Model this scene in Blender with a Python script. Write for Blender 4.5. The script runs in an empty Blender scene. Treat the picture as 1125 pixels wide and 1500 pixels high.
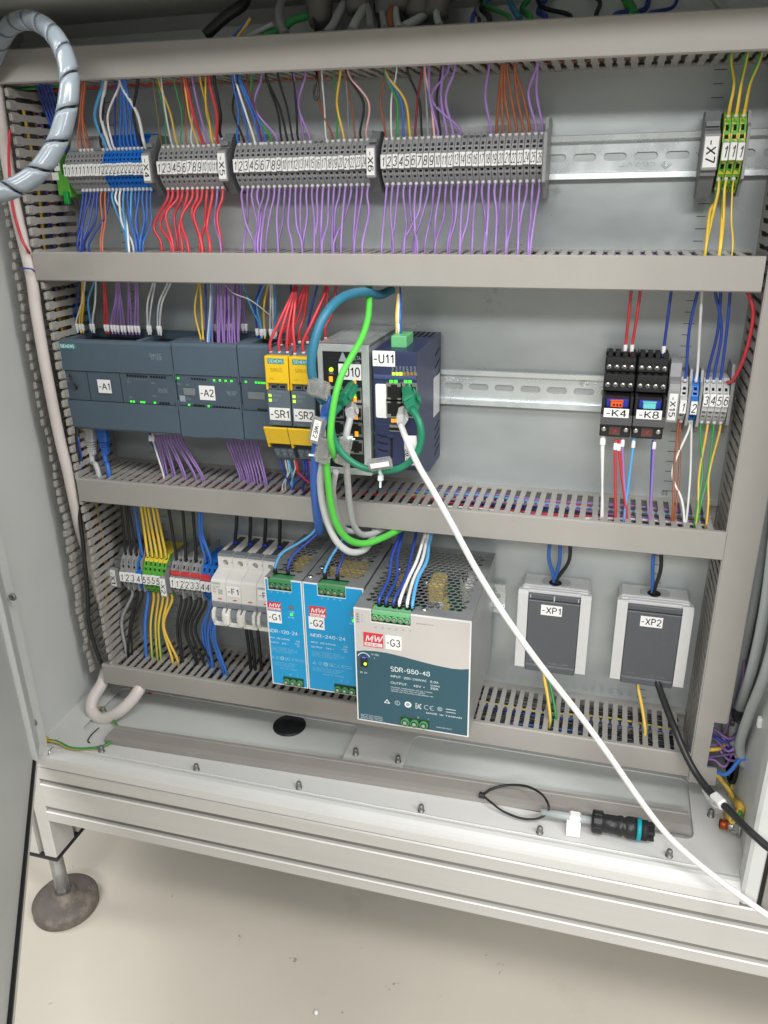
import bpy, math, random
from mathutils import Vector, Matrix
from mathutils.geometry import tessellate_polygon
random.seed(7)
S = bpy.context.scene
COL = S.collection
MM = 0.001
# ------------------------------------------------------------------ camera
# coordinates below are (x, z, d) in mm: x right, z up, d = distance in front of the mounting plate
CAM = Vector((530.464, -764.314, 619.970))
FOC = 1155.865
R0 = Vector((0.96279136, 0.26964217, -0.01805260)); U0 = Vector((-0.08590227, 0.36869222, 0.92557379)); F0 = Vector((-0.25622958, 0.88958369, -0.37813656))
cam = bpy.data.cameras.new('camera'); cam.sensor_fit = 'VERTICAL'; cam.sensor_height = 36.0
cam.lens = FOC / 1500 * 36; cam.clip_start = 0.02; cam.clip_end = 100
co = bpy.data.objects.new('camera', cam); COL.objects.link(co)
mw = Matrix(((R0.x, U0.x, -F0.x, CAM.x*MM), (R0.y, U0.y, -F0.y, CAM.y*MM), (R0.z, U0.z, -F0.z, CAM.z*MM), (0, 0, 0, 1)))
co.matrix_world = mw
S.camera = co
# ------------------------------------------------------------------ world and lamps (an indoor hall with ceiling luminaires)
W = bpy.data.worlds.new('World'); S.world = W; W.use_nodes = True
W.node_tree.nodes['Background'].inputs[0].default_value = (0.96, 0.98, 1.0, 1)
W.node_tree.nodes['Background'].inputs[1].default_value = 0.31
S.view_settings.view_transform = 'Standard'; S.view_settings.look = 'None'; S.view_settings.exposure = -0.13
def lamp(x, z, d, sx, sy, watts, tgt, col=(1, 0.99, 0.978)):
    l = bpy.data.lights.new('ceiling_lamp', 'AREA'); l.shape = 'RECTANGLE'; l.size = sx; l.size_y = sy; l.energy = watts; l.color = col
    o = bpy.data.objects.new('ceiling_lamp', l); COL.objects.link(o)
    o.location = (x*MM, -d*MM, z*MM)
    v = Vector((tgt[0], -tgt[2], tgt[1])) - Vector((x, -d, z))
    o.rotation_euler = v.to_track_quat('-Z', 'Y').to_euler()
lamp(850, 2500, 1600, 2.4, 0.25, 47, (330, 300, 0))
lamp(1100, 2700, 4500, 3.0, 0.5, 165, (330, 300, 0))
lamp(2700, 2300, 1500, 0.4, 2.0, 50, (100, 350, 0))
lamp(-1700, 2300, 500, 0.5, 2.0, 34, (0, -225, 200))
# ------------------------------------------------------------------ helpers
def P(px, py, d):
    """photo pixel (1125x1500) -> (x, z, d) on the plane d mm in front of the mounting plate"""
    r = R0*((px-562.5)/FOC) + U0*(-(py-750)/FOC) + F0
    t = (-d - CAM.y)/r.y
    q = CAM + r*t
    return (q.x, q.z, d)
def PZ(px, py, z):
    r = R0*((px-562.5)/FOC) + U0*(-(py-750)/FOC) + F0
    q = CAM + r*((z - CAM.z)/r.z)
    return (q.x, z, -q.y)
def lin(c):
    return tuple((v/255/12.92 if v <= 10 else ((v/255+0.055)/1.055)**2.4) for v in c)
MATS = {}
def mat(name, rgb, rough=0.5, metal=0.0, var=0.06, scale=60.0, bump=0.0, bscale=900.0, spec=0.5, rvar=0.0, coat=0.0, emit=None, es=0.0, trans=0.0, alpha=None, stretch=None):
    if name in MATS: return MATS[name]
    m = bpy.data.materials.new(name); m.use_nodes = True
    nt = m.node_tree; b = nt.nodes['Principled BSDF']; N = nt.nodes; L = nt.links
    c = lin(rgb)
    b.inputs['Roughness'].default_value = rough; b.inputs['Metallic'].default_value = metal
    b.inputs['Specular IOR Level'].default_value = spec
    b.inputs['Base Color'].default_value = (*c, 1)
    tc = N.new('ShaderNodeTexCoord'); src = tc.outputs['Object']
    if stretch:
        mp = N.new('ShaderNodeMapping'); mp.inputs['Scale'].default_value = stretch; L.new(src, mp.inputs[0]); src = mp.outputs[0]
    if var > 0:
        n = N.new('ShaderNodeTexNoise'); n.inputs['Scale'].default_value = scale; n.inputs['Detail'].default_value = 5; n.inputs['Roughness'].default_value = 0.6
        L.new(src, n.inputs['Vector'])
        r = N.new('ShaderNodeValToRGB'); r.color_ramp.elements[0].position = 0.3; r.color_ramp.elements[1].position = 0.7
        r.color_ramp.elements[0].color = (*[v*(1-var) for v in c], 1); r.color_ramp.elements[1].color = (*[min(1, v*(1+var)) for v in c], 1)
        L.new(n.outputs[0], r.inputs[0]); L.new(r.outputs[0], b.inputs['Base Color'])
        if rvar > 0:
            mr = N.new('ShaderNodeMapRange'); mr.inputs[1].default_value = 0.3; mr.inputs[2].default_value = 0.7
            mr.inputs[3].default_value = max(0.02, rough-rvar); mr.inputs[4].default_value = min(1, rough+rvar)
            L.new(n.outputs[0], mr.inputs[0]); L.new(mr.outputs[0], b.inputs['Roughness'])
    if bump > 0:
        n2 = N.new('ShaderNodeTexNoise'); n2.inputs['Scale'].default_value = bscale; n2.inputs['Detail'].default_value = 3
        L.new(src, n2.inputs['Vector'])
        bp = N.new('ShaderNodeBump'); bp.inputs['Strength'].default_value = bump; bp.inputs['Distance'].default_value = 0.0006
        L.new(n2.outputs[0], bp.inputs['Height']); L.new(bp.outputs[0], b.inputs['Normal'])
    if coat: b.inputs['Coat Weight'].default_value = coat; b.inputs['Coat Roughness'].default_value = 0.15
    if trans: b.inputs['Transmission Weight'].default_value = trans
    if alpha is not None: b.inputs['Alpha'].default_value = alpha
    if emit: b.inputs['Emission Color'].default_value = (*lin(emit), 1); b.inputs['Emission Strength'].default_value = es
    MATS[name] = m
    return m
# plastics, paints, metals
duct_grey = mat('duct_plastic', (160, 157, 151), 0.42, var=0.03, scale=25, bump=0.05, bscale=1500)
plate_zinc = mat('galvanised_plate', (182, 188, 188), 0.38, metal=0.42, var=0.13, scale=5, rvar=0.12, stretch=(1, 1, 2.2), bump=0.05, bscale=220)
rail_zinc = mat('galvanised_rail', (218, 224, 224), 0.3, metal=0.6, var=0.06, scale=30, rvar=0.07)
paint = mat('cabinet_paint', (208, 208, 205), 0.36, var=0.03, scale=9, bump=0.12, bscale=700)
paint_d = mat('cabinet_paint_inner', (200, 203, 200), 0.4, var=0.03, scale=7, bump=0.12, bscale=700)
alu = mat('anodised_aluminium', (200, 199, 195), 0.36, metal=0.3, var=0.04, scale=14, stretch=(0.3, 1, 6), bump=0.03)
alu_slot = mat('aluminium_slot', (136, 133, 127), 0.45, metal=0.3, var=0.04, scale=14)  # darker copy of the aluminium, groove shade put into the colour
steel = mat('zinc_steel', (190, 192, 192), 0.28, metal=0.9, var=0.08, scale=200)
chrome = mat('bright_steel', (222, 222, 220), 0.16, metal=1.0, var=0.05, scale=200)
copper = mat('copper', (196, 98, 62), 0.3, metal=0.8, var=0.1, scale=300)
gun = mat('perforated_steel', (150, 153, 154), 0.4, metal=0.35, var=0.05, scale=90)
sidem = mat('psu_side_metal', (172, 173, 172), 0.34, metal=0.5, var=0.05, scale=60)
black = mat('black_plastic', (30, 31, 33), 0.4, var=0.12, scale=120)
blackm = mat('black_matt', (20, 20, 22), 0.7, var=0.1, scale=120)
rubber = mat('black_rubber', (26, 26, 27), 0.62, var=0.2, scale=80, bump=0.1)
footg = mat('foot_rubber', (92, 85, 79), 0.6, var=0.16, scale=38, bump=0.12, bscale=300)
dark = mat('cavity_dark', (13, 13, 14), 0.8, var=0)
white_p = mat('white_label', (240, 240, 238), 0.5, var=0.015, scale=60)
ink = mat('black_ink', (18, 18, 20), 0.6, var=0)
tgrey = mat('terminal_grey', (146, 147, 148), 0.45, var=0.05, scale=150)
tgrey_d = mat('terminal_dark_grey', (118, 120, 122), 0.5, var=0.05, scale=150)
tblue = mat('terminal_blue', (22, 108, 196), 0.42, var=0.05, scale=150)
tgreen = mat('terminal_green', (92, 170, 62), 0.45, var=0.06, scale=150)
tyel = mat('terminal_yellow', (226, 200, 60), 0.45, var=0.05, scale=150)
tred = mat('bridge_red', (205, 60, 60), 0.4, var=0.05, scale=150)
ivory = mat('breaker_white', (222, 220, 214), 0.38, var=0.02, scale=60)
lgrey = mat('light_grey_plastic', (204, 205, 204), 0.42, var=0.03, scale=60)
bgrey = mat('breaker_grey', (126, 132, 138), 0.45, var=0.04, scale=90)
plc = mat('plc_blue_grey', (80, 96, 109), 0.42, var=0.03, scale=80, bump=0.05, bscale=2500)
plc2 = mat('plc_panel', (76, 90, 102), 0.46, var=0.03, scale=80)
plc_p = mat('plc_print', (148, 160, 168), 0.6, var=0)
sir_y = mat('relay_yellow', (238, 196, 38), 0.4, var=0.04, scale=90)
sir_g = mat('relay_grey', (96, 108, 118), 0.45, var=0.04, scale=90)
teal_s = mat('teal_print', (0, 150, 145), 0.5, var=0)
navy = mat('gateway_navy', (46, 54, 86), 0.42, var=0.05, scale=70, bump=0.05, bscale=2500)
mwblue = mat('psu_blue', (10, 150, 206), 0.35, var=0.02, scale=40)
mwteal = mat('psu_dark_teal', (44, 84, 98), 0.38, var=0.02, scale=40)
mwgrey = mat('psu_warm_grey', (196, 192, 188), 0.4, var=0.02, scale=40)
mwred = mat('psu_red', (214, 50, 58), 0.45, var=0)
prnt_w = mat('white_print', (226, 236, 238), 0.55, var=0)
prnt_s = mat('soft_print', (142, 192, 214), 0.55, var=0)
prnt_g = mat('grey_print', (104, 108, 112), 0.55, var=0)
tb_green = mat('connector_green', (62, 138, 84), 0.42, var=0.06, scale=120)
tb_lgreen = mat('connector_light_green', (110, 186, 128), 0.42, var=0.05, scale=120)
pcb = mat('circuit_board', (22, 96, 66), 0.5, var=0.3, scale=120)
capy = mat('component_yellow', (214, 186, 84), 0.5, var=0.1, scale=200)
capw = mat('component_white', (222, 220, 212), 0.6, var=0.05)
alu_b = mat('aluminium_edge_highlight', (246, 244, 240), 0.3, metal=.1, var=0.02)  # near-white colour paints in the highlight along the lower groove edges
sockd = mat('socket_dark', (82, 85, 90), 0.32, var=0.06, scale=500, bump=0.15, bscale=1400)
screw = mat('screw_metal', (196, 196, 190), 0.28, metal=0.9, var=0.1, scale=400)
orange_p = mat('orange_lever', (226, 92, 40), 0.4, var=0.03)
cyan_p = mat('cyan_lever', (110, 206, 208), 0.35, var=0.03)
blue_p = mat('relay_blue', (30, 52, 158), 0.4, var=0.04)
red_led = mat('red_window', (190, 40, 34), 0.35, var=0)
ledg = mat('led_green', (70, 235, 60), 0.4, var=0, emit=(60, 255, 50), es=1.1)
ledy = mat('led_yellowgreen', (190, 240, 60), 0.4, var=0, emit=(190, 255, 50), es=1.0)
ledo = mat('led_orange', (250, 160, 40), 0.4, var=0, emit=(255, 150, 30), es=1.0)
leda = mat('led_amber_off', (150, 120, 60), 0.4, var=0)
spiralm = mat('spiral_tube', (172, 184, 193), 0.22, var=0.03, trans=0.38, coat=0.3)
clear = mat('clear_plastic', (232, 232, 230), 0.14, var=0.02, trans=0.8, coat=0.3)
floor_m = mat('floor_resin', (195, 188, 175), 0.4, var=0.05, scale=3.2, rvar=0.08, bump=0.06, bscale=240)
def specks(m, scale, lo, hi, dark_):
    """sparse small marks mixed into a material's colour"""
    nt = m.node_tree; N = nt.nodes; L = nt.links; b = N['Principled BSDF']; lk = b.inputs['Base Color'].links[0].from_socket
    tc = N.new('ShaderNodeTexCoord'); v = N.new('ShaderNodeTexNoise'); v.inputs['Scale'].default_value = scale; v.inputs['Detail'].default_value = 6; v.inputs['Roughness'].default_value = .72
    L.new(tc.outputs['Object'], v.inputs['Vector'])
    r = N.new('ShaderNodeValToRGB'); r.color_ramp.elements[0].position = lo; r.color_ramp.elements[1].position = hi
    r.color_ramp.elements[0].color = (0, 0, 0, 1); r.color_ramp.elements[1].color = (1, 1, 1, 1); L.new(v.outputs[0], r.inputs[0])
    mx = N.new('ShaderNodeMix'); mx.data_type = 'RGBA'; L.new(r.outputs[0], mx.inputs[0]); L.new(lk, mx.inputs[6]); mx.inputs[7].default_value = (*lin(dark_), 1); L.new(mx.outputs[2], b.inputs['Base Color'])
specks(floor_m, 24, .66, .69, (140, 132, 118)); specks(floor_m, 5, .62, .9, (176, 167, 151)); specks(paint, 30, .71, .75, (150, 148, 142)); specks(plate_zinc, 14, .66, .74, (150, 154, 154)); specks(plate_zinc, 40, .72, .76, (110, 114, 114)); specks(duct_grey, 18, .63, .72, (150, 145, 137)); specks(footg, 30, .5, .66, (126, 116, 104))
def wm(n, c, r=0.4):
    m = mat('wire_'+n, c, r, var=0.05, scale=40); nt = m.node_tree; b = nt.nodes['Principled BSDF']; lk = b.inputs['Base Color'].links[0].from_socket
    oi = nt.nodes.new('ShaderNodeObjectInfo'); mr = nt.nodes.new('ShaderNodeMapRange'); mr.inputs[3].default_value = .84; mr.inputs[4].default_value = 1.12; nt.links.new(oi.outputs['Random'], mr.inputs[0])
    hs = nt.nodes.new('ShaderNodeHueSaturation'); hs.inputs['Saturation'].default_value = .94; nt.links.new(mr.outputs[0], hs.inputs['Value']); nt.links.new(lk, hs.inputs['Color']); nt.links.new(hs.outputs[0], b.inputs['Base Color'])
    return m
WC = {'purple': wm('purple', (152, 116, 186)), 'blue': wm('blue', (26, 104, 196)), 'dark blue': wm('dark_blue', (24, 62, 158)), 'light blue': wm('light_blue', (66, 164, 222)),
      'red': wm('red', (206, 30, 46)), 'white': wm('white', (228, 228, 226)), 'black': wm('black', (36, 37, 39)), 'yellow': wm('yellow', (236, 192, 46)), 'green': wm('green', (42, 150, 70)),
      'brown': wm('brown', (150, 82, 46)), 'orange': wm('orange', (208, 100, 52)), 'grey': wm('grey', (150, 152, 156)), 'pink': wm('pink', (226, 172, 172)), 'dark red': wm('dark_red', (140, 26, 38)),
      'teal': wm('teal', (34, 120, 150)), 'bright green': wm('bright_green', (74, 196, 52)), 'patch green': wm('patch_green', (0, 128, 92)), 'light grey': wm('light_grey', (196, 196, 196)), 'olive': wm('olive', (120, 110, 60)),
      'cable grey': wm('cable_grey', (176, 183, 183)), 'ethernet blue': wm('ethernet_blue', (32, 104, 200))}
STRIPE = {'yellow-green': ('yellow', 'green'), 'blue-white': ('white', 'light blue'), 'white-purple': ('white', 'purple')}

def W3(p): return Vector((p[0], -p[2], p[1]))*MM
ORG = {}
def _props(o, label=None, cat=None, group=None, kind=None):
    if label: o['label'] = label
    if cat: o['category'] = cat
    if group: o['group'] = group
    if kind: o['kind'] = kind
    return o
def thing(name, at, label, cat, group=None):
    o = bpy.data.objects.new(name, None); o.empty_display_size = 0.02; COL.objects.link(o)
    o.location = W3(at); ORG[o.name] = Vector(at); _props(o, label, cat, group)
    return o
# ------------------------------------------------------------------ a plain sans stroke alphabet for stickers and printing
def _arc(cx, cy, rx, ry, a0, a1, n=9): return [(cx+rx*math.cos(math.radians(a0+(a1-a0)*i/n)), cy+ry*math.sin(math.radians(a0+(a1-a0)*i/n))) for i in range(n+1)]
SF = {
 '-': (.42, [[(.04, .40), (.38, .40)]]), '.': (.2, [[(.1, 0), (.1, .06)]]), '/': (.36, [[(0, 0), (.36, 1)]]), '+': (.5, [[(.03, .45), (.47, .45)], [(.25, .22), (.25, .68)]]), ' ': (.3, []),
 ':': (.2, [[(.1, 0), (.1, .06)], [(.1, .5), (.1, .56)]]), '<': (.5, [[(.45, .8), (.05, .45), (.45, .1)]]), '>': (.5, [[(.05, .8), (.45, .45), (.05, .1)]]), '(': (.3, [_arc(.45, .45, .3, .6, 120, 240)]), ')': (.3, [_arc(-.15, .45, .3, .6, 60, -60)]), ',': (.2, [[(.1, .08), (.06, -.1)]]), '=': (.5, [[(.03, .55), (.47, .55)], [(.03, .33), (.47, .33)]]),
 'A': (.66, [[(0, 0), (.33, 1), (.66, 0)], [(.12, .34), (.54, .34)]]), 'B': (.58, [[(.05, 0), (.05, 1), (.32, 1)]+_arc(.32, .76, .2, .24, 90, -90)+[(.05, .52)], [(.32, .52)]+_arc(.34, .26, .22, .26, 90, -90)+[(.05, 0)]]),
 'C': (.66, [_arc(.36, .5, .33, .5, 48, 312, 16)]), 'D': (.64, [[(.05, 0), (.05, 1), (.28, 1)]+_arc(.28, .5, .33, .5, 90, -90, 12)+[(.05, 0)]]), 'E': (.54, [[(.52, 0), (.05, 0), (.05, 1), (.5, 1)], [(.05, .52), (.46, .52)]]),
 'F': (.5, [[(.05, 0), (.05, 1), (.49, 1)], [(.05, .5), (.43, .5)]]), 'G': (.7, [_arc(.37, .5, .33, .5, 50, 325, 16)+[(.66, .42), (.4, .42)]]), 'H': (.62, [[(.05, 0), (.05, 1)], [(.57, 0), (.57, 1)], [(.05, .52), (.57, .52)]]), 'I': (.16, [[(.08, 0), (.08, 1)]]),
 'J': (.44, [[(.38, 1), (.38, .25)]+_arc(.2, .22, .18, .22, 0, -170)]), 'K': (.62, [[(.05, 0), (.05, 1)], [(.58, 1), (.05, .36)], [(.22, .56), (.6, 0)]]), 'L': (.48, [[(.05, 1), (.05, 0), (.47, 0)]]), 'M': (.74, [[(.05, 0), (.05, 1), (.37, .12), (.69, 1), (.69, 0)]]), 'N': (.62, [[(.05, 0), (.05, 1), (.57, 0), (.57, 1)]]),
 'O': (.72, [_arc(.36, .5, .33, .5, 0, 360, 20)]), 'P': (.56, [[(.05, 0), (.05, 1), (.3, 1)]+_arc(.3, .74, .22, .26, 90, -90)+[(.05, .48)]]), 'Q': (.72, [_arc(.36, .5, .33, .5, 0, 360, 20), [(.42, .22), (.68, -.04)]]), 'R': (.62, [[(.05, 0), (.05, 1), (.33, 1)]+_arc(.33, .75, .22, .25, 90, -90)+[(.05, .5)], [(.33, .5), (.6, 0)]]),
 'S': (.6, [_arc(.3, .75, .25, .25, 35, 250, 10)+_arc(.3, .25, .26, .27, 75, -145, 10)]), 'T': (.58, [[(.29, 0), (.29, 1)], [(0, 1), (.58, 1)]]), 'U': (.62, [[(.05, 1), (.05, .3)]+_arc(.31, .3, .26, .3, 180, 360, 12)+[(.57, 1)]]), 'V': (.62, [[(0, 1), (.31, 0), (.62, 1)]]), 'W': (.86, [[(0, 1), (.22, 0), (.43, .95), (.64, 0), (.86, 1)]]), 'X': (.6, [[(.02, 0), (.58, 1)], [(.02, 1), (.58, 0)]]), 'Y': (.6, [[(0, 1), (.3, .45), (.6, 1)], [(.3, .45), (.3, 0)]]), 'Z': (.56, [[(.03, 1), (.53, 1), (.03, 0), (.55, 0)]]),
 '0': (.56, [_arc(.28, .5, .24, .5, 0, 360, 20)]), '1': (.4, [[(.06, .74), (.2, .83), (.28, 1), (.28, 0)]]), '2': (.56, [_arc(.28, .73, .24, .27, 170, -25, 10)+[(.04, 0), (.54, 0)]]), '3': (.56, [_arc(.27, .76, .22, .24, 160, -90, 10), _arc(.27, .26, .25, .27, 85, -160, 11)]),
 '4': (.56, [[(.4, 0), (.4, 1), (.03, .3), (.55, .3)]]), '5': (.56, [[(.5, 1), (.12, 1), (.07, .52)]+_arc(.27, .32, .26, .32, 130, -150, 12)]), '6': (.56, [_arc(.3, .7, .24, .3, 40, 150, 6)+_arc(.29, .32, .25, .32, 175, -185, 18)]), '7': (.54, [[(.03, 1), (.52, 1), (.2, 0)]]), '8': (.56, [_arc(.28, .75, .21, .25, 0, 360, 16), _arc(.28, .26, .25, .26, 0, 360, 16)]), '9': (.56, [_arc(.27, .68, .24, .32, 0, 360, 18), _arc(.26, .3, .25, .3, 0, -140, 7)[:], [(.51, .68), (.51, .3)]]),
}
def strokes(st, th=.115, gap=.15):
    """flat ribbon outlines of a text: verts, faces; cap height 0.7"""
    vs = []; fs = []; x = 0.0
    for ch in st:
        w, pl = SF[ch]; parts = []
        for L in pl:
            cur = [L[0]]
            for i in range(1, len(L)):
                cur.append(L[i])
                if i < len(L)-1 and (L[i][0]-L[i-1][0])*(L[i+1][0]-L[i][0])+(L[i][1]-L[i-1][1])*(L[i+1][1]-L[i][1]) < 0: parts.append(cur); cur = [L[i]]
            parts.append(cur)
        for L in parts:
            k = len(L); base = len(vs)
            for i, (a, b) in enumerate(L):
                p0 = L[i-1] if i else None; p1 = L[i+1] if i < k-1 else None
                def nrm(p, q):
                    dx, dy = q[0]-p[0], q[1]-p[1]; l = math.hypot(dx, dy) or 1; return (-dy/l, dx/l)
                n0 = nrm(p0, (a, b)) if p0 else None; n1 = nrm((a, b), p1) if p1 else None
                n0 = n0 or n1; n1 = n1 or n0
                mx, my = n0[0]+n1[0], n0[1]+n1[1]; l = math.hypot(mx, my)
                if l < .35: mx, my = n1; s_ = 1
                else: mx, my = mx/l, my/l; s_ = min(1.7, 1/max(.3, mx*n1[0]+my*n1[1]))
                h = th/2*s_
                vs += [((x+a+mx*h)*.7, (b+my*h)*.7), ((x+a-mx*h)*.7, (b-my*h)*.7)]
            for i in range(k-1): fs.append((base+2*i, base+2*i+1, base+2*i+3, base+2*i+2))
        x += w+gap
    return vs, fs
TXT = {}
def glyphs(s, th=.115):
    if all(c in SF for c in s): return strokes(s, th)
    if s not in TXT:
        cu = bpy.data.curves.new('t', 'FONT'); cu.body = s; cu.resolution_u = 3; cu.size = 1
        ob = bpy.data.objects.new('t', cu); COL.objects.link(ob)
        dg = bpy.context.evaluated_depsgraph_get(); me = bpy.data.meshes.new_from_object(ob.evaluated_get(dg))
        v = [(a.co.x, a.co.y) for a in me.vertices]; f = [tuple(p.vertices) for p in me.polygons]
        bpy.data.objects.remove(ob); bpy.data.curves.remove(cu); bpy.data.meshes.remove(me)
        TXT[s] = (v, f)
    return TXT[s]
V = Vector
EX, EZ, ED = V((1, 0, 0)), V((0, 1, 0)), V((0, 0, 1))
class B:
    """collects shapes in (x, z, d) millimetres and links them as one mesh object"""
    def __init__(s, M=None): s.v = []; s.f = []; s.m = []; s.s = []; s.M = M
    def vv(s, pts):
        n = len(s.v)
        for p in pts:
            p = V(p)
            s.v.append(s.M @ p if s.M is not None else p)
        return n
    def ff(s, faces, n, m=0, sm=False):
        for k in faces:
            s.f.append(tuple(n+i for i in k)); s.m.append(m); s.s.append(sm)
    def box(s, x0, x1, z0, z1, d0, d1, m=0, c=0.0):
        if c <= 0:
            n = s.vv([(x, z, d) for x in (x0, x1) for z in (z0, z1) for d in (d0, d1)])
            s.ff([(0, 1, 3, 2), (4, 6, 7, 5), (0, 4, 5, 1), (2, 3, 7, 6), (0, 2, 6, 4), (1, 5, 7, 3)], n, m); return s
        c = min(c, (x1-x0)*.45, (z1-z0)*.45, (d1-d0)*.45)
        pts = []; idx = {}
        for i, x in enumerate((x0, x1)):
            for j, z in enumerate((z0, z1)):
                for k, d in enumerate((d0, d1)):
                    sx, sz, sd = (1, -1)[i], (1, -1)[j], (1, -1)[k]
                    idx[i, j, k] = len(pts)
                    pts += [(x, z+sz*c, d+sd*c), (x+sx*c, z, d+sd*c), (x+sx*c, z+sz*c, d)]
        n = s.vv(pts); I = idx; F = []
        for i in (0, 1): F.append([I[i, j, k] for j, k in ((0, 0), (0, 1), (1, 1), (1, 0))][::(1 if i == 0 else -1)])
        for j in (0, 1): F.append([I[i, j, k]+1 for i, k in ((0, 0), (1, 0), (1, 1), (0, 1))][::(1 if j == 0 else -1)])
        for k in (0, 1): F.append([I[i, j, k]+2 for i, j in ((0, 0), (0, 1), (1, 1), (1, 0))][::(1 if k == 0 else -1)])
        for i in (0, 1):
            for j in (0, 1):
                F.append([I[i, j, 0], I[i, j, 1], I[i, j, 1]+1, I[i, j, 0]+1])
                F.append([I[0, i, j]+1, I[1, i, j]+1, I[1, i, j]+2, I[0, i, j]+2])
                F.append([I[i, 0, j]+0, I[i, 1, j]+0, I[i, 1, j]+2, I[i, 0, j]+2])
                for k in (0, 1): F.append([I[i, j, k], I[i, j, k]+1, I[i, j, k]+2])
        s.ff(F, n, m); return s
    def prism(s, prof, a0, a1, axis='x', m=0, skip=(), caps=True, sm=False):
        """axis x: prof is (z, d); axis d: prof is (x, z); axis z: prof is (x, d)"""
        k = len(prof)
        g = {'x': lambda p, a: (a, p[0], p[1]), 'd': lambda p, a: (p[0], p[1], a), 'z': lambda p, a: (p[0], a, p[1])}[axis]
        n = s.vv([g(p, a0) for p in prof] + [g(p, a1) for p in prof])
        s.ff([(i, (i+1) % k, k+(i+1) % k, k+i) for i in range(k) if i not in skip], n, m, sm)
        if caps:
            t = [tuple(q) for q in tessellate_polygon([[V((p[0], p[1], 0)) for p in prof]])]
            s.ff(t, n, m); s.ff([tuple(k+i for i in q) for q in t], n, m)
        return s
    def poly(s, pts, m=0): s.ff([tuple(range(len(pts)))], s.vv(pts), m); return s
    def holes(s, O, U, Vv, w, h, hl, m=0, mh=1, outline=None):
        """a w x h face (corner O, axes U, V) with sunk holes: (a, b, w, h, depth, kind[, bottom material])"""
        O, U, Vv = V(O), V(U).normalized(), V(Vv).normalized(); N = U.cross(Vv)
        loops = [outline or [(0, 0), (w, 0), (w, h), (0, h)]]
        for q in hl:
            a, b, ww, hh, dp, kd = q[:6]
            if kd == 'r': L = [(a-ww/2, b-hh/2), (a-ww/2, b+hh/2), (a+ww/2, b+hh/2), (a+ww/2, b-hh/2)]
            elif kd == 'o':
                r = hh/2; L = []
                for i in range(7): t = math.pi/2+math.pi*i/6; L.append((a-ww/2+r+r*math.cos(t), b+r*math.sin(t)))
                for i in range(7): t = -math.pi/2+math.pi*i/6; L.append((a+ww/2-r+r*math.cos(t), b+r*math.sin(t)))
            elif kd == 'H': L = [(a+ww/2*math.sin(math.pi*i/3), b+hh/2*math.cos(math.pi*i/3)) for i in range(6)]
            else:
                kk = 6 if kd == 'h' else 14
                L = [(a+ww/2*math.cos(2*math.pi*i/kk), b+hh/2*math.sin(2*math.pi*i/kk)) for i in range(kk)]
            loops.append(L)
        tr = tessellate_polygon([[V((a, b, 0)) for a, b in L] for L in loops])
        n = s.vv([O+U*a+Vv*b for L in loops for a, b in L])
        s.ff([tuple(t) for t in tr], n, m)
        for L, q in zip(loops[1:], hl):
            k = len(L)
            dp = q[4]
            n = s.vv([O+U*a+Vv*b for a, b in L]+[O+U*a+Vv*b-N*abs(dp) for a, b in L])
            s.ff([(i, (i+1) % k, k+(i+1) % k, k+i) for i in range(k)], n, m)
            if dp > 0: s.ff([tuple(range(k, 2*k))], n, q[6] if len(q) > 6 else mh)
        return s
    def cyl(s, c, ax, r, h, n=16, m=0, r2=None, sm=True, caps=True):
        c = V(c); ax = V(ax).normalized(); t = V((1, 0, 0)) if abs(ax.x) < .9 else V((0, 1, 0))
        a = ax.cross(t).normalized(); b = ax.cross(a); r2 = r if r2 is None else r2
        k = s.vv([c+(a*math.cos(2*math.pi*i/n)+b*math.sin(2*math.pi*i/n))*r for i in range(n)]+[c+ax*h+(a*math.cos(2*math.pi*i/n)+b*math.sin(2*math.pi*i/n))*r2 for i in range(n)])
        s.ff([(i, (i+1) % n, n+(i+1) % n, n+i) for i in range(n)], k, m, sm)
        if caps: s.ff([tuple(range(n)), tuple(range(n, 2*n))], k, m)
        return s
    def lathe(s, c, ax, prof, n=24, m=0):
        c = V(c); ax = V(ax).normalized(); t = V((1, 0, 0)) if abs(ax.x) < .9 else V((0, 1, 0))
        a = ax.cross(t).normalized(); b = ax.cross(a); k = len(prof)
        q = s.vv([c+ax*h+(a*math.cos(2*math.pi*i/n)+b*math.sin(2*math.pi*i/n))*r for r, h in prof for i in range(n)])
        s.ff([(j*n+i, j*n+(i+1) % n, (j+1)*n+(i+1) % n, (j+1)*n+i) for j in range(k-1) for i in range(n)], q, m, True)
        s.ff([tuple(range(n)), tuple(range((k-1)*n, k*n))], q, m)
        return s
    def tube(s, pts, r, n=8, m=0, m2=None, twist=0.0, cap=True, rr=None):
        pts = [V(p) for p in pts]; k = len(pts); up = None; base = len(s.v); rings = []
        for i, p in enumerate(pts):
            t = (pts[min(i+1, k-1)]-pts[max(i-1, 0)]).normalized()
            if up is None:
                up = V((0.3, 0.2, 1)); up = (up-t*up.dot(t)).normalized()
            else: up = (up-t*up.dot(t)).normalized()
            b = t.cross(up); q = r if rr is None else r*rr[i]
            rings += [p+(up*math.cos(2*math.pi*j/n+twist*i)+b*math.sin(2*math.pi*j/n+twist*i))*q for j in range(n)]
        a = s.vv(rings)
        for i in range(k-1):
            for j in range(n):
                s.f.append((a+i*n+j, a+i*n+(j+1) % n, a+(i+1)*n+(j+1) % n, a+(i+1)*n+j)); s.s.append(True)
                s.m.append(m if m2 is None or min((j+1) % n, n-1-(j+1) % n) < n*.16 else m2)
        if cap: s.ff([tuple(range(n)), tuple(range((k-1)*n, k*n))], a, m)
        return s
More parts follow.
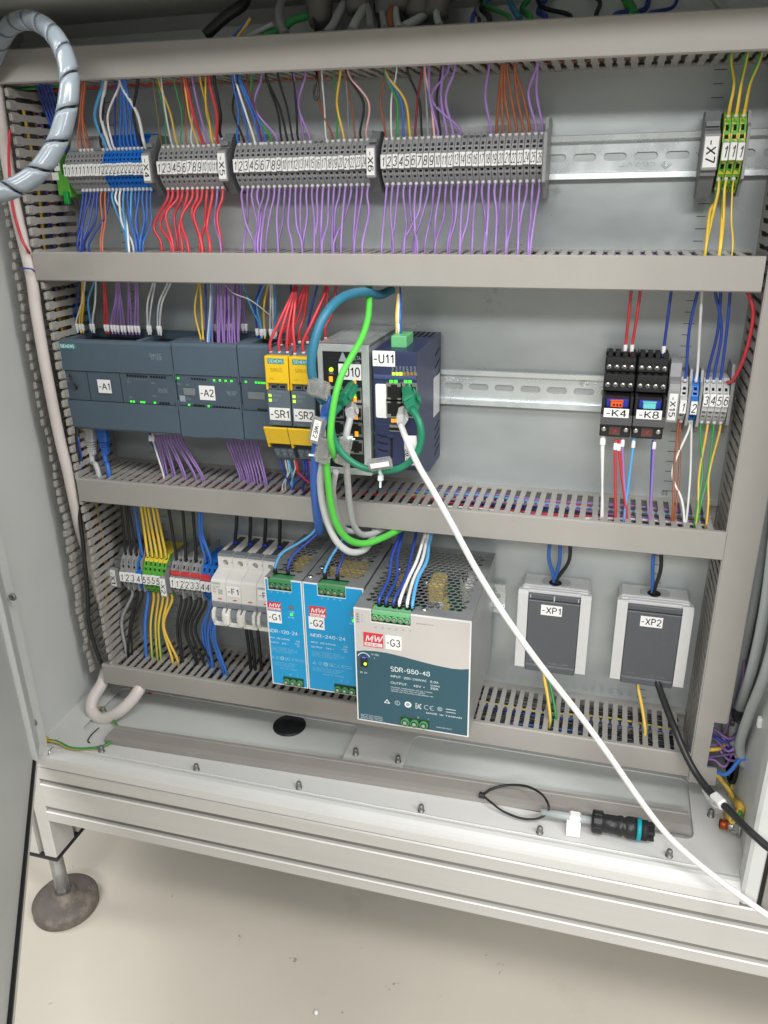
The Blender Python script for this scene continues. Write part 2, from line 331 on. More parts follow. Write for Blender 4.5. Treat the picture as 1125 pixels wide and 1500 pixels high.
    def text(s, st, O, h, U=(1, 0, 0), Vv=(0, 1, 0), m=0, al='c', w=None, ext=0.0, bold=0.0, lift=0.25):
        """lettering, cap height h mm, baseline at O, optionally fitted to width w"""
        v, f = glyphs(st, .115+bold)
        if not v: return s
        x0 = min(a for a, b in v); x1 = max(a for a, b in v); k = h/0.70
        kx = k if w is None else w/max(1e-6, x1-x0)
        off = {'c': (x0+x1)/2, 'l': x0, 'r': x1}[al]
        O, U, Vv = V(O), V(U).normalized(), V(Vv).normalized(); N = U.cross(Vv)
        offs = [(0, 0)] if bold <= 0 or all(c in SF for c in st) else [(-bold*h*.4, 0), (bold*h*.4, 0)]
        for bi, (ox, oz) in enumerate(offs):
            n = s.vv([O+U*((a-off)*kx+ox)+Vv*(b*k+oz)+N*(lift+bi*0.02+ext) for a, b in v])
            s.ff(f, n, m)
            if ext > 0:
                from collections import Counter
                n2 = s.vv([O+U*((a-off)*kx+ox)+Vv*(b*k+oz) for a, b in v]); cnt = Counter()
                for q in f:
                    for i in range(len(q)): cnt[frozenset((q[i], q[(i+1) % len(q)]))] += 1
                for q in f:
                    for i in range(len(q)):
                        e = (q[i], q[(i+1) % len(q)])
                        if cnt[frozenset(e)] == 1: s.f.append((n+e[0], n+e[1], n2+e[1], n2+e[0])); s.m.append(m); s.s.append(False)
        return s
    def mesh(s, name, mats, org=V((0, 0, 0))):
        me = bpy.data.meshes.new(name)
        me.from_pydata([W3(p-org) for p in s.v], [], s.f)
        for q in mats: me.materials.append(q)
        me.polygons.foreach_set('material_index', [min(i, len(mats)-1) for i in s.m])
        me.polygons.foreach_set('use_smooth', s.s)
        me.update(); fixn(me)
        return me
    def obj(s, name, mats, parent=None, label=None, cat=None, group=None, kind=None, org=None):
        if not isinstance(mats, (list, tuple)): mats = [mats]
        if parent is not None: org = ORG[parent.name]
        elif org is None: org = s.v[0].copy()
        org = V(org)
        o = bpy.data.objects.new(name, s.mesh(name, mats, org)); COL.objects.link(o)
        if parent is not None: o.parent = parent
        else: o.location = W3(org)
        ORG[o.name] = org; _props(o, label, cat, group, kind)
        return o
import bmesh
def fixn(me):
    bm = bmesh.new(); bm.from_mesh(me); bmesh.ops.recalc_face_normals(bm, faces=bm.faces); bm.to_mesh(me); bm.free()
def inst(name, me, parent, at, rot=None, label=None):
    """another object on shared mesh data, placed at (x, z, d)"""
    o = bpy.data.objects.new(name, me); COL.objects.link(o); o.parent = parent
    o.location = W3(V(at)-ORG[parent.name]); ORG[o.name] = V(at)
    if rot: o.rotation_euler = rot
    if label: o['label'] = label
    return o
def spline(pts, n=6):
    pts = [V(p) for p in pts]
    if len(pts) == 2: return [pts[0].lerp(pts[1], i/4) for i in range(5)]
    out = []; q = [pts[0]*2-pts[1]]+pts+[pts[-1]*2-pts[-2]]
    for i in range(1, len(q)-2):
        a, b, c, d = q[i-1], q[i], q[i+1], q[i+2]
        for j in range(n):
            t = j/n; out.append(0.5*((2*b)+(c-a)*t+(2*a-5*b+4*c-d)*t*t+(3*b-a-3*c+d)*t**3))
    out.append(pts[-1]); return out
def wire(col, pts, label, group, r=1.25, name=None, cat=None, n=7, sides=8, ferr=None, ferr_end=None, parent=None):
    """a wire through (x, z, d) points; ferr: material of the ferrule at the first point"""
    b = B(); r *= .84
    name = name or ('earth_wire' if col == 'yellow-green' else 'wire'); cat = cat or name.replace('_', ' ')
    path = spline(pts, n)
    if col in STRIPE:
        c1, c2 = STRIPE[col]; b.tube(path, r, 12, 0, 1, twist=.06 if col == 'yellow-green' else .02); mats = [WC[c1], WC[c2]]
    else: b.tube(path, r, sides); mats = [WC[col]]
    o = b.obj(name, mats, None, label, cat, group, org=path[0])
    if ferr:
        q = (path[1]-path[0]).normalized(); fb = B()
        if ferr == 'white':
            fb.tube([path[0]+q*.5, path[0]+q*2.5, path[0]+q*3.5, path[0]+q*9, path[0]+q*9.5], 1.75, 8, rr=[.45, .55, 1.0, 1.1, 1.0])
            fb.obj('ferrule', [white_p], o)
        elif ferr == 'black': fb.tube([path[0], path[0]+q*6], r*1.35, 8); fb.obj('ferrule', [blackm], o)
        elif ferr == 'blue': fb.tube([path[0], path[0]+q*5, path[0]+q*6.5], r*1.3, 8, rr=[1.1, 1.2, 1]); fb.obj('ferrule', [blue_p], o)
        elif ferr == 'metal': fb.tube([path[0]-q*1.0, path[0]+q*.8, path[0]+q*2.0], max(1.75, r*1.15), 9, rr=[.9, 1, .8]); fb.obj('ferrule', [lgrey], o)
    return o
def plate_label(parent, st, x, z, d, w, h, th=None, name='tag', U=(1, 0, 0), Vv=(0, 1, 0), tw=None, label=None):
    """a white sticker w x h centred at (x, z, d) with black lettering"""
    O, U, Vv = V((x, z, d)), V(U).normalized(), V(Vv).normalized(); N = U.cross(Vv)
    b = B(); q = [O+U*(-w/2)+Vv*(-h/2), O+U*(w/2)+Vv*(-h/2), O+U*(w/2)+Vv*(h/2), O+U*(-w/2)+Vv*(h/2)]
    n = b.vv(q+[p+N*0.35 for p in q]); b.ff([(0, 1, 2, 3), (4, 5, 6, 7), (0, 1, 5, 4), (1, 2, 6, 5), (2, 3, 7, 6), (3, 0, 4, 7)], n)
    o = b.obj(name, [white_p], parent, label)
    th = th or h*0.52
    t = B(); t.text(st, O-Vv*(th*0.5)+N*0.35, th, U, Vv, w=tw, bold=0.02, lift=0.12); t.obj('lettering', [ink], o)
    return o
# ------------------------------------------------------------------ setting: floor
fb = B(); fb.box(-6000, 6000, -235, -225, -6000, 6000)
fb.obj('floor', [floor_m], None, kind='structure', org=(0, -225, 0))
# ------------------------------------------------------------------ the cabinet
cab = thing('control_cabinet', (310, 18, 80), 'open light grey steel control cabinet standing on an aluminium base frame', 'cabinet')
def rounded(x0, x1, y0, y1, r, n=5):
    L = []
    for cx, cy, a in ((x1-r, y1-r, 0), (x0+r, y1-r, 90), (x0+r, y0+r, 180), (x1-r, y0+r, 270)):
        for i in range(n+1):
            t = math.radians(a+90*i/n); L.append((cx+r*math.cos(t), cy+r*math.sin(t)))
    return L
def sheet(b, loops, a, f, m=0):
    """flat sheet with holes and rims; f maps (u, v, offset) to (x, z, d); a: the two offsets"""
    tr = tessellate_polygon([[V((u, v, 0)) for u, v in L] for L in loops])
    for k in a:
        n = b.vv([f(u, v, k) for L in loops for u, v in L]); b.ff([tuple(t) for t in tr], n, m)
    for L in loops:
        k = len(L); n = b.vv([f(u, v, a[0]) for u, v in L]+[f(u, v, a[1]) for u, v in L])
        b.ff([(i, (i+1) % k, k+(i+1) % k, k+i) for i in range(k)], n, m)
b = B(); b.box(-54, 682, 54, 760, -2.5, 0); mp = b.obj('mounting_plate', [plate_zinc], cab)
b = B()
for x in (596, 34):
    k = 0; z = 84
    while z < 752:
        k += 1
        b.box(x-3, x+(6.5 if k % 2 else 4.5), z-.28, z+.28, -.5, .12); z += 10
b.text('03', (595, 339.5, 0), 4, lift=.15)
for z in (640, 540, 440, 240, 140): b.text('%02d' % (z//10), (29 if z < 300 else 590, z-2, 0), 4, lift=.15)
b.obj('ruler_marks', [ink], mp)
b = B(); b.box(-66, 695, 20, 778, -24, -22); b.obj('rear_wall', [paint_d], cab)
b = B(); b.box(-66, -64, 20, 778, -22, 176)
b.prism([(-65, 176), (-66, 178), (-50, 178), (-47, 176.5), (-47, 165), (-48.4, 165), (-48.4, 176)], 36, 778, 'z'); b.obj('left_wall', [paint_d], cab)
b = B(); b.cyl((-48.6, 95, 172), (1, 0, 0), 0.1, .1)
def lw(u, v, k): return (k, v, u)
b = B(); sheet(b, [[(-22, 20), (176, 20), (176, 778), (-22, 778)], [(32+30*math.cos(t*math.pi/16), 74+30*math.sin(t*math.pi/16)) for t in range(32)]], (692, 694), lw)
b.prism([(700.5, 176), (699, 178), (689, 178), (686, 176), (686, 160), (687.5, 160), (687.5, 176)], 22, 778, 'z')
rw = b.obj('right_wall', [paint_d], cab)
b = B()
for i in range(32):
    a0, a1 = i*math.pi/16, (i+1)*math.pi/16
    pass
b.lathe((688.5, 74, 32), (1, 0, 0), [(28.5, 0), (31.5, 0), (31.5, 7), (28.5, 7), (28.5, 0)], 32); b.obj('edge_trim', [rubber], cab)
b = B(); b.box(694.2, 700, 40, 110, 0, 66); b.obj('hole_darkness', [dark], rw)  # dark box standing in for the unlit space beyond the hole
b = B(); b.box(-66, 694, 776, 778, -22, 178); b.box(-48, 678, 768, 776, 175, 178); b.obj('roof', [paint_d], cab)
# tray: raised sheet with two openings, gland plates lying lower in them
def tr(u, v, k): return (u, k, v)
b = B()
opl = rounded(-30, 286, 41, 128, 9); opr = rounded(354, 650, 41, 128, 9)
sheet(b, [[(-64, -22), (692, -22), (692, 163), (-64, 163)], opl, opr], (36.6, 38), tr)
b.prism([(38, 163), (38.9, 166), (38.2, 170), (35.5, 174), (33.5, 177.5), (30, 178.4), (19.5, 178), (18, 176), (18, 160), (36, 160)], -64, 686, 'x', sm=False)
tray = b.obj('floor_tray', [paint], cab)
for x0, x1 in ((-30, 286), (354, 650)):
    b = B(); sheet(b, [rounded(x0-6, x1+6, 35, 134, 10)], (32.2, 33.4), tr); b.obj('gland_plate', [paint_d], cab)
b = B()
random.seed(3)
b.tube([(-20+i*4.5, 38.3, 160.6+random.uniform(-.35, .35)) for i in range(150)], .75, 6)
b.obj('foam_bead', [paint], cab)
def stud(px, py, z=38):
    b = B(); p = PZ(px, py, z)
    b.lathe((p[0], z-.2, p[2]), (0, 1, 0), [(3.6, 0), (3.6, 1), (2.9, 1.2), (2.9, 6.2), (2.2, 7.8), (.8, 8.4)], 12); b.obj('stud', [mat('stud_metal', (128, 128, 126), .42, metal=.6, var=.1, scale=300)], cab)
for q in ((288, 1128), (438, 1154), (521, 1105), (583, 1116), (617, 1188), (790.5, 1220), (980, 1254), (1041, 1195), (149, 1101), (152, 1044)): stud(*q)
b = B(); p = PZ(424, 1063, 34); b.lathe((p[0], 33.3, p[2]), (0, 1, 0), [(19.5, 0), (19.5, 1.8), (18.6, 2.6), (4, 2.9), (.5, 2.9)], 36); b.obj('blind_plug', [black], cab)
# gasket bolts and screw on the left flange
for q_ in ((50, 1058), (19, 874)):
    b = B(); p = P(*q_, 178.2); b.lathe(p, (0, 0, 1), [(4.4, 0), (4.4, 1.2), (3.4, 2.4), (2.0, 2.6), (1.8, 1.4), (.4, 1.4)], 14); b.obj('flange_screw', [MATS['stud_metal'] if 'stud_metal' in MATS else steel], cab)
def bolt(at, ax, name, r, ln):
    at = V(at); ax = V(ax)
    b = B(); b.cyl(at, ax, r, ln, 14); 
    for i in range(int(ln/1.3)): b.cyl(at+ax*(i*1.3), ax, r*1.1, .55, 14, r2=r*.98)
    o = b.obj(name, [steel], cab)
    n = B(); n.cyl(at+ax*(ln*.3), ax, r*1.9, r*1.5, 6, sm=False); n.obj('nut', [chrome], o)
    n = B(); n.cyl(at+ax*(ln*.3-1.5), ax, r*2.3, 1.4, 20); n.obj('washer', [steel], o)
    return o
pb = P(58, 1100, 168); bolt((-48, pb[1], 168), (1, 0, 0), 'earth_bolt', 3.2, 30)
pr = PZ(1075, 1214, 46); bolt((pr[0]+9, 49, pr[2]), (-1, 0, 0), 'earth_bolt', 3.4, 20)
b = B(); b.cyl((pr[0]-13, 49, pr[2]), (1, 0, 0), 4.4, 7, 14)
for i in range(5): b.cyl((pr[0]-13+i*1.5, 49, pr[2]), (1, 0, 0), 4.9, .7, 14)
b.obj('copper_spring', [copper], cab)
# door: hinged at the left, swung towards the viewer
hx, hd = -50, 183
a = math.radians(34.8)
dvec = V((math.sin(a), 0, math.cos(a))); nvec = V((math.cos(a), 0, -math.sin(a)))   # along the door, inner normal
DM = Matrix(((dvec.x, 0, nvec.x, hx), (0, 1, 0, 29), (dvec.z, 0, nvec.z, hd), (0, 0, 0, 1)))  # local (along, up, inward)
b = B(DM); b.box(2, 720, 0, 745, -2, 0); b.box(2, 720, 0, 20, 0, 1.4, c=.6); b.box(2, 4, 0, 745, 0, 4); b.box(718, 720, 0, 745, 0, 4)
door = b.obj('door', [paint], cab)
b = B(DM); b.box(12, 700, 22, 30, 0, 5.5, c=2); b.box(12, 20, 30, 730, 0, 5.5, c=2); b.obj('gasket', [rubber], door)
b = B(DM); b.box(4, 34, 26, 720, 0, 8, c=1.5)
b.obj('tubular_frame', [paint_d], door)
b = B(DM); b.box(34.4, 690, 27, 720, 0, 3, c=1); b.obj('inner_panel', [paint_d], door)
b = B(); hz = P(42, 1093, 184)[1]
b.box(-67, -60, hz-14, hz+14, 178.5, 190, c=2); b.cyl((-62, hz-20, 186), (0, 1, 0), 3, 40, 12); b.obj('hinge', [steel], cab)
# ------------------------------------------------------------------ base frame of slotted aluminium profiles
fr = thing('base_frame', (310, -60, 140), 'white aluminium profile frame with two grooves carrying the cabinet', 'frame')
def beam(pr_, x0, x1, name):
    b = B(); b.prism(pr_, x0, x1, 'x'); return b.obj(name, [alu, alu_slot], fr)
bp_ = []
def slot(zc): return [(zc+4.2, 178), (zc+4.0, 173.4), (zc-4.0, 173.4), (zc-4.2, 178)]
prof = [(17.3, 139), (17.3, 176.6), (16, 178)]+slot(-2.5)+slot(-43)+[(-61, 178), (-62.4, 176.6), (-62.4, 139)]
b = B(); b.prism(prof, -57.5, 1100, 'x'); fbm = b.obj('front_beam', [alu], fr)
b = B()
for zc in (-2.5, -43): b.box(-57.5, 1100, zc-4.1, zc+4.1, 171.8, 173.6)
b.obj('groove_floor', [alu_slot], fbm)
b = B()
for zc in (-2.5, -43): b.box(-57.5, 1100, zc-5.2, zc-4.15, 176.4, 178.5, c=.3)
b.obj('groove_lip', [alu_b], fbm)
# left corner post and its side beam
b = B()
xs = [(-98.4, 101), (-98.4, 176.5), (-97, 178), (-82.2, 178), (-82, 173), (-74, 173), (-73.8, 178), (-59.4, 178), (-58, 176.6), (-58, 143), (-62.5, 142.8), (-62.5, 135.2), (-58, 135), (-58, 101)]
b.prism(xs, -119, 17, 'z'); po = b.obj('corner_post', [alu], fr)
b = B(); b.box(-82, -74, -118, 17, 171, 173.2); b.box(-64.5, -62.3, -118, -62.6, 135, 143); b.obj('groove_floor', [alu_slot], po)
b = B(); b.box(-100, -56.5, -125, -119.2, 92, 179.5, c=1.5); b.obj('end_cap', [black], fr)
b = B(); b.box(-98, -59, -62, 17, -420, 100.5); b.obj('side_beam', [alu], fr)
b = B(); b.box(-62, -58.6, -61, -28, 20, 98); b.obj('mounting_bracket', [alu_slot], fr)
b = B(); b.box(-98.2, -58.2, -119, 17, -300, 100); b.obj('side_panel', [alu], fr)
b = B(); b.box(-100, -56.5, -125, -119.2, -300, 91.6); b.obj('end_cap', [black], fr)
# levelling foot
fx, fd = -79, 158
b = B(); b.cyl((fx, -198, fd), (0, 1, 0), 8, 73, 20)
for i in range(24): b.cyl((fx, -190+i*2.7, fd), (0, 1, 0), 8.5, 1.2, 20, r2=7.7)
b.cyl((fx, -199, fd), (0, 1, 0), 9.2, 8, 6, sm=False); b.obj('foot_spindle', [steel], fr)
b = B(); b.lathe((fx, -225, fd), (0, 1, 0), [(39, 0), (40.2, 1.5), (40.2, 12), (38.5, 14.5), (30, 17.5), (19, 20.5), (15.5, 22), (14.5, 27), (12.8, 28), (10, 28.5), (9, 26)], 48); b.obj('foot_pad', [footg], fr)
# neighbouring cabinet at the right, standing on the same frame
nb = thing('neighbouring_cabinet', (760, 20, 100), 'beige cabinet side beyond the black gap right of the open cabinet', 'cabinet')
b = B(); b.box(704, 1100, 19, 790, -100, 183, c=5); b.obj('side_wall', [duct_grey], nb)
b = B(); b.box(700.8, 703.8, 21, 778, 120, 176); b.obj('gap_gasket', [rubber], nb)
# ------------------------------------------------------------------ wiring ducts
def halfslots(l):  return l
fin = B(); fin.prism([(-2.6, 8), (2.6, 8), (2.6, 38), (3.6, 41), (3.6, 44.5), (2.6, 47), (2.6, 72), (3.7, 74.5), (3.7, 76.8), (-3.7, 76.8), (-3.7, 74.5), (-2.6, 72), (-2.6, 47), (-3.6, 44.5), (-3.6, 41), (-2.6, 38)], -.8, .8, 'z')
FIN = fin.mesh('finger', [duct_grey])
def hduct(label, xl, xr, zl, zr, up=True):
    """horizontal duct; zl, zr: its upper edge at the left and right end; the comb one looks into is built finger by finger"""
    h = 25.4; s = (zr-zl)/(xr-xl)
    t = thing('wiring_duct', ((xl+xr)/2, (zl+zr)/2-h/2, 0), label, 'cable duct', 'horizontal wiring ducts')
    M = Matrix(((1, 0, 0, xl), (s, 1, 0, zl), (0, 0, 1, 0), (0, 0, 0, 1))); L = xr-xl
    b = B(M); b.box(0, L, -h, 0, .2, 1.8); zc = -.9 if up else -h+.9; zo = -h+.9 if up else -.9
    b.box(0, L, zc-.8, zc+.8, 1.8, 9); b.box(0, L, zo-.8, zo+.8, 1.8, 9); b.obj('base', [duct_grey], t)
    b = B(M); b.prism([(0, 74.4), (.8, 74.8), (.8, 78.2), (-.3, 79.6), (-h+.3, 79.6), (-h-.8, 78.2), (-h-.8, 74.8), (-h, 74.4), (-h+.8, 77.6), (-.8, 77.6)], 0, L, 'x'); b.obj('cover', [duct_grey], t)
    n = int(L//10)
    for i in range(n):
        x = 5+i*10; ob = inst('finger', FIN, t, (xl+x+random.uniform(-.15, .15), zl+s*x+zc, 0), (random.uniform(-.006, .006), 0, random.uniform(-.012, .012)))
    b = B(M)
    for i in range(n): x = 5+i*10; b.box(x-2.9, x+2.9, zo-.8, zo+.8, 8, 76)
    b.obj('far_fingers', [duct_grey], t, kind='stuff')
    return t
d1 = hduct('topmost horizontal duct above the long terminal row', -54, 690, 741.5, 730.9, up=False)
d2 = hduct('second horizontal duct between the terminal row and the controllers', -19, 640.3, 569.0, 566.9)
d3 = hduct('third horizontal duct under the controllers and relays', -14, 643.4, 335.2, 337.2)
d4 = hduct('lowest horizontal duct under the power supplies and sockets', -24, 643.2, 97.0, 97.8)
vf = B(); vf.prism([(-2.9, 6), (-2.9, 36), (-3.6, 39), (-3.6, 43), (-2.9, 46), (-2.9, 66), (-4.2, 69), (-4.2, 76), (-3, 79), (3, 79), (4.2, 76), (4.2, 69), (2.9, 66), (2.9, 46), (3.6, 43), (3.6, 39), (2.9, 36), (2.9, 6)], -.8, .8, 'x')
vf.box(-1.8, 1.8, -3.2, 3.2, 72, 78.4, c=.8)
VFIN = vf.mesh('finger', [duct_grey])
vg = B(); vg.prism([(-2.9, 6), (-2.9, 36), (-3.6, 39), (-3.6, 43), (-2.9, 46), (-2.9, 66), (-3.8, 69), (-3.8, 76), (3.8, 76), (3.8, 69), (2.9, 66), (2.9, 46), (3.6, 43), (3.6, 39), (2.9, 36), (2.9, 6)], -.8, .8, 'x')
VFIN2 = vg.mesh('finger', [duct_grey])
vl = thing('wiring_duct', (-29, 80, 0), 'uncovered vertical duct at the left with two rows of comb fingers', 'cable duct')
b = B(); b.box(-44, -14, 78, 716, .2, 1.8); b.box(-44, -42.4, 78, 716, 1.8, 7); b.box(-15.6, -14, 78, 716, 1.8, 7); b.obj('base', [duct_grey], vl)
random.seed(5)
for i in range(63):
    z = 86+i*10
    inst('finger', VFIN, vl, (-43.2-(1.5*math.sin(i*.21)), z, 0), (0, 0, math.radians(random.uniform(-1.5, 1.5))))
    bend = -2.0 if z > 540 else (1.0 if z < 330 else 0.5)
    inst('finger', VFIN, vl, (-14.8, z+2, 0), (0, 0, math.radians(bend+random.uniform(-.7, .7))))
vr = thing('wiring_duct', (657, 66, 0), 'covered vertical duct along the right side with a notch at its foot', 'cable duct')
b = B(); b.box(644, 670, 66, 716, .2, 1.8); b.box(644, 645.6, 66, 716, 1.8, 8); b.box(668.4, 670, 66, 716, 1.8, 8); b.obj('base', [duct_grey], vr)
for i in range(64): inst('finger', VFIN2, vr, (644.9, 76+i*10, 0))
b = B()
for i in range(56): b.box(668.6, 670, 156+i*10-2.9, 156+i*10+2.9, 8, 76)
b.obj('far_fingers', [duct_grey], vr, kind='stuff')
b = B(); out = [(644.2, 66), (669.6, 66.5), (668.6, 87), (659, 87), (659, 141), (670, 141), (670.6, 728), (643.4, 728)]
sheet(b, [out], (77.4, 79.4), lambda u, v, k: (u, v, k)); b.box(642.8, 643.9, 67, 728, 73, 78.6); b.box(670.2, 671.2, 142, 728, 73, 78.6); b.obj('cover', [duct_grey], vr)
# wires lying inside the ducts, seen through the slots
random.seed(11)
INS = {'second': (-10, 634, 567.8, ['purple', 'purple', 'purple', 'dark blue', 'black', 'black', 'purple', 'black', 'purple', 'black', 'black']),
       'third': (-8, 636, 336, ['purple', 'red', 'dark blue', 'purple', 'black', 'red', 'purple', 'white', 'dark blue', 'red', 'green', 'purple', 'yellow', 'light blue']),
       'lowest': (-18, 636, 97, ['black', 'black', 'grey', 'yellow-green', 'black', 'dark blue', 'black', 'black', 'blue', 'black', 'grey', 'black']),
       'topmost': (-40, 660, 735, ['purple', 'black', 'brown', 'blue', 'red', 'black', 'green', 'grey'])}
def bundle(paths, label, r, parent=None):
    b = B(); mats = []
    for c, pts in paths:
        for k in (STRIPE[c] if c in STRIPE else (c,)):
            if WC[k] not in mats: mats.append(WC[k])
        if c in STRIPE: b.tube(spline(pts, 4), r, 6, mats.index(WC[STRIPE[c][0]]), mats.index(WC[STRIPE[c][1]]))
        else: b.tube(spline(pts, 4), r, 6, mats.index(WC[c]))
    return b.obj('wire_bundle', mats, None, label, 'wire bundle', 'wire bundles inside the ducts', 'stuff', org=V(paths[0][1][0]))
for nm, (x0, x1, zt, cols) in INS.items():
    ps = []
    for i, c in enumerate(cols):
        dd = 13+(i*5.3 % 58); zz = zt-(6 if nm != 'topmost' else 14)-(i*3.7 % 8); k = 9
        ps.append((c, [(x0+(x1-x0)*j/k, zz+random.uniform(-2, 1.5), min(70, max(10, dd+random.uniform(-7, 7)))) for j in range(k+1)]))
    bundle(ps, 'mixed wires lying lengthwise inside the %s horizontal duct' % nm, 1.4)
bundle([(c, [(-38+random.uniform(0, 20), 700-j*70, 12+i*5+random.uniform(-5, 5)) for j in range(9)]) for i, c in enumerate(['dark blue', 'black', 'green', 'purple', 'dark blue', 'brown', 'yellow', 'black'])], 'mixed wires running down inside the uncovered left duct', 1.6)
bundle([(c, [(650+random.uniform(0, 15), 700-j*70, 14+i*9+random.uniform(-4, 4)) for j in range(9)]) for i, c in enumerate(['purple', 'grey', 'red', 'green', 'blue', 'yellow'])], 'mixed wires running down inside the covered right duct', 1.6)
# ------------------------------------------------------------------ top-hat rails
def rail(label, x0, x1, zc, s0):
    t = thing('mounting_rail', ((x0+x1)/2, zc, 0), label, 'rail', 'top hat rails')
    b = B(); hl = []; x = s0
    while x < x1-15:
        if x > x0+12: hl.append((x-x0, 12, 19, 6.2, -1.0, 'o'))
        x += 25.2
    b.holes((x0, zc-12, 1.8), (1, 0, 0), (0, 1, 0), x1-x0, 24, hl)
    for s in (1, -1):
        q = [(zc+s*11.8, 1.8), (zc+s*12, 6.4), (zc+s*12.6, 7.6), (zc+s*17, 8), (zc+s*17.5, 7.4), (zc+s*17.5, 6.6), (zc+s*13.4, 6.4), (zc+s*13, 5.8), (zc+s*13, .6), (zc+s*11.8, .6)]
        b.prism(q, x0, x1, 'x')
    b.obj('rail_body', [rail_zinc], t)
    return t
r1 = rail('upper galvanised rail carrying the long row of terminals', -14, 672, 642.4, 496.5-25.2*19)
r2 = rail('middle galvanised rail behind the controllers and relays', -12, 640, 438.2, 385.3-25.2*15)
r3 = rail('lower galvanised rail ending right of the big power supply', -12, 446, 209, 431-25.2*17)
def emboss(t, x, z, flip):
    b = B(); U, Vv = ((-1, 0, 0), (0, -1, 0)) if flip else ((1, 0, 0), (0, 1, 0))
    b.text('cabur', (x, z, 1.8), 4.6, U, Vv, w=31, ext=.9, lift=0)
    e = V(U); f = V(Vv); c = V((x, z, 2.3))-e*23+f*2.3
    for k in (1, .55):
        q = [c+e*4.2*k, c+f*3.4*k, c-e*4.2*k, c-f*3.4*k]
        b.tube(q+[q[0], q[1]], .45, 5, cap=False)
    b.obj('embossing', [rail_zinc], t)
emboss(r1, 541, 637.6, True); emboss(r2, 384, 443.2, False); emboss(r2, 534, 443.6, False)
# ------------------------------------------------------------------ terminal blocks
def XD(px, z, d):
    """x of the point at height z and depth d that stands in photo column px"""
    lo, hi = -400, 1900
    for _ in range(40):
        m_ = (lo+hi)/2
        if P(px, m_, d)[1] > z: lo = m_
        else: hi = m_
    return P(px, lo, d)[0]
def term_mesh(p, style):
    """one spring terminal, x 0..p, centred on z = 0"""
    b = B(); w = p-.25
    if style == 'std': pr = [(-21, 8), (-21, 31), (-14.6, 37.5), (-10.4, 40.5), (-6.3, 42), (-6, 44), (6, 44), (6.3, 42), (10.4, 40.5), (14.6, 37.5), (21, 31), (21, 8)]
    elif style == 'tall': pr = [(-21, 8), (-21, 30), (-14.6, 36), (-10.4, 40), (-6.2, 42), (-5.9, 44), (5.9, 44), (6.2, 42), (10.4, 40), (15, 36.5), (20, 30), (26, 27), (31, 21), (31, 8)]
    elif style == 'pe': pr = [(-30, 8), (-30, 25), (-23, 32), (-16, 37), (-7, 42), (-6.7, 44), (6.7, 44), (7, 42), (13.5, 40), (21, 37), (29, 28), (29, 8)]
    else: pr = [(q*.87, d) for q, d in [(-30, 8), (-30, 42), (-23, 50), (-16, 54), (-9, 56), (-8.4, 58), (8.4, 58), (9, 56), (16, 54), (23, 50), (30, 42), (30, 8)]]
    k = len(pr); mid = [i for i in range(k) if pr[i][1] == pr[(i+1) % k][1] and pr[i][0] < 0 < pr[(i+1) % k][0]][0]
    # the sloping faces either side of the marker seat carry the openings
    use = {mid-4: 'c', mid-3: 'r', mid-2: 'r2', mid+2: 'r2', mid+3: 'r', mid+4: 'c'}
    if style == 'tall': use[mid+6] = 'c'
    if style == 'pe': use = {mid-4: 'c', mid-3: 'c', mid-2: 'r2', mid+2: 'r2', mid+3: 'r', mid+4: 'c'}
    b.prism(pr, .12, w, 'x', skip=set(use))
    for i, kd in use.items():
        a, c = pr[i], pr[i+1]; L = math.hypot(c[0]-a[0], c[1]-a[1]); q = min(w*.74, 4.3)
        h = [(w/2-.1, L/2, q, min(q, L*.7), 3.0, 'c')] if kd == 'c' else ([(w/2-.1, L/2, q*.62, L*.6, 2.5, 'r')] if kd == 'r' else [(w/2-.1, L*.55, q*.72, L*.5, 2.5, 'r')])
        b.holes((.12, a[0], a[1]), (1, 0, 0), (0, c[0]-a[0], c[1]-a[1]), w-.12, L, h, 0, 1)
    return b
TM = {}
def term_data(p, style, colm):
    key = (round(p, 2), style, colm.name)
    if key not in TM: TM[key] = term_mesh(p, style).mesh('terminal_body', [colm, dark])
    return TM[key]
MKM = {}
def marker(t, st, p, x0, zc, d0, hh=5.6, style='hand'):
    key = (round(p, 2), hh)
    if key not in MKM: MKM[key] = B().box(.34, p-.34, -hh, hh, 0, 2.4, c=.4).mesh('marker', [white_p])
    jz = random.uniform(-.35, .35); o = inst('marker', MKM[key], t, (x0, zc+jz, d0))
    key = ('t', st, round(p, 2), hh)
    if key not in MKM:
        b = B(); h = hh*1.28; sl = 0.12
        w = min(p*.64, h*.5*len(st)) if st != '1' else h*.24
        b.text(st, (p/2-.2, -h*.5, 2.4), h, (1, 0, 0), (sl, 1, 0), w=w, bold=0); MKM[key] = b.mesh('lettering', [ink])
    inst('lettering', MKM[key], o, (x0, zc+jz, d0))
    return o
NW = ['zero', 'one', 'two', 'three', 'four', 'five', 'six', 'seven', 'eight', 'nine', 'ten', 'eleven', 'twelve', 'thirteen', 'fourteen', 'fifteen', 'sixteen', 'seventeen', 'eighteen', 'nineteen', 'twenty', 'twenty-one', 'twenty-two', 'twenty-three', 'twenty-four', 'twenty-five', 'twenty-six']
def strip(x0, p, items, zc, style, where, group, hh=5.6, mo=0):
    """items: (marker text, material, colour word); returns the x centres"""
    xs = []
    for i, (st, mt, cw) in enumerate(items):
        t = thing('terminal_block', (x0+i*p, zc, 8), '%s terminal block marked %s %s' % (cw, NW[int(st)], where), 'terminal block', group)
        inst('terminal_body', term_data(p, style, mt), t, (x0+i*p, zc, 0))
        marker(t, st, p, x0+i*p, zc+mo, 58 if style == 'deep' else 44, hh); xs.append(x0+i*p+p/2)
    return xs
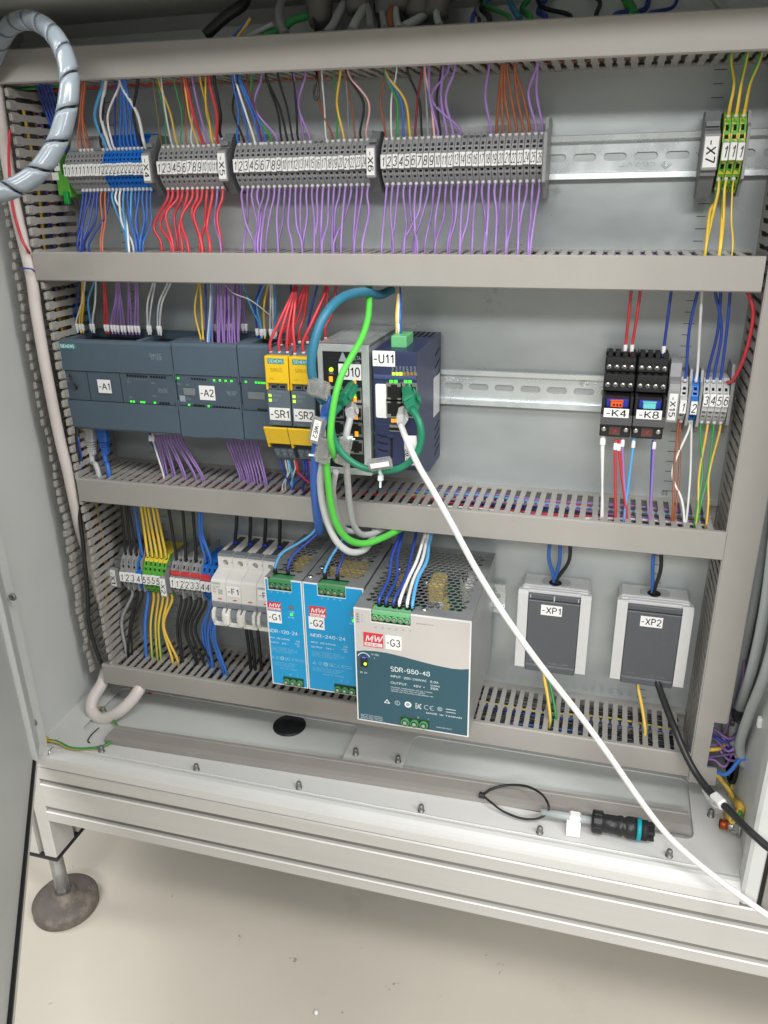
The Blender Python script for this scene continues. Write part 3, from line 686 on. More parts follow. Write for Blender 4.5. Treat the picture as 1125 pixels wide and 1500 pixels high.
def tag_clamp(st, x0, x1, zc, top, bot, d, label, lw_=None, lh=21.5, dz=0, dx=0):
    t = thing('end_clamp', ((x0+x1)/2, zc, 8), label, 'end clamp', 'end clamps with strip names')
    Z = lambda v: zc+v
    b = B(); b.prism([(Z(bot), 8), (Z(bot), d*.55), (Z(bot*.55), d*.8), (Z(bot*.5), d-4), (Z(top*.5), d-4), (Z(top*.55), d*.8), (Z(top), d*.55), (Z(top), 8)], x0, x1, 'x')
    b.box(x0+.6, x1-.6, Z(top*.62), Z(top*.74), d*.6, d*.82); b.obj('clamp_body', [tgrey_d], t)
    w = x1-x0; cx = (x0+x1)/2+dx; lw_ = lw_ or w*.9
    b = B(); b.box(cx-w*.54, cx+w*.54, Z(dz-lh*.6), Z(dz+lh*.6), d-4, d, c=.6); b.obj('tag_holder', [tgrey], t)
    plate_label(t, st, cx, zc+dz, d, lh, lw_, th=lw_*.66, U=(0, -1, 0), Vv=(1, 0, 0), tw=lh*.74)
    return t
G, DG_, BL, GR, YE = (tgrey, 'grey'), (tgrey_d, 'dark grey'), (tblue, 'blue'), (tgreen, 'green'), (tyel, 'yellow')
def end_plate(x0, x1, zc, z0, z1, d, label):
    b = B(); b.prism([(zc+z0, 6), (zc+z0, d*.6), (zc+z0*.7, d*.8), (zc+z0*.6, d), (zc+z1*.6, d), (zc+z1*.7, d*.85), (zc+z1, d*.75), (zc+z1, 6)], x0, x1, 'x')
    return b.obj('end_plate', [tgrey], None, label, 'end plate', 'terminal end plates', org=((x0+x1)/2, zc, 8))
ZR1 = 642.5
it = [('1',)+G]*10+[('2',)+BL]*11
ORD = ['first', 'second', 'third', 'fourth', 'fifth', 'sixth', 'seventh', 'eighth', 'ninth', 'tenth', 'eleventh']
it = [(a, b_, '%s slim %s' % (ORD[i % 10 if i < 10 else i-10], c)) for i, (a, b_, c) in enumerate(it)]
xa = strip(7, 4.2, it, ZR1, 'tall', 'in the row before the -X4 tag', 'slim terminals before the X4 tag', 5.3)
tag_clamp('-X4', 95.6, 103.4, ZR1, 29, -24, 49, 'grey end clamp tagged -X4 beside the blue terminals')
it = [(str(k),)+G for k in range(1, 10)]+[('10',)+G, ('10', tgrey, 'second grey'), ('11',)+G]
xb = strip(108.6, 5.25, it, ZR1, 'std', 'in the strip after the -X4 tag', 'terminals after the X4 tag')
tag_clamp('-X5', 173.2, 181.4, ZR1, 28, -24, 49, 'grey end clamp tagged -X5 between two strips')
xc_ = strip(186.6, 5.32, [(str(k),)+G for k in range(1, 25)], ZR1, 'std', 'in the strip after the -X5 tag', 'terminals after the X5 tag')
tag_clamp('-X6', 314.6, 322.4, ZR1, 25, -25, 49, 'grey end clamp tagged -X6 between two strips')
xd = strip(326.2, 5.34, [(str(k),)+G for k in range(1, 27)], ZR1, 'std', 'in the strip after the -X6 tag', 'terminals after the X6 tag')
end_plate(465.4, 468, ZR1, -32, 30, 49, 'tall grey end plate closing the strip after the -X6 tag')
b = B(); b.box(326, 465, ZR1+20, ZR1+26, 9, 27); b.obj('back_cover', [tgrey], None, 'grey cover ledge behind the terminals after the -X6 tag', 'cover', org=(395, ZR1+30, 9))
b = B(); b.box(186.6, 314, ZR1+20, ZR1+26, 9, 26); b.obj('back_cover', [tgrey], None, 'grey cover ledge behind the terminals after the -X5 tag', 'cover', org=(250, ZR1+30, 9))
# earth terminals at the right and their tag
tag_clamp('-X7', 588.2, 599.4, ZR1, 30, -34, 47, 'dark grey end clamp tagged -X7 beside the green earth terminals', dz=0, lh=22)
for i in range(3):
    x0 = 601.6+i*5.6
    t = thing('terminal_block', (x0, ZR1, 8), '%s green and yellow earth terminal marked 1 right of the -X7 tag' % ('left', 'middle', 'right')[i], 'terminal block', 'earth terminals right of the X7 tag')
    b = term_mesh(5.6, 'pe'); b.v = [v+V((x0, ZR1, 0)) for v in b.v]
    b.m = [(2 if (mm == 0 and k % 3 == 0) else mm) for k, mm in enumerate(b.m)]
    b.obj('terminal_body', [tgreen, dark, tyel], t); marker(t, '1', 5.6, x0, ZR1, 44, 6.4)
end_plate(618.8, 621, ZR1, -33, 29, 42, 'grey end plate right of the green earth terminals')
# fuse holder with green handle behind the spiral tube
t = thing('fuse_terminal', (-8, 645, 8), 'green fuse terminal tagged -F4 half hidden by the spiral tube', 'fuse terminal')
b = B(); b.box(-12, -5, 620, 668, 8, 34, c=1); b.box(-5, 2, 618, 640, 8, 34, c=1); b.obj('holder_body', [tgreen], t)
b = B(); b.box(-4, 1.5, 612, 624, 33, 38, c=.8); b.box(-3, .5, 614, 616, 38, 38.6); b.obj('lever', [mat('bright_green_plastic', (16, 150, 62), .4)], t)
plate_label(t, '-F4', -8.4, 655, 34, 24, 6.4, th=4.6, U=(0, -1, 0), Vv=(1, 0, 0), tw=17)
plate_label(t, '', -13, 638, 34, 10, 7, th=3)
# ------------------------------------------------------------------ wires of the terminal row
random.seed(21)
def up_wire(x, col, px, lab, grp, bulge=None, r=1.2, zc=ZR1, z0=18.6, d0=34, dend=66, py=None):
    ze = 741.5-25.4-.0149*(px and XD(px, 709, dend)+54)
    xe = XD(px, ze, dend); kk = random.uniform(-.2, .25)
    pts = [(x, zc+z0-1, d0), (x, zc+z0+6, d0+3.5)]
    if bulge is not None: pts.append((XD(bulge, zc+46, 47), zc+46, 47))
    else: pts.append((x*(.55+kk)+xe*(.45-kk)+random.uniform(-1.6, 1.6), zc+44+random.uniform(-4, 4), 46+random.uniform(-4, 4)))
    pts += [(xe, ze-3, dend-2), (xe, ze+12, dend-5)]
    return wire(col, pts, lab, grp, r=r, ferr='metal')
def down_wire(x, col, px, lab, grp, r=1.3, zc=ZR1, z0=-18.6, d0=34, dend=None, bulge=None):
    dend = dend or random.uniform(46, 66); ze = 567.5; kk = random.uniform(-.22, .2)
    xe = XD(px, ze, dend)
    pts = [(x, zc+z0+1, d0), (x+random.uniform(-.5, .5), zc+z0-9, d0+4), (x*(.62+kk)+xe*(.38-kk)+random.uniform(-1.8, 1.8) if bulge is None else XD(bulge, zc-46, 44), zc-46+random.uniform(-6, 6), 43+random.uniform(-5, 5)), (xe+random.uniform(-.6, .6), ze+9, dend-1.5), (xe, ze-9, dend)]
    return wire(col, pts, lab, grp, r=r, ferr='metal')
def cz(crop_x, sx, ox): return ox+crop_x/sx
# strip before X4
g = 'wires on the slim terminals before the X4 tag'
for i, X in enumerate((255, 262, 275, 288, 302)): down_wire(xa[2+i], 'dark blue', 50+X/4.018, 'dark blue wire %s from the left under the slim terminals before -X4' % NW[i+1], g)
down_wire(xa[7], 'orange', 148, 'left orange wire under the slim grey terminals before -X4', g, r=.9); down_wire(xa[8], 'orange', 151, 'right orange wire under the slim grey terminals before -X4', g, r=.9)
down_wire(xa[9], 'dark blue', 132, 'dark blue wire right of the orange pair under the slim grey terminals', g)
for i, (c, X) in enumerate([('light blue', 545), ('blue-white', 558), ('white', 582), ('light blue', 552), ('blue', 598), ('light blue', 606), ('blue', 612), ('blue', 618), ('blue', 628), ('blue', 640)]):
    down_wire(xa[10+i], c, 50+X/4.018, '%s wire under slim terminal %s from the left before -X4' % (c.replace('-', ' and '), NW[i+11]), g)
down_wire(xa[20], 'blue', 211, 'bowed blue wire from the last blue terminal before the -X4 tag', g, r=.9, bulge=222)
for i, (k, X) in enumerate(((3, 272), (4, 278), (5, 287), (6, 292))): up_wire(xa[k], ['orange', 'brown', 'orange', 'brown'][i], 50+X/4.018, '%s %s wire above the slim grey terminals beside the spiral tube' % (('first', 'first', 'second', 'second')[i], ['orange', 'brown', 'orange', 'brown'][i]), g, r=.9, bulge=50+(X-4)/4.018)
for c, k, X, bl, r in (('light blue', 10, 392, 139, 1.9), ('white', 11, 408, 148, 1.9), ('black', 9, 405, 150, 1.5), ('white-purple', 12, 492, 158, 1.3), ('dark blue', 13, 470, 168, 1.0), ('blue', 14, 502, 177, 1.2), ('blue', 15, 508, 182, 1.2), ('blue', 16, 515, 184, 1.2), ('blue', 17, 522, 190, 1.2), ('blue', 18, 530, 194, 1.2), ('black', 19, 600, 195, 1.6), ('white', 20, 500, 201, 1.8)):
    up_wire(xa[k], c, 50+X/4.018, '%s wire above slim terminal %s from the left before -X4' % (c.replace('-', ' and '), NW[k+1]), g, r=r, bulge=bl)
for i in range(5): wire('dark blue', [P(52+i*5, 118, 60), P(62+i*5, 150, 40), P(75+i*4, 185, 30), P(88+i*3, 225, 20)], 'dark blue wire %s of five dipping behind the spiral tube' % ('one', 'two', 'three', 'four', 'five')[i], 'dark blue wires behind the spiral tube', r=1.3)
# strip after X4
g = 'wires on the strip after the X4 tag'; N = lambda i: (NW[1:10]+['first ten', 'second ten', 'eleven'])[i]
for i, X in enumerate((750, 805, 815, 845, 872, 908, 985, 992, 976, 1035, 1097, 1103)):
    c = 'purple' if i == 10 else 'red'
    down_wire(xb[i], c, 50+X/4.018, '%s wire from the bottom of terminal %s in the strip after the -X4 tag' % (c, N(i)), g, r=1.7 if c == 'red' else 1.2, bulge=50+(700+i*32 if i < 2 else (xb and 735+30*i+(10 if i > 5 else -10)))/4.018)
for i, c, X, r in ((0, 'olive', 690, .8), (1, 'green', 715, .7), (2, 'white', 740, 1.0), (3, 'yellow', 726, 1.1), (4, 'green', 815, .7), (5, 'brown', 855, .8), (6, 'white', 880, .9), (7, 'yellow', 876, 1.0), (8, 'red', 885, 1.8), (9, 'purple', 925, 1.2), (10, 'yellow', 970, 1.1), (11, 'red', 1022, 1.7)):
    up_wire(xb[i], c, 50+X/4.018, '%s wire from the top of terminal %s in the strip after the -X4 tag' % (c, N(i)), g, r=r)
up_wire(xb[11]+1, 'black', 50+1052/4.018, 'black wire beside the red one above terminal 11 after the -X4 tag', g, r=1.7, z0=24, d0=29)
up_wire(xb[10]-1, 'yellow', 50+1000/4.018, 'second yellow wire above the last terminals after the -X4 tag', g, r=1.0, z0=24, d0=29)
# strip after X5
g = 'wires on the strip after the X5 tag'
for i, X in enumerate((222, 150, 230, 250, 258, 266, 300, 388, 394, 480, 550, 548, 556, 630, 634, 678, 690, 755, 770, 815, 768, 900, 908, 968)):
    down_wire(xc_[i], 'purple', 325+X/4.6875, 'purple wire from the bottom of terminal %s after the -X5 tag' % NW[i+1], g)
for i, c, X, bl, r in ((0, 'blue', 65, None, 1.3), (1, 'black', 100, 75, 1.2), (2, 'blue', 88, None, 1.3), (3, 'white', 85, None, 1.2), (4, 'blue', 108, None, 1.3), (5, 'blue', 120, None, 1.2), (6, 'green', 195, 205, 1.2), (7, 'purple', 262, 225, 1.3), (8, 'black', 296, None, 1.2), (9, 'black', 300, None, 1.2), (10, 'black', 380, None, 1.1), (11, 'black', 485, None, 1.2), (12, 'purple', 488, None, 1.2), (13, 'purple', 565, 525, 1.3), (16, 'white', 680, None, .9), (17, 'brown', 660, 672, 1.1), (18, 'green', 762, None, .9), (19, 'yellow', 805, 790, 1.2), (20, 'grey', 845, None, .6), (21, 'brown', 842, 890, .8), (22, 'black', 855, 972, 1.2), (23, 'pink', 865, 1008, 1.1)):
    up_wire(xc_[i], c, 325+X/4.6875, '%s wire from the top of terminal %s after the -X5 tag' % (c, NW[i+1]), g, r=r, bulge=None if bl is None else 325+bl/4.6875)
up_wire(xc_[4]+2, 'dark red', 325+165/4.6875, 'dark red wire beside the green one above the strip after the -X5 tag', g, r=.9)
pl = [P(325+660/4.6875, 104, 64), P(325+642/4.6875, 125, 66), P(325+632/4.6875, 138, 66), P(325+648/4.6875, 146, 66), P(325+664/4.6875, 137, 65), P(325+655/4.6875, 118, 64), P(325+650/4.6875, 102, 62)]
wire('black', pl, 'short black wire loop hanging from the topmost duct', 'loose wire loops', r=1.2)
# strip after X6
g = 'wires on the strip after the X6 tag'
for i, X in enumerate((80, 150, 142, 215, 290, 282, 212, 275, 345, 402, 406, 485, 492, 553, 560, 630, 700, 708, 770, 775, 835, 840, 905, 912, 975, 985)):
    down_wire(xd[i], 'purple', 540+X/4.1667, 'purple wire from the bottom of terminal %s after the -X6 tag' % NW[i+1], g)
for i, c, X, bl, r in ((0, 'brown', 100, 72, 1.1), (1, 'white', 165, None, .9), (2, 'green', 95, 172, 1.2), (3, 'blue', 99, 198, 1.2), (4, 'yellow', 103, 222, 1.2), (5, 'dark red', 320, 300, 1.2), (6, 'black', 235, 308, 1.2), (7, 'grey', 335, 352, 1.0), (8, 'pink', 340, 378, 1.1), (9, 'black', 442, 415, 1.2), (10, 'purple', 450, 442, 1.4), (11, 'purple', 522, 470, 1.4), (12, 'purple', 480, 385, 1.5), (17, 'purple', 732, 712, 1.3), (18, 'brown', 810, 795, 1.4), (19, 'brown', 815, 812, 1.4), (20, 'brown', 830, 832, 1.4), (21, 'brown', 845, 868, 1.4), (22, 'brown', 890, 905, 1.4), (23, 'brown', 895, 940, 1.4), (24, 'purple', 1025, 975, 1.3), (25, 'purple', 1032, 1025, 1.3)):
    up_wire(xd[i], c, 540+X/4.1667, '%s wire from the top of terminal %s after the -X6 tag' % (c, NW[i+1]), g, r=r, bulge=540+bl/4.1667 if bl else None)
up_wire(xd[9]-2, 'purple', 540+365/4.1667, 'dark violet wire behind the pink one after the -X6 tag', g, r=1.4, bulge=540+375/4.1667)
# earth wires of the X7 strip
g = 'yellow and green earth wires at the X7 tag'
for i, X in enumerate((325, 430, 522)): up_wire(601.6+i*5.6+2.8, 'yellow-green', 1000+X/4.545, '%s yellow and green wire above the -X7 earth terminals' % ('left', 'middle', 'right')[i], g, r=1.7, z0=26, d0=32.3)
for k, (i, zz, X) in enumerate(((0, -27.3, 155), (0, -20.3, 150), (1, -27.3, 240), (1, -20.3, 250), (2, -20.3, 330))):
    down_wire(601.6+i*5.6+1.6, 'yellow-green', 1000+X/4.545, '%s yellow and green wire under the -X7 earth terminals' % ('first', 'second', 'third', 'fourth', 'thin fifth')[k], g, r=1.6 if k < 4 else .9, z0=zz, d0=28.3 if zz < -25 else 34.3, dend=66)
# ------------------------------------------------------------------ row two: controllers
def Q(ox, oy, s, d):
    """points read in an enlarged view of the photograph, laid on the plane d"""
    def f(cx, cy):
        p = P(ox+cx/s, oy+cy/s, d); return V((p[0], p[1], d))
    return f
def controller(x0, x1, label, zt, zb, bays, lobe=False):
    t = thing('plc_module', ((x0+x1)/2, (zt+zb)/2, 8), label, 'controller', 'dark grey controller modules'); w = x1-x0; D = 70
    b = B(); b.prism([(zb+1, 8), (zb+1, 64), (zb+4, 67.5), (zt-10, 67.5), (zt-10, 8)], x0+.3, x1-.3, 'x')
    b.prism([(zt-10, 8), (zt-10, 20), (zt+1, 20), (zt+2, 18), (zt+2, 8)], x0+.3, x1-.3, 'x')
    x = x0+.3
    for a, c in bays+[(w-.3, None)]:
        b.box(x, x0+a, zt-10, zt-.5, 20, 58, c=.4); x = x0+(c or 0)
    b.obj('module_body', [plc], t)
    for a, c in bays:
        b = B(); n = max(2, int((c-a)/3.6)); b.box(x0+a+.3, x0+c-.3, zt-9.8, zt-5, 21, 57)
        b.holes((x0+a+.3, zt-5+.02, 50), (1, 0, 0), (0, 0, -1), c-a-.6, 26, [((c-a-.6)*(i+.5)/n, 8+14*j, 2.4, 5, 2, 'r') for i in range(n) for j in (0, 1)], 0, 1)
        b.obj('terminal_strip', [black, dark], t)
    zu, zl = zt-31.5, zb+31.5
    b = B(); b.prism([(zu, 58), (zu, D), (zt-3, D), (zt-.6, D-2), (zt, D-6), (zt-1, 58)], x0+.25, x1-.25, 'x'); b.obj('upper_cover', [plc], t)
    b = B()
    if lobe:
        q = [(x0+.25, zl), (x0+.25, zb+.5), (x0+w*.3, zb-.8), (x0+w*.55, zb+.8), (x0+w*.8, zb+1), (x1-.25, zb+.2), (x1-.25, zl)]
        b.prism(q, 64, D, 'd')
    else: b.prism([(zl, 58), (zl, D), (zb+3, D), (zb+.6, D-2), (zb, D-6), (zb, 58)], x0+.25, x1-.25, 'x')
    b.obj('lower_cover', [plc], t)
    b = B(); b.box(x0+.6, x1-.6, zl+.5, zu-.5, 66, 68.7, c=.3); mp_ = b.obj('middle_panel', [plc2], t)
    for sx in (x0, x1):
        for zz in (zu, zl):
            b = B(); b.box(sx-1.5*(sx == x1)+.2, sx+1.3*(sx == x0)+.1, zz-6, zz+6, 68.6, 70.6, c=.4); b.obj('latch', [plc], t)
    return t, zu, zl
def dots(t, name, mt, pts, w=1.9, h=1.7, d=68.7, th=.7):
    b = B()
    for x, z in pts: b.box(x-w/2, x+w/2, z-h/2, z+h/2, d, d+th)
    return b.obj(name, mt, t)
A1, zu, zl = controller(-14.8, 115.2, 'widest dark grey controller module tagged -A1 at the left', 484.0, 389.0, [(8, 84), (90, 122)])
q = Q(60, 400, 3.309, 70)
plate_label(A1, '-A1', *q(308, 549), 15.4, 14, th=6.6, tw=13)
b = B(); c = q(128, 354); b.box(c[0]-9.5, c[0]+9.5, c[1]-2.6, c[1]+2.6, 70, 70.2); bd = b.obj('brand_plate', [teal_s], A1)
b = B(); b.text('SIEMENS', (c[0], c[1]-1.5, 70.2), 3, w=16.5, m=0, bold=.1); b.obj('lettering', [prnt_w], bd)
def prt(t, items, mt, name='printing'):
    b = B()
    for st, p, h, w in items: b.text(st, p, h, w=w)
    return b.obj(name, [mt], t)
prt(A1, [('SIMATIC', q(555, 405), 3, 14), ('S7-1200', q(560, 421), 3, 12)], plc_p)
qm = Q(60, 400, 3.309, 68.7)
prt(A1, [('CPU 1215C', qm(592, 570), 2.2, 11), ('DC/DC/DC', qm(594, 580), 2.2, 11), ('DI a', qm(428, 530), 1.8, 4), ('.0 .1 .2 .3 .4 .5 .6 .7', qm(470, 517), 1.4, 22), ('DI b', qm(545, 537), 1.8, 4), ('DQ a', qm(437, 605), 1.8, 4), ('DQ b', qm(553, 600), 1.8, 4), ('RUN/STOP', qm(132, 500), 1.4, 8), ('ERROR', qm(128, 513), 1.4, 6), ('MAINT', qm(130, 526), 1.4, 6)], plc_p)
dots(A1, 'status_leds', [ledg], [(qm(X, Z)[0], qm(X, Z)[1]) for X, Z in ((109, 482), (438, 622), (451, 623), (488, 625), (501, 626), (553, 628))])
dots(A1, 'indicator_holes', [dark], [(qm(420+i*13, 496+i*.9)[0], qm(420+i*13, 496+i*.9)[1]) for i in range(8)]+[(qm(535+i*13.4, 502+i*.9)[0], qm(535+i*13.4, 502+i*.9)[1]) for i in range(6)]+[(qm(580+i*13, 629+i)[0], qm(580+i*13, 629+i)[1]) for i in range(4)], 1.9, 1.9)
b = B()
for X in (222, 380): a_, c_ = qm(X, 480+(X-222)*.02), qm(X+18, 608+(X-222)*.04); b.prism([(a_[0]-.3, zu-.6), (a_[0]+.3, zu-.6), (a_[0]+.3, zl+.6), (a_[0]-.3, zl+.6)], 68.6, 68.85, 'd')
b.obj('panel_seams', [dark], A1)
A2, zu, zl = controller(115.8, 185.9, 'dark grey controller module tagged -A2 with a row of green lights', 485.0, 389.5, [(26, 64)], lobe=True)
plate_label(A2, '-A2', *qm(806, 581), 17, 14.5, th=6.8, tw=14.5)
dots(A2, 'status_leds', [ledg], [(qm(X, Z)[0], qm(X, Z)[1]) for X, Z in ((666, 509), (840, 519), (868, 520), (896, 522), (924, 523), (719, 638), (814, 645))])
dots(A2, 'indicator_holes', [dark], [(qm(732+i*13, 511+i)[0], qm(732+i*13, 511+i)[1]) for i in range(6)]+[(qm(745+i*11, 639+i)[0], qm(745+i*11, 639+i)[1]) for i in range(5)]+[(qm(840+i*14, 647+i)[0], qm(840+i*14, 647+i)[1]) for i in range(8)], 1.7, 1.7)
c = qm(718, 575); b = B(); b.box(c[0]-6, c[0]+7, c[1]-3.6, c[1]+3.6, 68.7, 69.5, c=.6); b.obj('label_window', [mat('label_window', (120, 128, 130), .3)], A2)
c = qm(687, 608); b = B(); b.box(c[0]-3, c[0]+3, c[1]-3, c[1]+3, 68.7, 68.9); b.obj('printed_square', [plc_p], A2)
prt(A2, [('SM 1223', qm(925, 583), 2.2, 11), ('DC/DC', qm(927, 593), 2.2, 8), ('DI a', qm(712, 545), 1.8, 4), ('DI b', qm(845, 531), 1.6, 4), ('DQ a', qm(718, 612), 1.8, 4), ('DIAG', qm(672, 540), 1.4, 5), ('.0 .1 .2 .3 .4 .5 .6 .7', qm(885, 534), 1.2, 22)], plc_p)
A3, zu, zl = controller(186.5, 222.0, 'partly hidden dark grey controller module left of the yellow relays', 485.5, 388.5, [(10, 33)])
dots(A3, 'status_leds', [ledg], [(qm(X, Z)[0], qm(X, Z)[1]) for X, Z in ((994, 527), (1043, 530), (1057, 531), (1071, 532), (1084, 533))])
dots(A3, 'indicator_holes', [dark], [(qm(1055+i*12, 660+i)[0], qm(1055+i*12, 660+i)[1]) for i in range(4)], 1.8, 1.8)
c = qm(1050, 595); b = B(); b.box(c[0]-10, c[0]+8, c[1]-3.6, c[1]+3.6, 68.7, 69.5, c=.6); b.obj('label_window', [mat('label_window', (120, 128, 130), .3)], A3)
# ------------------------------------------------------------------ yellow and grey safety relays
qs = Q(375, 500, 6.25, 90)
for k, (x0, x1, st, lab) in enumerate(((223.2, 246.9, '-SR1', 'yellow and grey safety relay tagged -SR1, left of the pair'), (247.5, 272, '-SR2', 'yellow and grey safety relay tagged -SR2, right of the pair'))):
    t = thing('safety_relay', ((x0+x1)/2, 430, 8), lab, 'safety relay', 'yellow and grey safety relays'); cx = (x0+x1)/2
    b = B(); b.box(x0+.3, x1-.3, 386, 477, 8, 84, c=.8); b.obj('relay_body', [sir_g], t)
    b = B(); b.prism([(482, 52), (484, 56), (484, 70), (477, 84), (476, 84), (476, 52)], x0+.6, x1-.6, 'x')
    b.holes((x0+.8, 484.1, 69), (1, 0, 0), (0, 0, -1), x1-x0-1.6, 12, [((x1-x0-1.6)*(i+.5)/3, 6, 5.4, 8, 3, 'r') for i in range(3)], 0, 1)
    b.obj('upper_terminal', [sir_g, dark], t)
    b = B(); b.box(x0+.2, x1-.2, 453.8, 479.5, 83, 91, c=.9); b.box(x0+.2, x0+2, 447.5, 456, 80, 91, c=.6); b.box(x1-2, x1-.2, 447.5, 456, 80, 91, c=.6); hood = b.obj('upper_flap', [sir_y], t)
    b = B(); b.box(cx-8.2, cx+8, 472.6, 477.4, 91, 91.2); s_ = b.obj('brand_plate', [teal_s], hood)
    prt(hood, [('SIEMENS', (cx, 473.6, 91.2), 2.9, 14)], prnt_w, 'lettering')
    prt(hood, [('SIRIUS', (cx, 465.2, 91), 3.2, 11.5), ('<CTC>', (cx-5, 457.4, 91), 1.7, 5.5)], mat('amber_print', (176, 140, 30), .5, var=0), 'printing')
    b = B(); b.box(x0+2.2, x1-2.2, 447.6, 453.4, 82, 88, c=.6); b.obj('clip_bar', [sir_g], t)
    b = B()
    for dx in (-7, 1.6): b.box(cx+dx, cx+dx+5, 449.2, 451.4, 88, 88.3)
    b.box(cx-1.0, cx-.2, 447.6, 453.6, 88, 88.3); b.obj('clip_slots', [dark], t)
    b = B(); b.box(x0+.4, x1-.4, 413, 447.4, 80, 90, c=.5); b.obj('front_panel', [sir_g], t)
    for j in (0, 1): dots(t, 'status_light', [ledy], [(x0+3.4, 442.2-j*4.6)], 2.7, 2.6, 90, .5)
    prt(t, [('DEVICE', (x0+10.6, 441.4, 90), 2.1, 8), ('OUT', (x0+9, 437, 90), 2.1, 4.6), ('START', (cx-3.5, 411.2+3, 90), 1.9, 7.5), ('3SK1', (cx+2, 445.4, 90), 1.3, 7)], plc_p)
    plate_label(t, st, cx+.3, 424.5, 90, 20.8, 12, th=6.8, tw=18.6)
    b = B(); b.prism([(414.5, 100.5), (413.5, 102), (396.8, 95.5), (397.2, 93.6)], x0-.4, x1-.6, 'x'); b.prism([(414, 101), (392.5, 94), (392, 86), (405, 88)], x0-.4, x0+1.2, 'x')
    for i in range(9): b.box(x0+2+i*2.1, x0+3.2+i*2.1, 399.5, 411, 97, 98.6) if False else None
    b.obj('lower_flap', [sir_y], t)
    b = B(); b.box(x0+2.4, x1-.8, 391.5, 398, 60, 92, c=.8)
    for j in range(3): b.box(x0+4.2+j*6.6, x0+6.2+j*6.6, 395.8, 398.3, 91.4, 92.4)
    b.obj('lower_terminal', [black], t)
    for j in range(3):
        xx = x0+3.4+j*6.7
        b = B(); b.prism([(391.3, 66), (391.3, 88), (388, 89.5), (379, 84), (377.5, 78), (380, 66)], xx, xx+6.2, 'x')
        b.box(xx+1.6, xx+4.6, 382.5, 388, 85.5, 88.4, c=.5); b.obj('plug_terminal', [sir_g], t)
# ------------------------------------------------------------------ network switch
t = thing('network_switch', (307, 435, 8), 'silver network switch with a black front tagged -U10', 'switch')
b = B(); x0, x1, zb, zt = 283.4, 330.8, 376.4, 496
b.holes((x0, zt, 106), (1, 0, 0), (0, 0, -1), x1-x0, 98, [(22, 18+i*6.2, 30, 2.4, 1.5, 'o') for i in range(12)], 0, 1)
b.box(x0, x1, zb, zt-1.6, 8, 104); b.box(x0, x1, zt-2.4, zt-1.62, 7.8, 105.9)
for (a_, c_, e_, f_) in ((x0, x0+4.6, zb, zt), (x1-6.8, x1, zb, zt), (x0+4.6, x1-6.8, zt-6.5, zt), (x0+4.6, x1-6.8, zb, zb+6)): b.box(a_, c_, e_, f_, 104, 110, c=.5)
b.obj('metal_case', [rail_zinc, dark], t)
b = B(); b.box(x0+4.7, x1-6.9, zb+6.1, zt-6.6, 104, 108.6); fpn = b.obj('front_panel', [black], t)
qu = Q(440, 470, 6.525, 109)
b = B(); b.text('DELTA', qu(530, 373), 3.2, w=9.2, bold=.1); b.text('DVS-008', qu(512, 415), 2.2, w=10.5)
c = qu(405, 345); b.poly([(c[0]-4, c[1]-4, 109), (c[0]+4, c[1]-4, 109), (c[0], c[1]+5, 109)], 0); b.text('PWR', qu(297, 510), 1.5, w=4.4)
for n_, yy in (('5', 655), ('6', 825), ('7', 990), ('8', 1150)): b.text(n_, qu(576, yy+8), 2.2)
b.obj('printing', [prnt_g if False else plc_p], fpn)
c = qu(294, 466); b = B(); b.cyl((c[0], c[1], 108.5), (0, 0, 1), 2.0, .9, 14); b.obj('power_light', [ledy], t)
plate_label(t, '-U10', qu(474, 488)[0], qu(474, 488)[1], 109.2, 21, 14, th=7.8, tw=19)
def jack(t, x, z, w, h, d, flip=1):
    b = B(); b.box(x-w/2, x+w/2, z-h/2, z+h/2, d-.4, d+.35); f = b.obj('jack_frame', [screw], t)
    b = B(); b.box(x-w/2+1, x+w/2-1, z-h*.30, z+h*.30, d+.3, d+.5); b.box(x-w*.2, x+w*.2, z-h*.42, z+h*.42, d+.32, d+.52); b.obj('socket_opening', [dark], f)
for j in range(4):
    zz = qu(520, 690+j*165)[1]-2
    jack(t, 316.6, zz, 13, 13.4, 108.6); jack(t, 299.5, zz+.5, 13, 13.4, 108.6)
dots(t, 'link_lights', [ledo], [(qu(X, Z)[0], qu(X, Z)[1]) for X, Z in ((292, 556), (516, 585), (524, 745), (532, 917), (538, 1080))], 3.2, 4.6, 108.6, .9)
dots(t, 'activity_lights', [ledg], [(qu(X, Z)[0], qu(X, Z)[1]) for X, Z in ((520, 712), (495, 870), (530, 868))], 2.6, 4.6, 108.6, .9)
# ------------------------------------------------------------------ gateway
t = thing('network_gateway', (354, 430, 8), 'navy blue network gateway tagged -U11 with a green plug on top', 'gateway')
x0, x1 = 334.6, 373.8
b = B(); b.prism([(377, 10), (384, 108), (386, 110), (489.5, 110), (491.4, 108), (491.4, 90), (492.4, 60), (492.4, 10), (366, 10), (366, 40)][0:0] or [(367, 10), (367, 60), (385, 107), (388, 109.6), (489.4, 109.6), (491.2, 107.6), (492.2, 70), (492.2, 10)], x0, x1, 'x'); b.obj('gateway_case', [navy], t)
b = B()
for i in range(4):
    for zz in (478-i*11, 406-i*8.5): b.prism([(zz, 15), (zz+1.6, 15), (zz-5+1.6, 36), (zz-5, 36)], x1-.1, x1+.25, 'x')
for i in range(6): b.box(x0+8+i*5, x0+10+i*5, 492.15, 492.5, 14, 40)
b.obj('vent_slots', [dark], t, kind='stuff')
b = B(); b.box(x1, x1+.3, 416, 454, 16, 42); b.obj('rating_label', [mat('silver_label', (190, 192, 192), .35, var=.25, scale=700)], t)
qg = Q(535, 460, 6.246, 109.8)
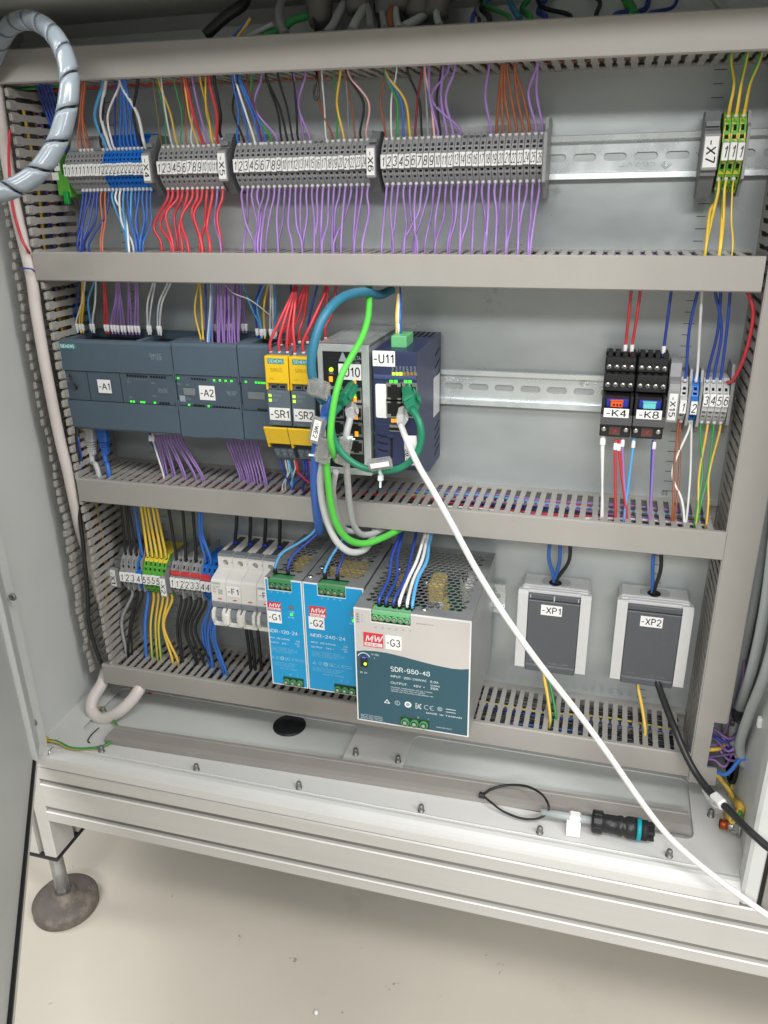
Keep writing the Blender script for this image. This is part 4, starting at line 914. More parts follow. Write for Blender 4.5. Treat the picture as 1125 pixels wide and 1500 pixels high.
plate_label(t, '-U11', qg(170, 408)[0], qg(170, 408)[1], 109.7, 20, 13.4, th=7.4, tw=17.5)
b = B(); z1, z2 = qg(280, 560)[1], qg(280, 600)[1]; b.box(x0+.4, x1-.4, z2, z1, 109.4, 110.6, c=.4); b.box(x0+1, x1-1, z2+1.4, z1-1.2, 110.5, 110.9, c=.2); b.obj('front_rib', [mat('rib_blue', (72, 84, 126), .4)], t)
for mt, idx in ((ledy, (0, 1, 2)), (leda, (3, 4, 5, 6))):
    dots(t, 'status_lights', [mt], [(qg(259+i*33.5, 548)[0], qg(259+i*33.5, 548)[1]) for i in idx], 2.6, 2.8, 109.6, .6)
b = B()
for i, s_ in enumerate(('PWR', 'RUN', 'COM', 'ERR', 'IP', 'USR', 'BUS')): b.text(s_, qg(262+i*33.5, 505), 1.7, U=(0, 1, 0), Vv=(-1, 0, 0), w=5)
b.obj('printing', [plc_p], t)
dots(t, 'port_lights', [ledg], [(qg(X, 620)[0], qg(X, 620)[1]) for X in (238, 279, 370, 410)], 3, 3, 109.6, .6)
c = qg(128, 793); b = B(); sheet(b, [rounded(qg(76, 0)[0]+.2, qg(181, 0)[0]+1.2, qg(128, 948)[1], qg(128, 638)[1], 1.8)], (109.6, 110), lambda u, v, k: (u, v, k)); b.obj('blank_sticker', [white_p], t)
for X in (265, 400):
    for Z in (715, 865): c = qg(X, Z); jack(t, c[0], c[1], 14.4, 16.5, 109.9)
dots(t, 'warning_lights', [ledo], [(qg(X, 975)[0], qg(X, 975)[1]) for X in (252, 284)], 2.8, 3.2, 109.6, .6)
c = qg(275, 1045); b = B(); b.box(c[0]-6.5, c[0]+7, c[1]-3, c[1]+3, 109.4, 110.2); us = b.obj('usb_port', [screw], t); b = B(); b.box(c[0]-5.4, c[0]+5.9, c[1]-1.9, c[1]+.6, 110.1, 110.4); b.obj('port_opening', [dark], us)
b = B(); z1 = qg(100, 1000)[1]
for i in range(3):
    zz = qg(150, 1118+i*66)[1]; b.tube([(x0+3, zz+1.6, 110), (x0+7, zz+.4, 110.2), (x0+12.5, zz, 110)], .9, 6)
c = qg(243, 1200); b.box(c[0]-1.0, c[0]+1.0, qg(243, 1310)[1], qg(243, 1125)[1], 109.5, 110.1); b.obj('front_slots', [dark], t)
b = B(); b.box(c[0]-4, c[0]+3, qg(243, 1132)[1], qg(243, 1100)[1], 109.4, 112, c=.6); b.box(x0+1, c[0]-1.4, 387, z1, 109.2, 110.4, c=.5); b.obj('front_door', [navy], t)
for i in range(2): b = B(); p0 = qg(48, 1112+i*130); b.tube([(x0-3.4, p0[1]-i*3, 96), (x0-1.4, p0[1]+.4, 103), (x0+1, p0[1]+4, 106)], 1.3, 7, rr=[.4, 1, .5]); b.obj('green_reflection', [WC['bright green']], t)  # bright green slivers shaped as green light reflected at the case edge
c = P(535+283/6.246, 460+230/6.246, 96); b = B(); b.box(346, 360, 491, 501.5, 66, 92, c=.8)
for i in range(3): b.box(347.5+i*5, 350.6+i*5, 493, 496, 91.8, 92.2)
gp = b.obj('green_plug', [tb_lgreen], t)
# ------------------------------------------------------------------ relays on sockets
qk = Q(860, 490, 5.114, 65.2)
for k, (x0, x1, st, lv, word) in enumerate(((528.6, 555.6, '-K4', orange_p, 'orange'), (556.0, 582.6, '-K8', cyan_p, 'turquoise'))):
    t = thing('plug_in_relay', ((x0+x1)/2, 446, 8), 'black relay socket tagged %s with a %s test lever' % (st, word), 'relay', 'relays on black sockets'); cx = (x0+x1)/2; W_ = x1-x0
    b = B(); b.box(x0+.2, x1-.2, 413, 482, 8, 30, c=.8); b.box(x0+.4, x1-.4, 452, 482.5, 20, 30, c=.8)
    b.box(x0+.4, x1-.4, 466.4, 479.5, 28, 39, c=1); b.box(x0+.4, x1-.4, 450.5, 465.6, 28, 47, c=1); b.box(x0+.4, x1-.4, 412.5, 424, 28, 60, c=1); b.obj('socket_body', [black], t)
    b = B()
    for i in range(4):
        xx = x0+3.9+i*6.4
        b.box(xx-2.2, xx+2.2, 479.4, 484.5, 26, 38.5, c=.5); b.box(xx-2.4, xx+2.4, 474, 475.2, 38.6, 39.6); b.box(xx-2.4, xx+2.4, 459.4, 460.6, 46.6, 47.6); b.box(xx-1.6, xx+1.6, 464.8, 466.4, 38, 46)
    b.obj('cable_guides', [blackm], t)
    for zz, dd in ((470.6, 39), (456.4, 47)):
        for i in range(4):
            s_ = B(); s_.lathe((x0+3.9+i*6.4, zz, dd-.3), (0, 0, 1), [(2.3, 0), (2.3, .7), (1.9, 1.1), (.3, 1.2)], 12)
            a_ = random.uniform(0, 3.1); c_, n_ = math.cos(a_), math.sin(a_)
            o_ = s_.obj('terminal_screw', [screw], t)
            s_ = B()
            for ang in (a_, a_+math.pi/2):
                u = V((math.cos(ang), math.sin(ang), 0)); v_ = V((-u.y, u.x, 0)); q0 = V((x0+3.9+i*6.4, zz, dd+.92)); s_.poly([q0+u*1.6+v_*.28, q0-u*1.6+v_*.28, q0-u*1.6-v_*.28, q0+u*1.6-v_*.28])
            s_.obj('screw_slot', [dark], o_)
    b = B(); b.box(x0+2, x1-2.6, 425, 449, 30, 60, c=1.5); b.obj('relay_case', [mat('relay_smoke', (40, 34, 34), .2, coat=.4)], t)
    b = B(); b.box(x0+.3, x0+3.4, 424.4, 450, 30, 63, c=.7); b.box(x1-3.2, x1-.3, 424.4, 450, 30, 63, c=.7); b.prism([(424.4, 30), (424.4, 66.5), (425.8, 67.2), (434, 64.8), (434, 30)], x0+.3, x1-.3, 'x'); b.obj('retaining_clip', [black], t)
    b = B(); b.box(x0+4, x1-4.6, 440, 447.6, 60, 62.4, c=.6); b.obj('relay_side', [blue_p], t)
    b = B(); b.box(cx-6, cx+4.6, 440.6, 446.6, 62, 65.2, c=.6); b.box(cx-6.4, cx+5, 446, 447.2, 62, 65.8, c=.4)
    b.obj('test_lever', [lv], t)
    if k == 0:
        b = B(); 
        for i in range(3): b.box(cx-3.6+i*2.7, cx-2.2+i*2.7, 442.2, 444, 65.2, 65.4)
        b.obj('lever_marks', [dark], t)
    plate_label(t, st, cx-.4, 436.2, 66.4, 21, 8, th=5.8, tw=16.5)
    b = B(); b.box(cx-5.4, cx+4.8, 414.6, 423, 60, 61, c=.4); w_ = b.obj('lamp_window', [mat('smoke_window', (86, 58, 54), .25, coat=.4)], t)
    b = B(); b.poly([(cx-2.2, 420, 61.2), (cx+2, 420, 61.2), (cx-.1, 416.4, 61.2)]); b.obj('red_mark', [red_led], w_)
    for sx in (-9.6, 9.2):
        s_ = B(); s_.lathe((cx+sx, 419.6, 59.8), (0, 0, 1), [(2.2, 0), (2.2, .7), (1.8, 1.1), (.3, 1.2)], 12); s_.obj('terminal_screw', [screw], t)
# ------------------------------------------------------------------ terminal group X15
tgl = mat('terminal_light_grey', (186, 187, 187), .45, var=.04, scale=150)
z15 = 438.8
t = tag_clamp('-X15', 584.2, 593.6, z15, 33, -16, 46, 'grey end clamp tagged -X15 right of the relays', lw_=7, lh=24, dz=0)
b = B(); b.prism([(z15+12, 10), (z15+12, 46), (z15+20, 44), (z15+22, 36), (z15+36, 33), (z15+38, 28), (z15+38, 10)], 584.6, 593.6, 'x'); b.obj('clamp_shell', [tgrey], t)
xe1 = strip(594.4, 6.2, [('1', tgl, 'light grey')], z15+3, 'std', 'right of the -X15 tag', 'terminals after the X15 tag', 5.8, -3)
b = B()
end_plate(600.9, 603, z15, -27, 31, 45, 'first grey divider between terminals one and two after -X15')
xe2 = strip(603.4, 6.2, [('2', tblue, 'blue')], z15+3, 'std', 'right of the -X15 tag', 'terminals after the X15 tag', 5.8, -3)
end_plate(609.9, 612, z15, -28, 31, 45, 'second grey divider right of the blue terminal after -X15')
z3 = 442.0
xe3 = strip(613, 5.3, [(s_, tgl, 'light grey') for s_ in '3456'], z3, 'std', 'right of the -X15 tag', 'terminals after the X15 tag', 5.6, 4)
end_plate(634.6, 637, z3, -30, 33, 42, 'last grey end plate right of the X15 terminals')
# ------------------------------------------------------------------ wires of row two
random.seed(31)
DZ = 541.5
def rise(p0, col, px, lab, grp, r=1.25, dend=48, ferr='white', bulge=None, zf=None):
    xe = XD(px, DZ, dend); p0 = V(p0)
    zm = (p0[1]+DZ)/2+6
    xm = p0[0]*.4+xe*.6 if bulge is None else XD(bulge, zm, (p0[2]+dend)/2)
    return wire(col, [p0, (p0[0], p0[1]+12, p0[2]), (xm, zm, (p0[2]+dend)/2+1), (xe, DZ+1, dend), (xe, DZ+14, dend)], lab, grp, r=r, ferr=ferr)
g = 'wires into the top of the -A1 controller'; WD = ['zero', 'one', 'two', 'three', 'four', 'five', 'six', 'seven', 'eight', 'nine', 'ten', 'eleven', 'twelve', 'thirteen', 'fourteen', 'fifteen', 'sixteen', 'seventeen', 'eighteen', 'nineteen', 'twenty', 'twenty-one', 'twenty-two', 'twenty-three', 'twenty-four', 'twenty-five', 'twenty-six']
cnt = {}
def a1(col, X, T, Y=292, bl=None, r=1.25, d=38, g=g, where='-A1'):
    cnt[col, where] = cnt.get((col, where), 0)+1
    n = cnt[col, where]
    p = P(60+X/3.309, 400+Y/3.309, d)
    return rise(p if d != 46 else (p[0], p[1]-5, p[2]), col, 60+T/3.309, '%s wire %s of its colour from the left above %s' % (col.replace('-', ' and '), WD[n], where), g, r=r, ferr='white' if d != 46 else None, bulge=None if bl is None else 60+bl/3.309)
for q_ in (('dark blue', 163, 187, 288), ('blue-white', 181, 215, 290), ('yellow', 196, 200, 292), ('yellow-green', 208, 207, 292), ('light blue', 248, 262, 290, 232), ('white', 259, 266, 291), ('red', 317, 302, 294), ('red', 329, 308, 295), ('purple', 349, 368, 296), ('purple', 363, 372, 297), ('purple', 378, 378, 298), ('purple', 397, 372, 299), ('purple', 411, 376, 300), ('purple', 431, 420, 299), ('purple', 446, 424, 300), ('purple', 463, 458, 300), ('purple', 478, 466, 301), ('white', 524, 548, 300, 520), ('blue-white', 534, 556, 300, 540), ('blue-white', 573, 620, 302, 576), ('white', 583, 634, 303, 590)): a1(*q_)
g2 = 'wires into the top of the -A2 controller'
for q_ in (('yellow-green', 779, 765, 355, 748), ('yellow', 790, 772, 355), ('dark blue', 806, 797, 350), ('white', 812, 826, 352), ('light blue', 820, 832, 350), ('purple', 833, 828, 345), ('purple', 860, 858, 345), ('purple', 868, 872, 345), ('purple', 885, 870, 345), ('purple', 892, 892, 345), ('purple', 908, 915, 345), ('purple', 918, 906, 345), ('purple', 930, 935, 345), ('purple', 942, 928, 345), ('purple', 957, 955, 345), ('purple', 961, 968, 340)): a1(*q_, d=46, g=g2, where='-A2') if len(q_) == 5 else a1(q_[0], q_[1], q_[2], q_[3], None, 1.25, 46, g2, '-A2')
for i, X in enumerate((848, 905, 927, 980, 996)): a1('purple', X, (845, 900, 940, 950, 962)[i], 292, None, 1.25, 32, g2, '-A2')
g3 = 'wires into the top of the module left of the yellow relays'
for q_ in (('dark blue', 1050, 1075, 315, 1040), ('light blue', 1068, 975, 318), ('yellow', 1087, 1105, 318, 1084), ('light blue', 1072, 1090, 318, 1050), ('blue-white', 1115, 1112, 318), ('white', 1130, 1120, 320), ('light blue', 1140, 1135, 320)): a1(q_[0], q_[1], q_[2], q_[3], q_[4] if len(q_) > 4 else None, 1.25, 36, g3, 'the third module')
wire('light grey', [P(60+890/3.309, 400+55/3.309, 56), P(60+935/3.309, 400+98/3.309, 56), P(60+1010/3.309, 400+128/3.309, 54), P(60+1080/3.309, 400+180/3.309, 48), P(60+1120/3.309, 400+225/3.309, 40), P(60+1122/3.309, 400+310/3.309, 36)], 'thin light grey wire crossing in front of the purple wires above -A2', g3, r=.8)
g4 = 'red wires into the yellow safety relays'
for i, (X, Y, T, d) in enumerate(((102, 440, 245, 76), (148, 440, 240, 76), (192, 440, 242, 76), (232, 448, 244, 78), (280, 442, 425, 76), (258, 382, 312, 56), (302, 384, 418, 56), (366, 380, 425, 54), (402, 362, 470, 50), (205, 412, 250, 64), (215, 395, 305, 60), (160, 400, 300, 60))):
    p = P(370+X/3.75, 400+Y/3.75, d); xe = XD(370+T/3.75, DZ, 56)
    zm = p[1]*.35+DZ*.65
    wire('red', [p, (p[0]+.5, p[1]+11, p[2]+1), (p[0]*.62+xe*.38, p[1]*.55+DZ*.45, p[2]-3), (xe*.9+p[0]*.1, DZ-4, 58), (xe, DZ+12, 56)], 'red wire %s from the left above the yellow relays' % WD[i+1], g4, r=1.65, ferr='metal')
for i, (X, Y, T, c) in enumerate(((212, 300, 210, 'dark blue'), (300, 320, 355, 'dark blue'))): wire(c, [P(370+X/3.75, 400+Y/3.75, 45), P(370+(X*.6+T*.4)/3.75, 400+200/3.75, 50), P(370+T/3.75, 400+76/3.75, 54), P(370+T/3.75, 400+60/3.75, 54)], '%s dark blue wire among the red wires above the relays' % ('left', 'right')[i], 'dark blue wires above the relays', r=1.3)
g5 = 'wires on the black relays and X15 terminals'
qq = lambda X, Y, d: P(640+X/2.32, 400+Y/2.32, d)
for c, X, Y, T, nm in (('red', 638, 280, 662, 'left red wire into the top of the -K4 relay'), ('red', 661, 280, 694, 'right red wire into the top of the -K4 relay'), ('dark blue', 768, 285, 798, 'dark blue wire into the top of the -K8 relay')):
    rise(qq(X, Y, 36), c, 640+T/2.32, nm, g5, r=1.6, dend=52)
def rise2(x, z, d, c, T, nm, r=1.6, bl=None): rise((x, z, d), c, 640+T/2.32, nm, g5, r=r, dend=52, ferr='metal', bulge=bl)
rise2(xe1[0], z15+20.8, 34, 'dark blue', 890, 'dark blue wire into the top of terminal one after -X15', bl=640+858/2.32); rise2(xe2[0], z15+20.8, 34, 'white', 902, 'white wire into the top of blue terminal two after -X15', bl=640+893/2.32)
for i, (T, bl) in enumerate(((965, 955), (942, 967), (998, 985))): rise2(xe3[i], z3+17.8, 34, 'dark blue', T, '%s of three dark blue wires into the terminals three to five after -X15' % ('first', 'second', 'third')[i], bl=640+bl/2.32)
wire('red', [(xe3[3], z3+17.8, 34), qq(1010, 360, 45), qq(1050, 270, 56), qq(1075, 150, 60), qq(1066, 90, 60), qq(1050, 55, 58), qq(1045, 40, 58)], 'red wire bowing right from terminal six after -X15', g5, r=1.9, ferr='metal')
Z3 = 335.6
def fall(p0, col, T, nm, g, r=1.25, dend=None, ferr='metal', mids=None, n=None):
    dend = dend or random.uniform(40, 60); xe = XD(T, Z3, dend)
    p0 = V(p0); mids = mids or [(p0[0]*.6+xe*.4, (p0[1]*.55+Z3*.45), p0[2]*.5+dend*.5)]
    return wire(col, [p0, (p0[0], p0[1]-9, p0[2]+1)]+mids+[(xe, Z3+4, dend), (xe, Z3-12, dend)], nm, g, r=r, ferr=ferr)
for c, X, Y, T, nm, r in (('white', 563, 548, 562, 'left white wire under the -K4 relay', 1.3), ('white', 569, 550, 558, 'right white wire under the -K4 relay', 1.3), ('red', 609, 565, 605, 'left red wire under the -K4 relay', 1.7), ('red', 622, 568, 643, 'right red wire under the -K4 relay', 1.7), ('purple', 634, 555, 640, 'purple wire under the -K4 relay', 1.4), ('light blue', 670, 558, 636, 'light blue wire under the -K8 relay', 1.5), ('purple', 741, 562, 722, 'purple wire under the -K8 relay', 1.5), ('dark blue', 735, 568, 722, 'dark blue wire behind the purple one under the -K8 relay', 1.3)):
    fall(qq(X, Y, 56), c, 640+T/2.32, nm, g5, r=r, ferr='white' if 'behind' not in nm else None, dend=62)
for x, z, c, T, nm, bl in ((xe1[0]-1, z15-11, 'brown', 798, 'left brown wire under terminal one after -X15', 806), (xe1[0]+1, z15-15, 'brown', 806, 'right brown wire under terminal one after -X15', 824), (xe2[0]-1, z15-15, 'white', 838, 'left white wire under blue terminal two after -X15', 800), (xe2[0]+1.5, z15-12, 'white', 846, 'right white wire under blue terminal two after -X15', 862),
                       (xe3[0], z3-17.8, 'green', 876, 'green wire under terminal three after -X15', 902), (xe3[1], z3-17.8, 'yellow', 880, 'yellow wire under terminal four after -X15', 892), (xe3[2], z3-17.8, 'green', 884, 'green wire under terminal five after -X15', 922), (xe3[3], z3-17.8, 'yellow', 915, 'yellow wire under terminal six after -X15', 925)):
    xe = XD(640+T/2.32, Z3, 60)
    fall((x, z, 34), c, 640+T/2.32, nm, g5, r=1.25, dend=60, mids=[(XD(640+bl/2.32, z-45, 44), z-45, 44), (xe*.7+.3*XD(640+bl/2.32, z-45, 44), Z3+22, 56)])
g6 = 'purple wires under the -A1 controller'
for i in range(10):
    X = 558+i*14; T = (600, 612, 640, 650, 690, 700, 745, 750, 780, 790)[i]
    fall(P(60+X/3.309, 400+772/3.309, 40), 'purple', 60+T/3.309, 'purple wire %s from the left under the -A1 controller' % WD[i+1], g6, ferr='metal', dend=44+i*1.2)
fall(P(60+528/3.309, 400+772/3.309, 44), 'dark blue', 60+588/3.309, 'dark blue wire left of the purple ones under -A1', g6, ferr='white'); fall(P(60+541/3.309, 400+772/3.309, 44), 'white', 60+595/3.309, 'white wire left of the purple ones under -A1', g6, ferr='white', dend=56)
g7 = 'purple wires under the -A2 controller'
for i in range(11):
    X = 902+i*15; T = (965, 975, 985, 1000, 1010, 1022, 1035, 1050, 1066, 1085, 1095)[i]
    fall(P(60+X/3.309, 400+790/3.309, 36), 'purple', 60+T/3.309, 'purple wire %s from the left under the -A2 controller' % WD[i+1], g7, ferr=None, dend=42+i)
g8 = 'wires under the yellow safety relays'
qw = lambda X, Y, d: P(375+X/6.25, 500+Y/6.25, d)
for i, (c, X, T, r, bl) in enumerate((('dark blue', 225, 330, 1.5, 260), ('white', 268, 280, 1.1, 290), ('light blue', 300, 345, 1.5, 330), ('red', 365, 540, 1.9, 400), ('blue-white', 290, 255, 1.1, 300), ('dark blue', 430, 350, 1.6, 430), ('dark blue', 455, 520, 1.6, 480), ('red', 490, 545, 1.6, 500), ('white', 350, 330, 1.0, 345), ('dark blue', 478, 440, 1.5, 470))):
    p = qw(X, 1085, 78); e = qw(T, 1385, 60)
    wire(c, [p, (p[0]+.5, p[1]-8, 77), qw(bl, 1210, 72), (e[0], Z3+5, 62), (e[0], Z3-11, 60)], '%s wire, number %s from the left, under the yellow relays' % (c.replace('-', ' and '), WD[i+1]), g8, r=r)
# the three-core lead into the green plug of the gateway
for i, (c, dx) in enumerate((('yellow', -1.8), ('white', 0), ('blue', 1.8))):
    p = (350+dx, 501, 80); T = 370+(800+i*4)/3.75
    wire(c, [p, (p[0], 517, 80), (XD(T, 528, 66)+dx*.4, 528, 66), (XD(T, 541, 56), 541, 56), (XD(T, 553, 56), 553, 56)], '%s wire into the green plug on the navy gateway' % c, 'wires into the green gateway plug', r=1.2, ferr='white' if i == 1 else None)
# ------------------------------------------------------------------ row three: terminals
def PX(px, py, x):
    """photo pixel -> point on the upright plane at x"""
    r = R0*((px-562.5)/FOC) + U0*(-(py-750)/FOC) + F0
    q = CAM + r*((x-CAM.x)/r.x); return (x, q.z, -q.y)
ZR3 = 210
tag_clamp('-X1', -9.5, 5.8, ZR3-3, 24, -24, 48, 'grey end clamp tagged -X1 at the left of the lower row', lw_=7.4, lh=21, dz=-7, dx=-9.5)
xs1 = strip(6.4, 7.2, [('1',)+G, ('2',)+G, ('3',)+G, ('4', tblue, 'blue')], ZR3, 'deep', 'right of the -X1 tag', 'terminals after the X1 tag', 5.9)
for i in range(4): end_plate(12.4+i*7.2, 13.5+i*7.2, ZR3, -31, 33, 56, '%s thin grey divider among the terminals after -X1' % ('first', 'second', 'third', 'fourth')[i])
xpe = []
for i in range(5):
    x0 = 36.4+i*5.9
    t = thing('terminal_block', (x0, ZR3, 8), 'yellow topped green earth terminal, %s of five, marked five after -X1' % ('first', 'second', 'third', 'fourth', 'fifth')[i], 'terminal block', 'earth terminals after the X1 tag')
    b = term_mesh(5.9, 'deep'); b.m = [2 if (mm == 0 and sum(b.v[j].y for j in f)/len(f) > 19) else mm for mm, f in zip(b.m, b.f)]; b.v = [v+V((x0, ZR3, 0)) for v in b.v]
    b.obj('terminal_body', [tgreen, dark, tyel], t); marker(t, '5', 5.9, x0, ZR3, 58, 5.9); xpe.append(x0+2.9)
tag_clamp('-X2', 66.2, 71.4, ZR3, 26, -30, 62, 'grey end clamp tagged -X2 beside the yellow and green terminals', lw_=7.2, lh=22, dz=-6, dx=-5)
xs2 = strip(72, 6.3, [('1', tgrey, 'first grey'), ('1', tgrey, 'second grey'), ('2', tgrey, 'first grey'), ('2', tgrey, 'second grey'), ('3', tgrey, 'first grey'), ('3', tgrey, 'second grey')], ZR3, 'deep', 'right of the -X2 tag', 'terminals after the X2 tag', 6.2)
xs2 += strip(110.4, 6.3, [('4', tblue, 'first blue'), ('4', tblue, 'second blue'), ('4', tblue, 'third blue'), ('4', tblue, 'fourth blue')], ZR3, 'deep', 'beside the circuit breaker', 'terminals after the X2 tag', 6.2)
for i in range(3): end_plate(84.4+i*12.6, 85.6+i*12.6, ZR3, -35, 35, 57, '%s grey divider among the terminals after -X2' % ('first', 'second', 'third')[i])
for i in range(4):
    b = B(); x0 = 72.6+i*12.6; b.box(x0, x0+11.4, ZR3+8.2, ZR3+13, 53, 57.6, c=.5); b.obj('bridge', [tred], None, '%s red plug-in bridge across the terminals after -X2' % ('first', 'second', 'third', 'fourth')[i], 'bridge', 'red bridges after the X2 tag', org=(x0, ZR3+12, 52))
b = B(); b.box(111, 123, ZR3+6.6, ZR3+11, 57, 59, c=.4); b.obj('bridge', [tred], None, 'lower red plug-in bridge on the blue terminals beside the breaker', 'bridge', 'red bridges after the X2 tag', org=(117, ZR3+6, 57))
# ------------------------------------------------------------------ circuit breakers
def breaker(x0, poles, label, st, stx):
    t = thing('circuit_breaker', (x0+8.9*poles, 210, 8), label, 'circuit breaker', 'white circuit breakers')
    prof = [(168, 8), (168, 60), (169, 61), (177, 61), (179, 70), (201, 70.5), (202, 82.5), (204, 84), (231, 82), (233.4, 79), (238, 62), (252, 61), (254, 59), (254, 8)]
    for k in range(poles):
        a, c = x0+k*17.8+.15, x0+(k+1)*17.8-.15
        b = B(); b.prism(prof, a, c, 'x', skip=(3, 10))
        b.holes((a, 169, 61), (1, 0, 0), (0, 1, 0), c-a, 8, [((c-a)/2, 3, 7, 5.4, 3, 'c', 1)], 0, 1)
        b.holes((a, 238, 62), (1, 0, 0), (0, 14, -1), c-a, 14.04, [((c-a)/2, 6.6, 6.6, 6.6, 4, 'c', 1), (c-a-.9, 7, .9, 1.5, 1, 'r', 1)], 0, 1)
        p_ = b.obj('pole_housing', [ivory, dark], t)
        s_ = B(); s_.cyl(((a+c)/2, 244.6, 58.2), (0, 0, 1), 2.6, 1, 12); s_.obj('terminal_screw', [screw], p_)
        s_ = B(); s_.box(a+.4, c-.4, 252.2, 255.4, 52, 62.6, c=.8); s_.obj('top_rib', [bgrey], p_)
        s_ = B(); s_.box((a+c)/2-3.6, (a+c)/2+3.6, 254, 254.6, 14, 51); s_.obj('wire_slot', [mat('slot_grey', (70, 74, 78), .5)], p_)
        s_ = B(); s_.box(a, c, 201.4, 208, 82, 85.6, c=.8); s_.obj('grey_band', [bgrey], p_)
        s_ = B(); s_.box((a+c)/2-2.2+1, (a+c)/2+2.2+1, 210.6, 211.8, 83.3, 83.8); s_.obj('position_mark', [tred if st else tred], p_)
        s_ = B(); s_.prism([(180, 68), (178, 78), (182, 85), (192, 88), (200, 84), (200, 68)], a+5.2, c-5.2, 'x'); s_.obj('toggle', [bgrey], p_)
        s_ = B()
        for xa in (a+1.0, c-4.4): s_.prism([(179, 68), (179.5, 82), (183, 88), (190, 90.5), (198, 89), (201, 84), (201, 68)], xa, xa+3.4, 'x')
        s_.box(a+.4, c-.4, 179.2, 184.4, 78, 87.6, c=1); s_.obj('toggle_guard', [ivory], p_)
    if poles > 1:
        b = B()
        for k in range(1, poles): b.box(x0+k*17.8-3.6, x0+k*17.8+3.6, 183, 197, 86, 91.6, c=1.4)
        b.obj('tie_bar', [ivory], t)
    b = B(); b.text('SIEMENS', (x0+6.5, 228.4, 82.6), 1.9, (1, 0, 0), (0, 1, -.07), w=10, m=0); b.obj('lettering', [teal_s], t)
    prt(t, [('5SL6 306-7', (x0+6.4, 224.6, 82.9), 1.5, 8.5), ('C6', (x0+4, 221.6, 83), 1.9, 3), ('400', (x0+4, 218.6, 83.2), 1.5, 3.6)], prnt_g)
    b = B(); b.box(x0+8.6, x0+13.4, 217, 222.4, 82.6, 83.5); b.obj('printed_square', [mat('print_pale_grey', (176, 178, 178), .6)], t)
    plate_label(t, st, x0+stx, 222, 83.6, 15, 12.4, th=6.4, tw=12.6)
    return t
breaker(137, 3, 'white three pole circuit breaker tagged -F1', '-F1', 26.7)
breaker(190.6, 1, 'white single pole circuit breaker half hidden by the narrow blue power supply', '-F2', 10)
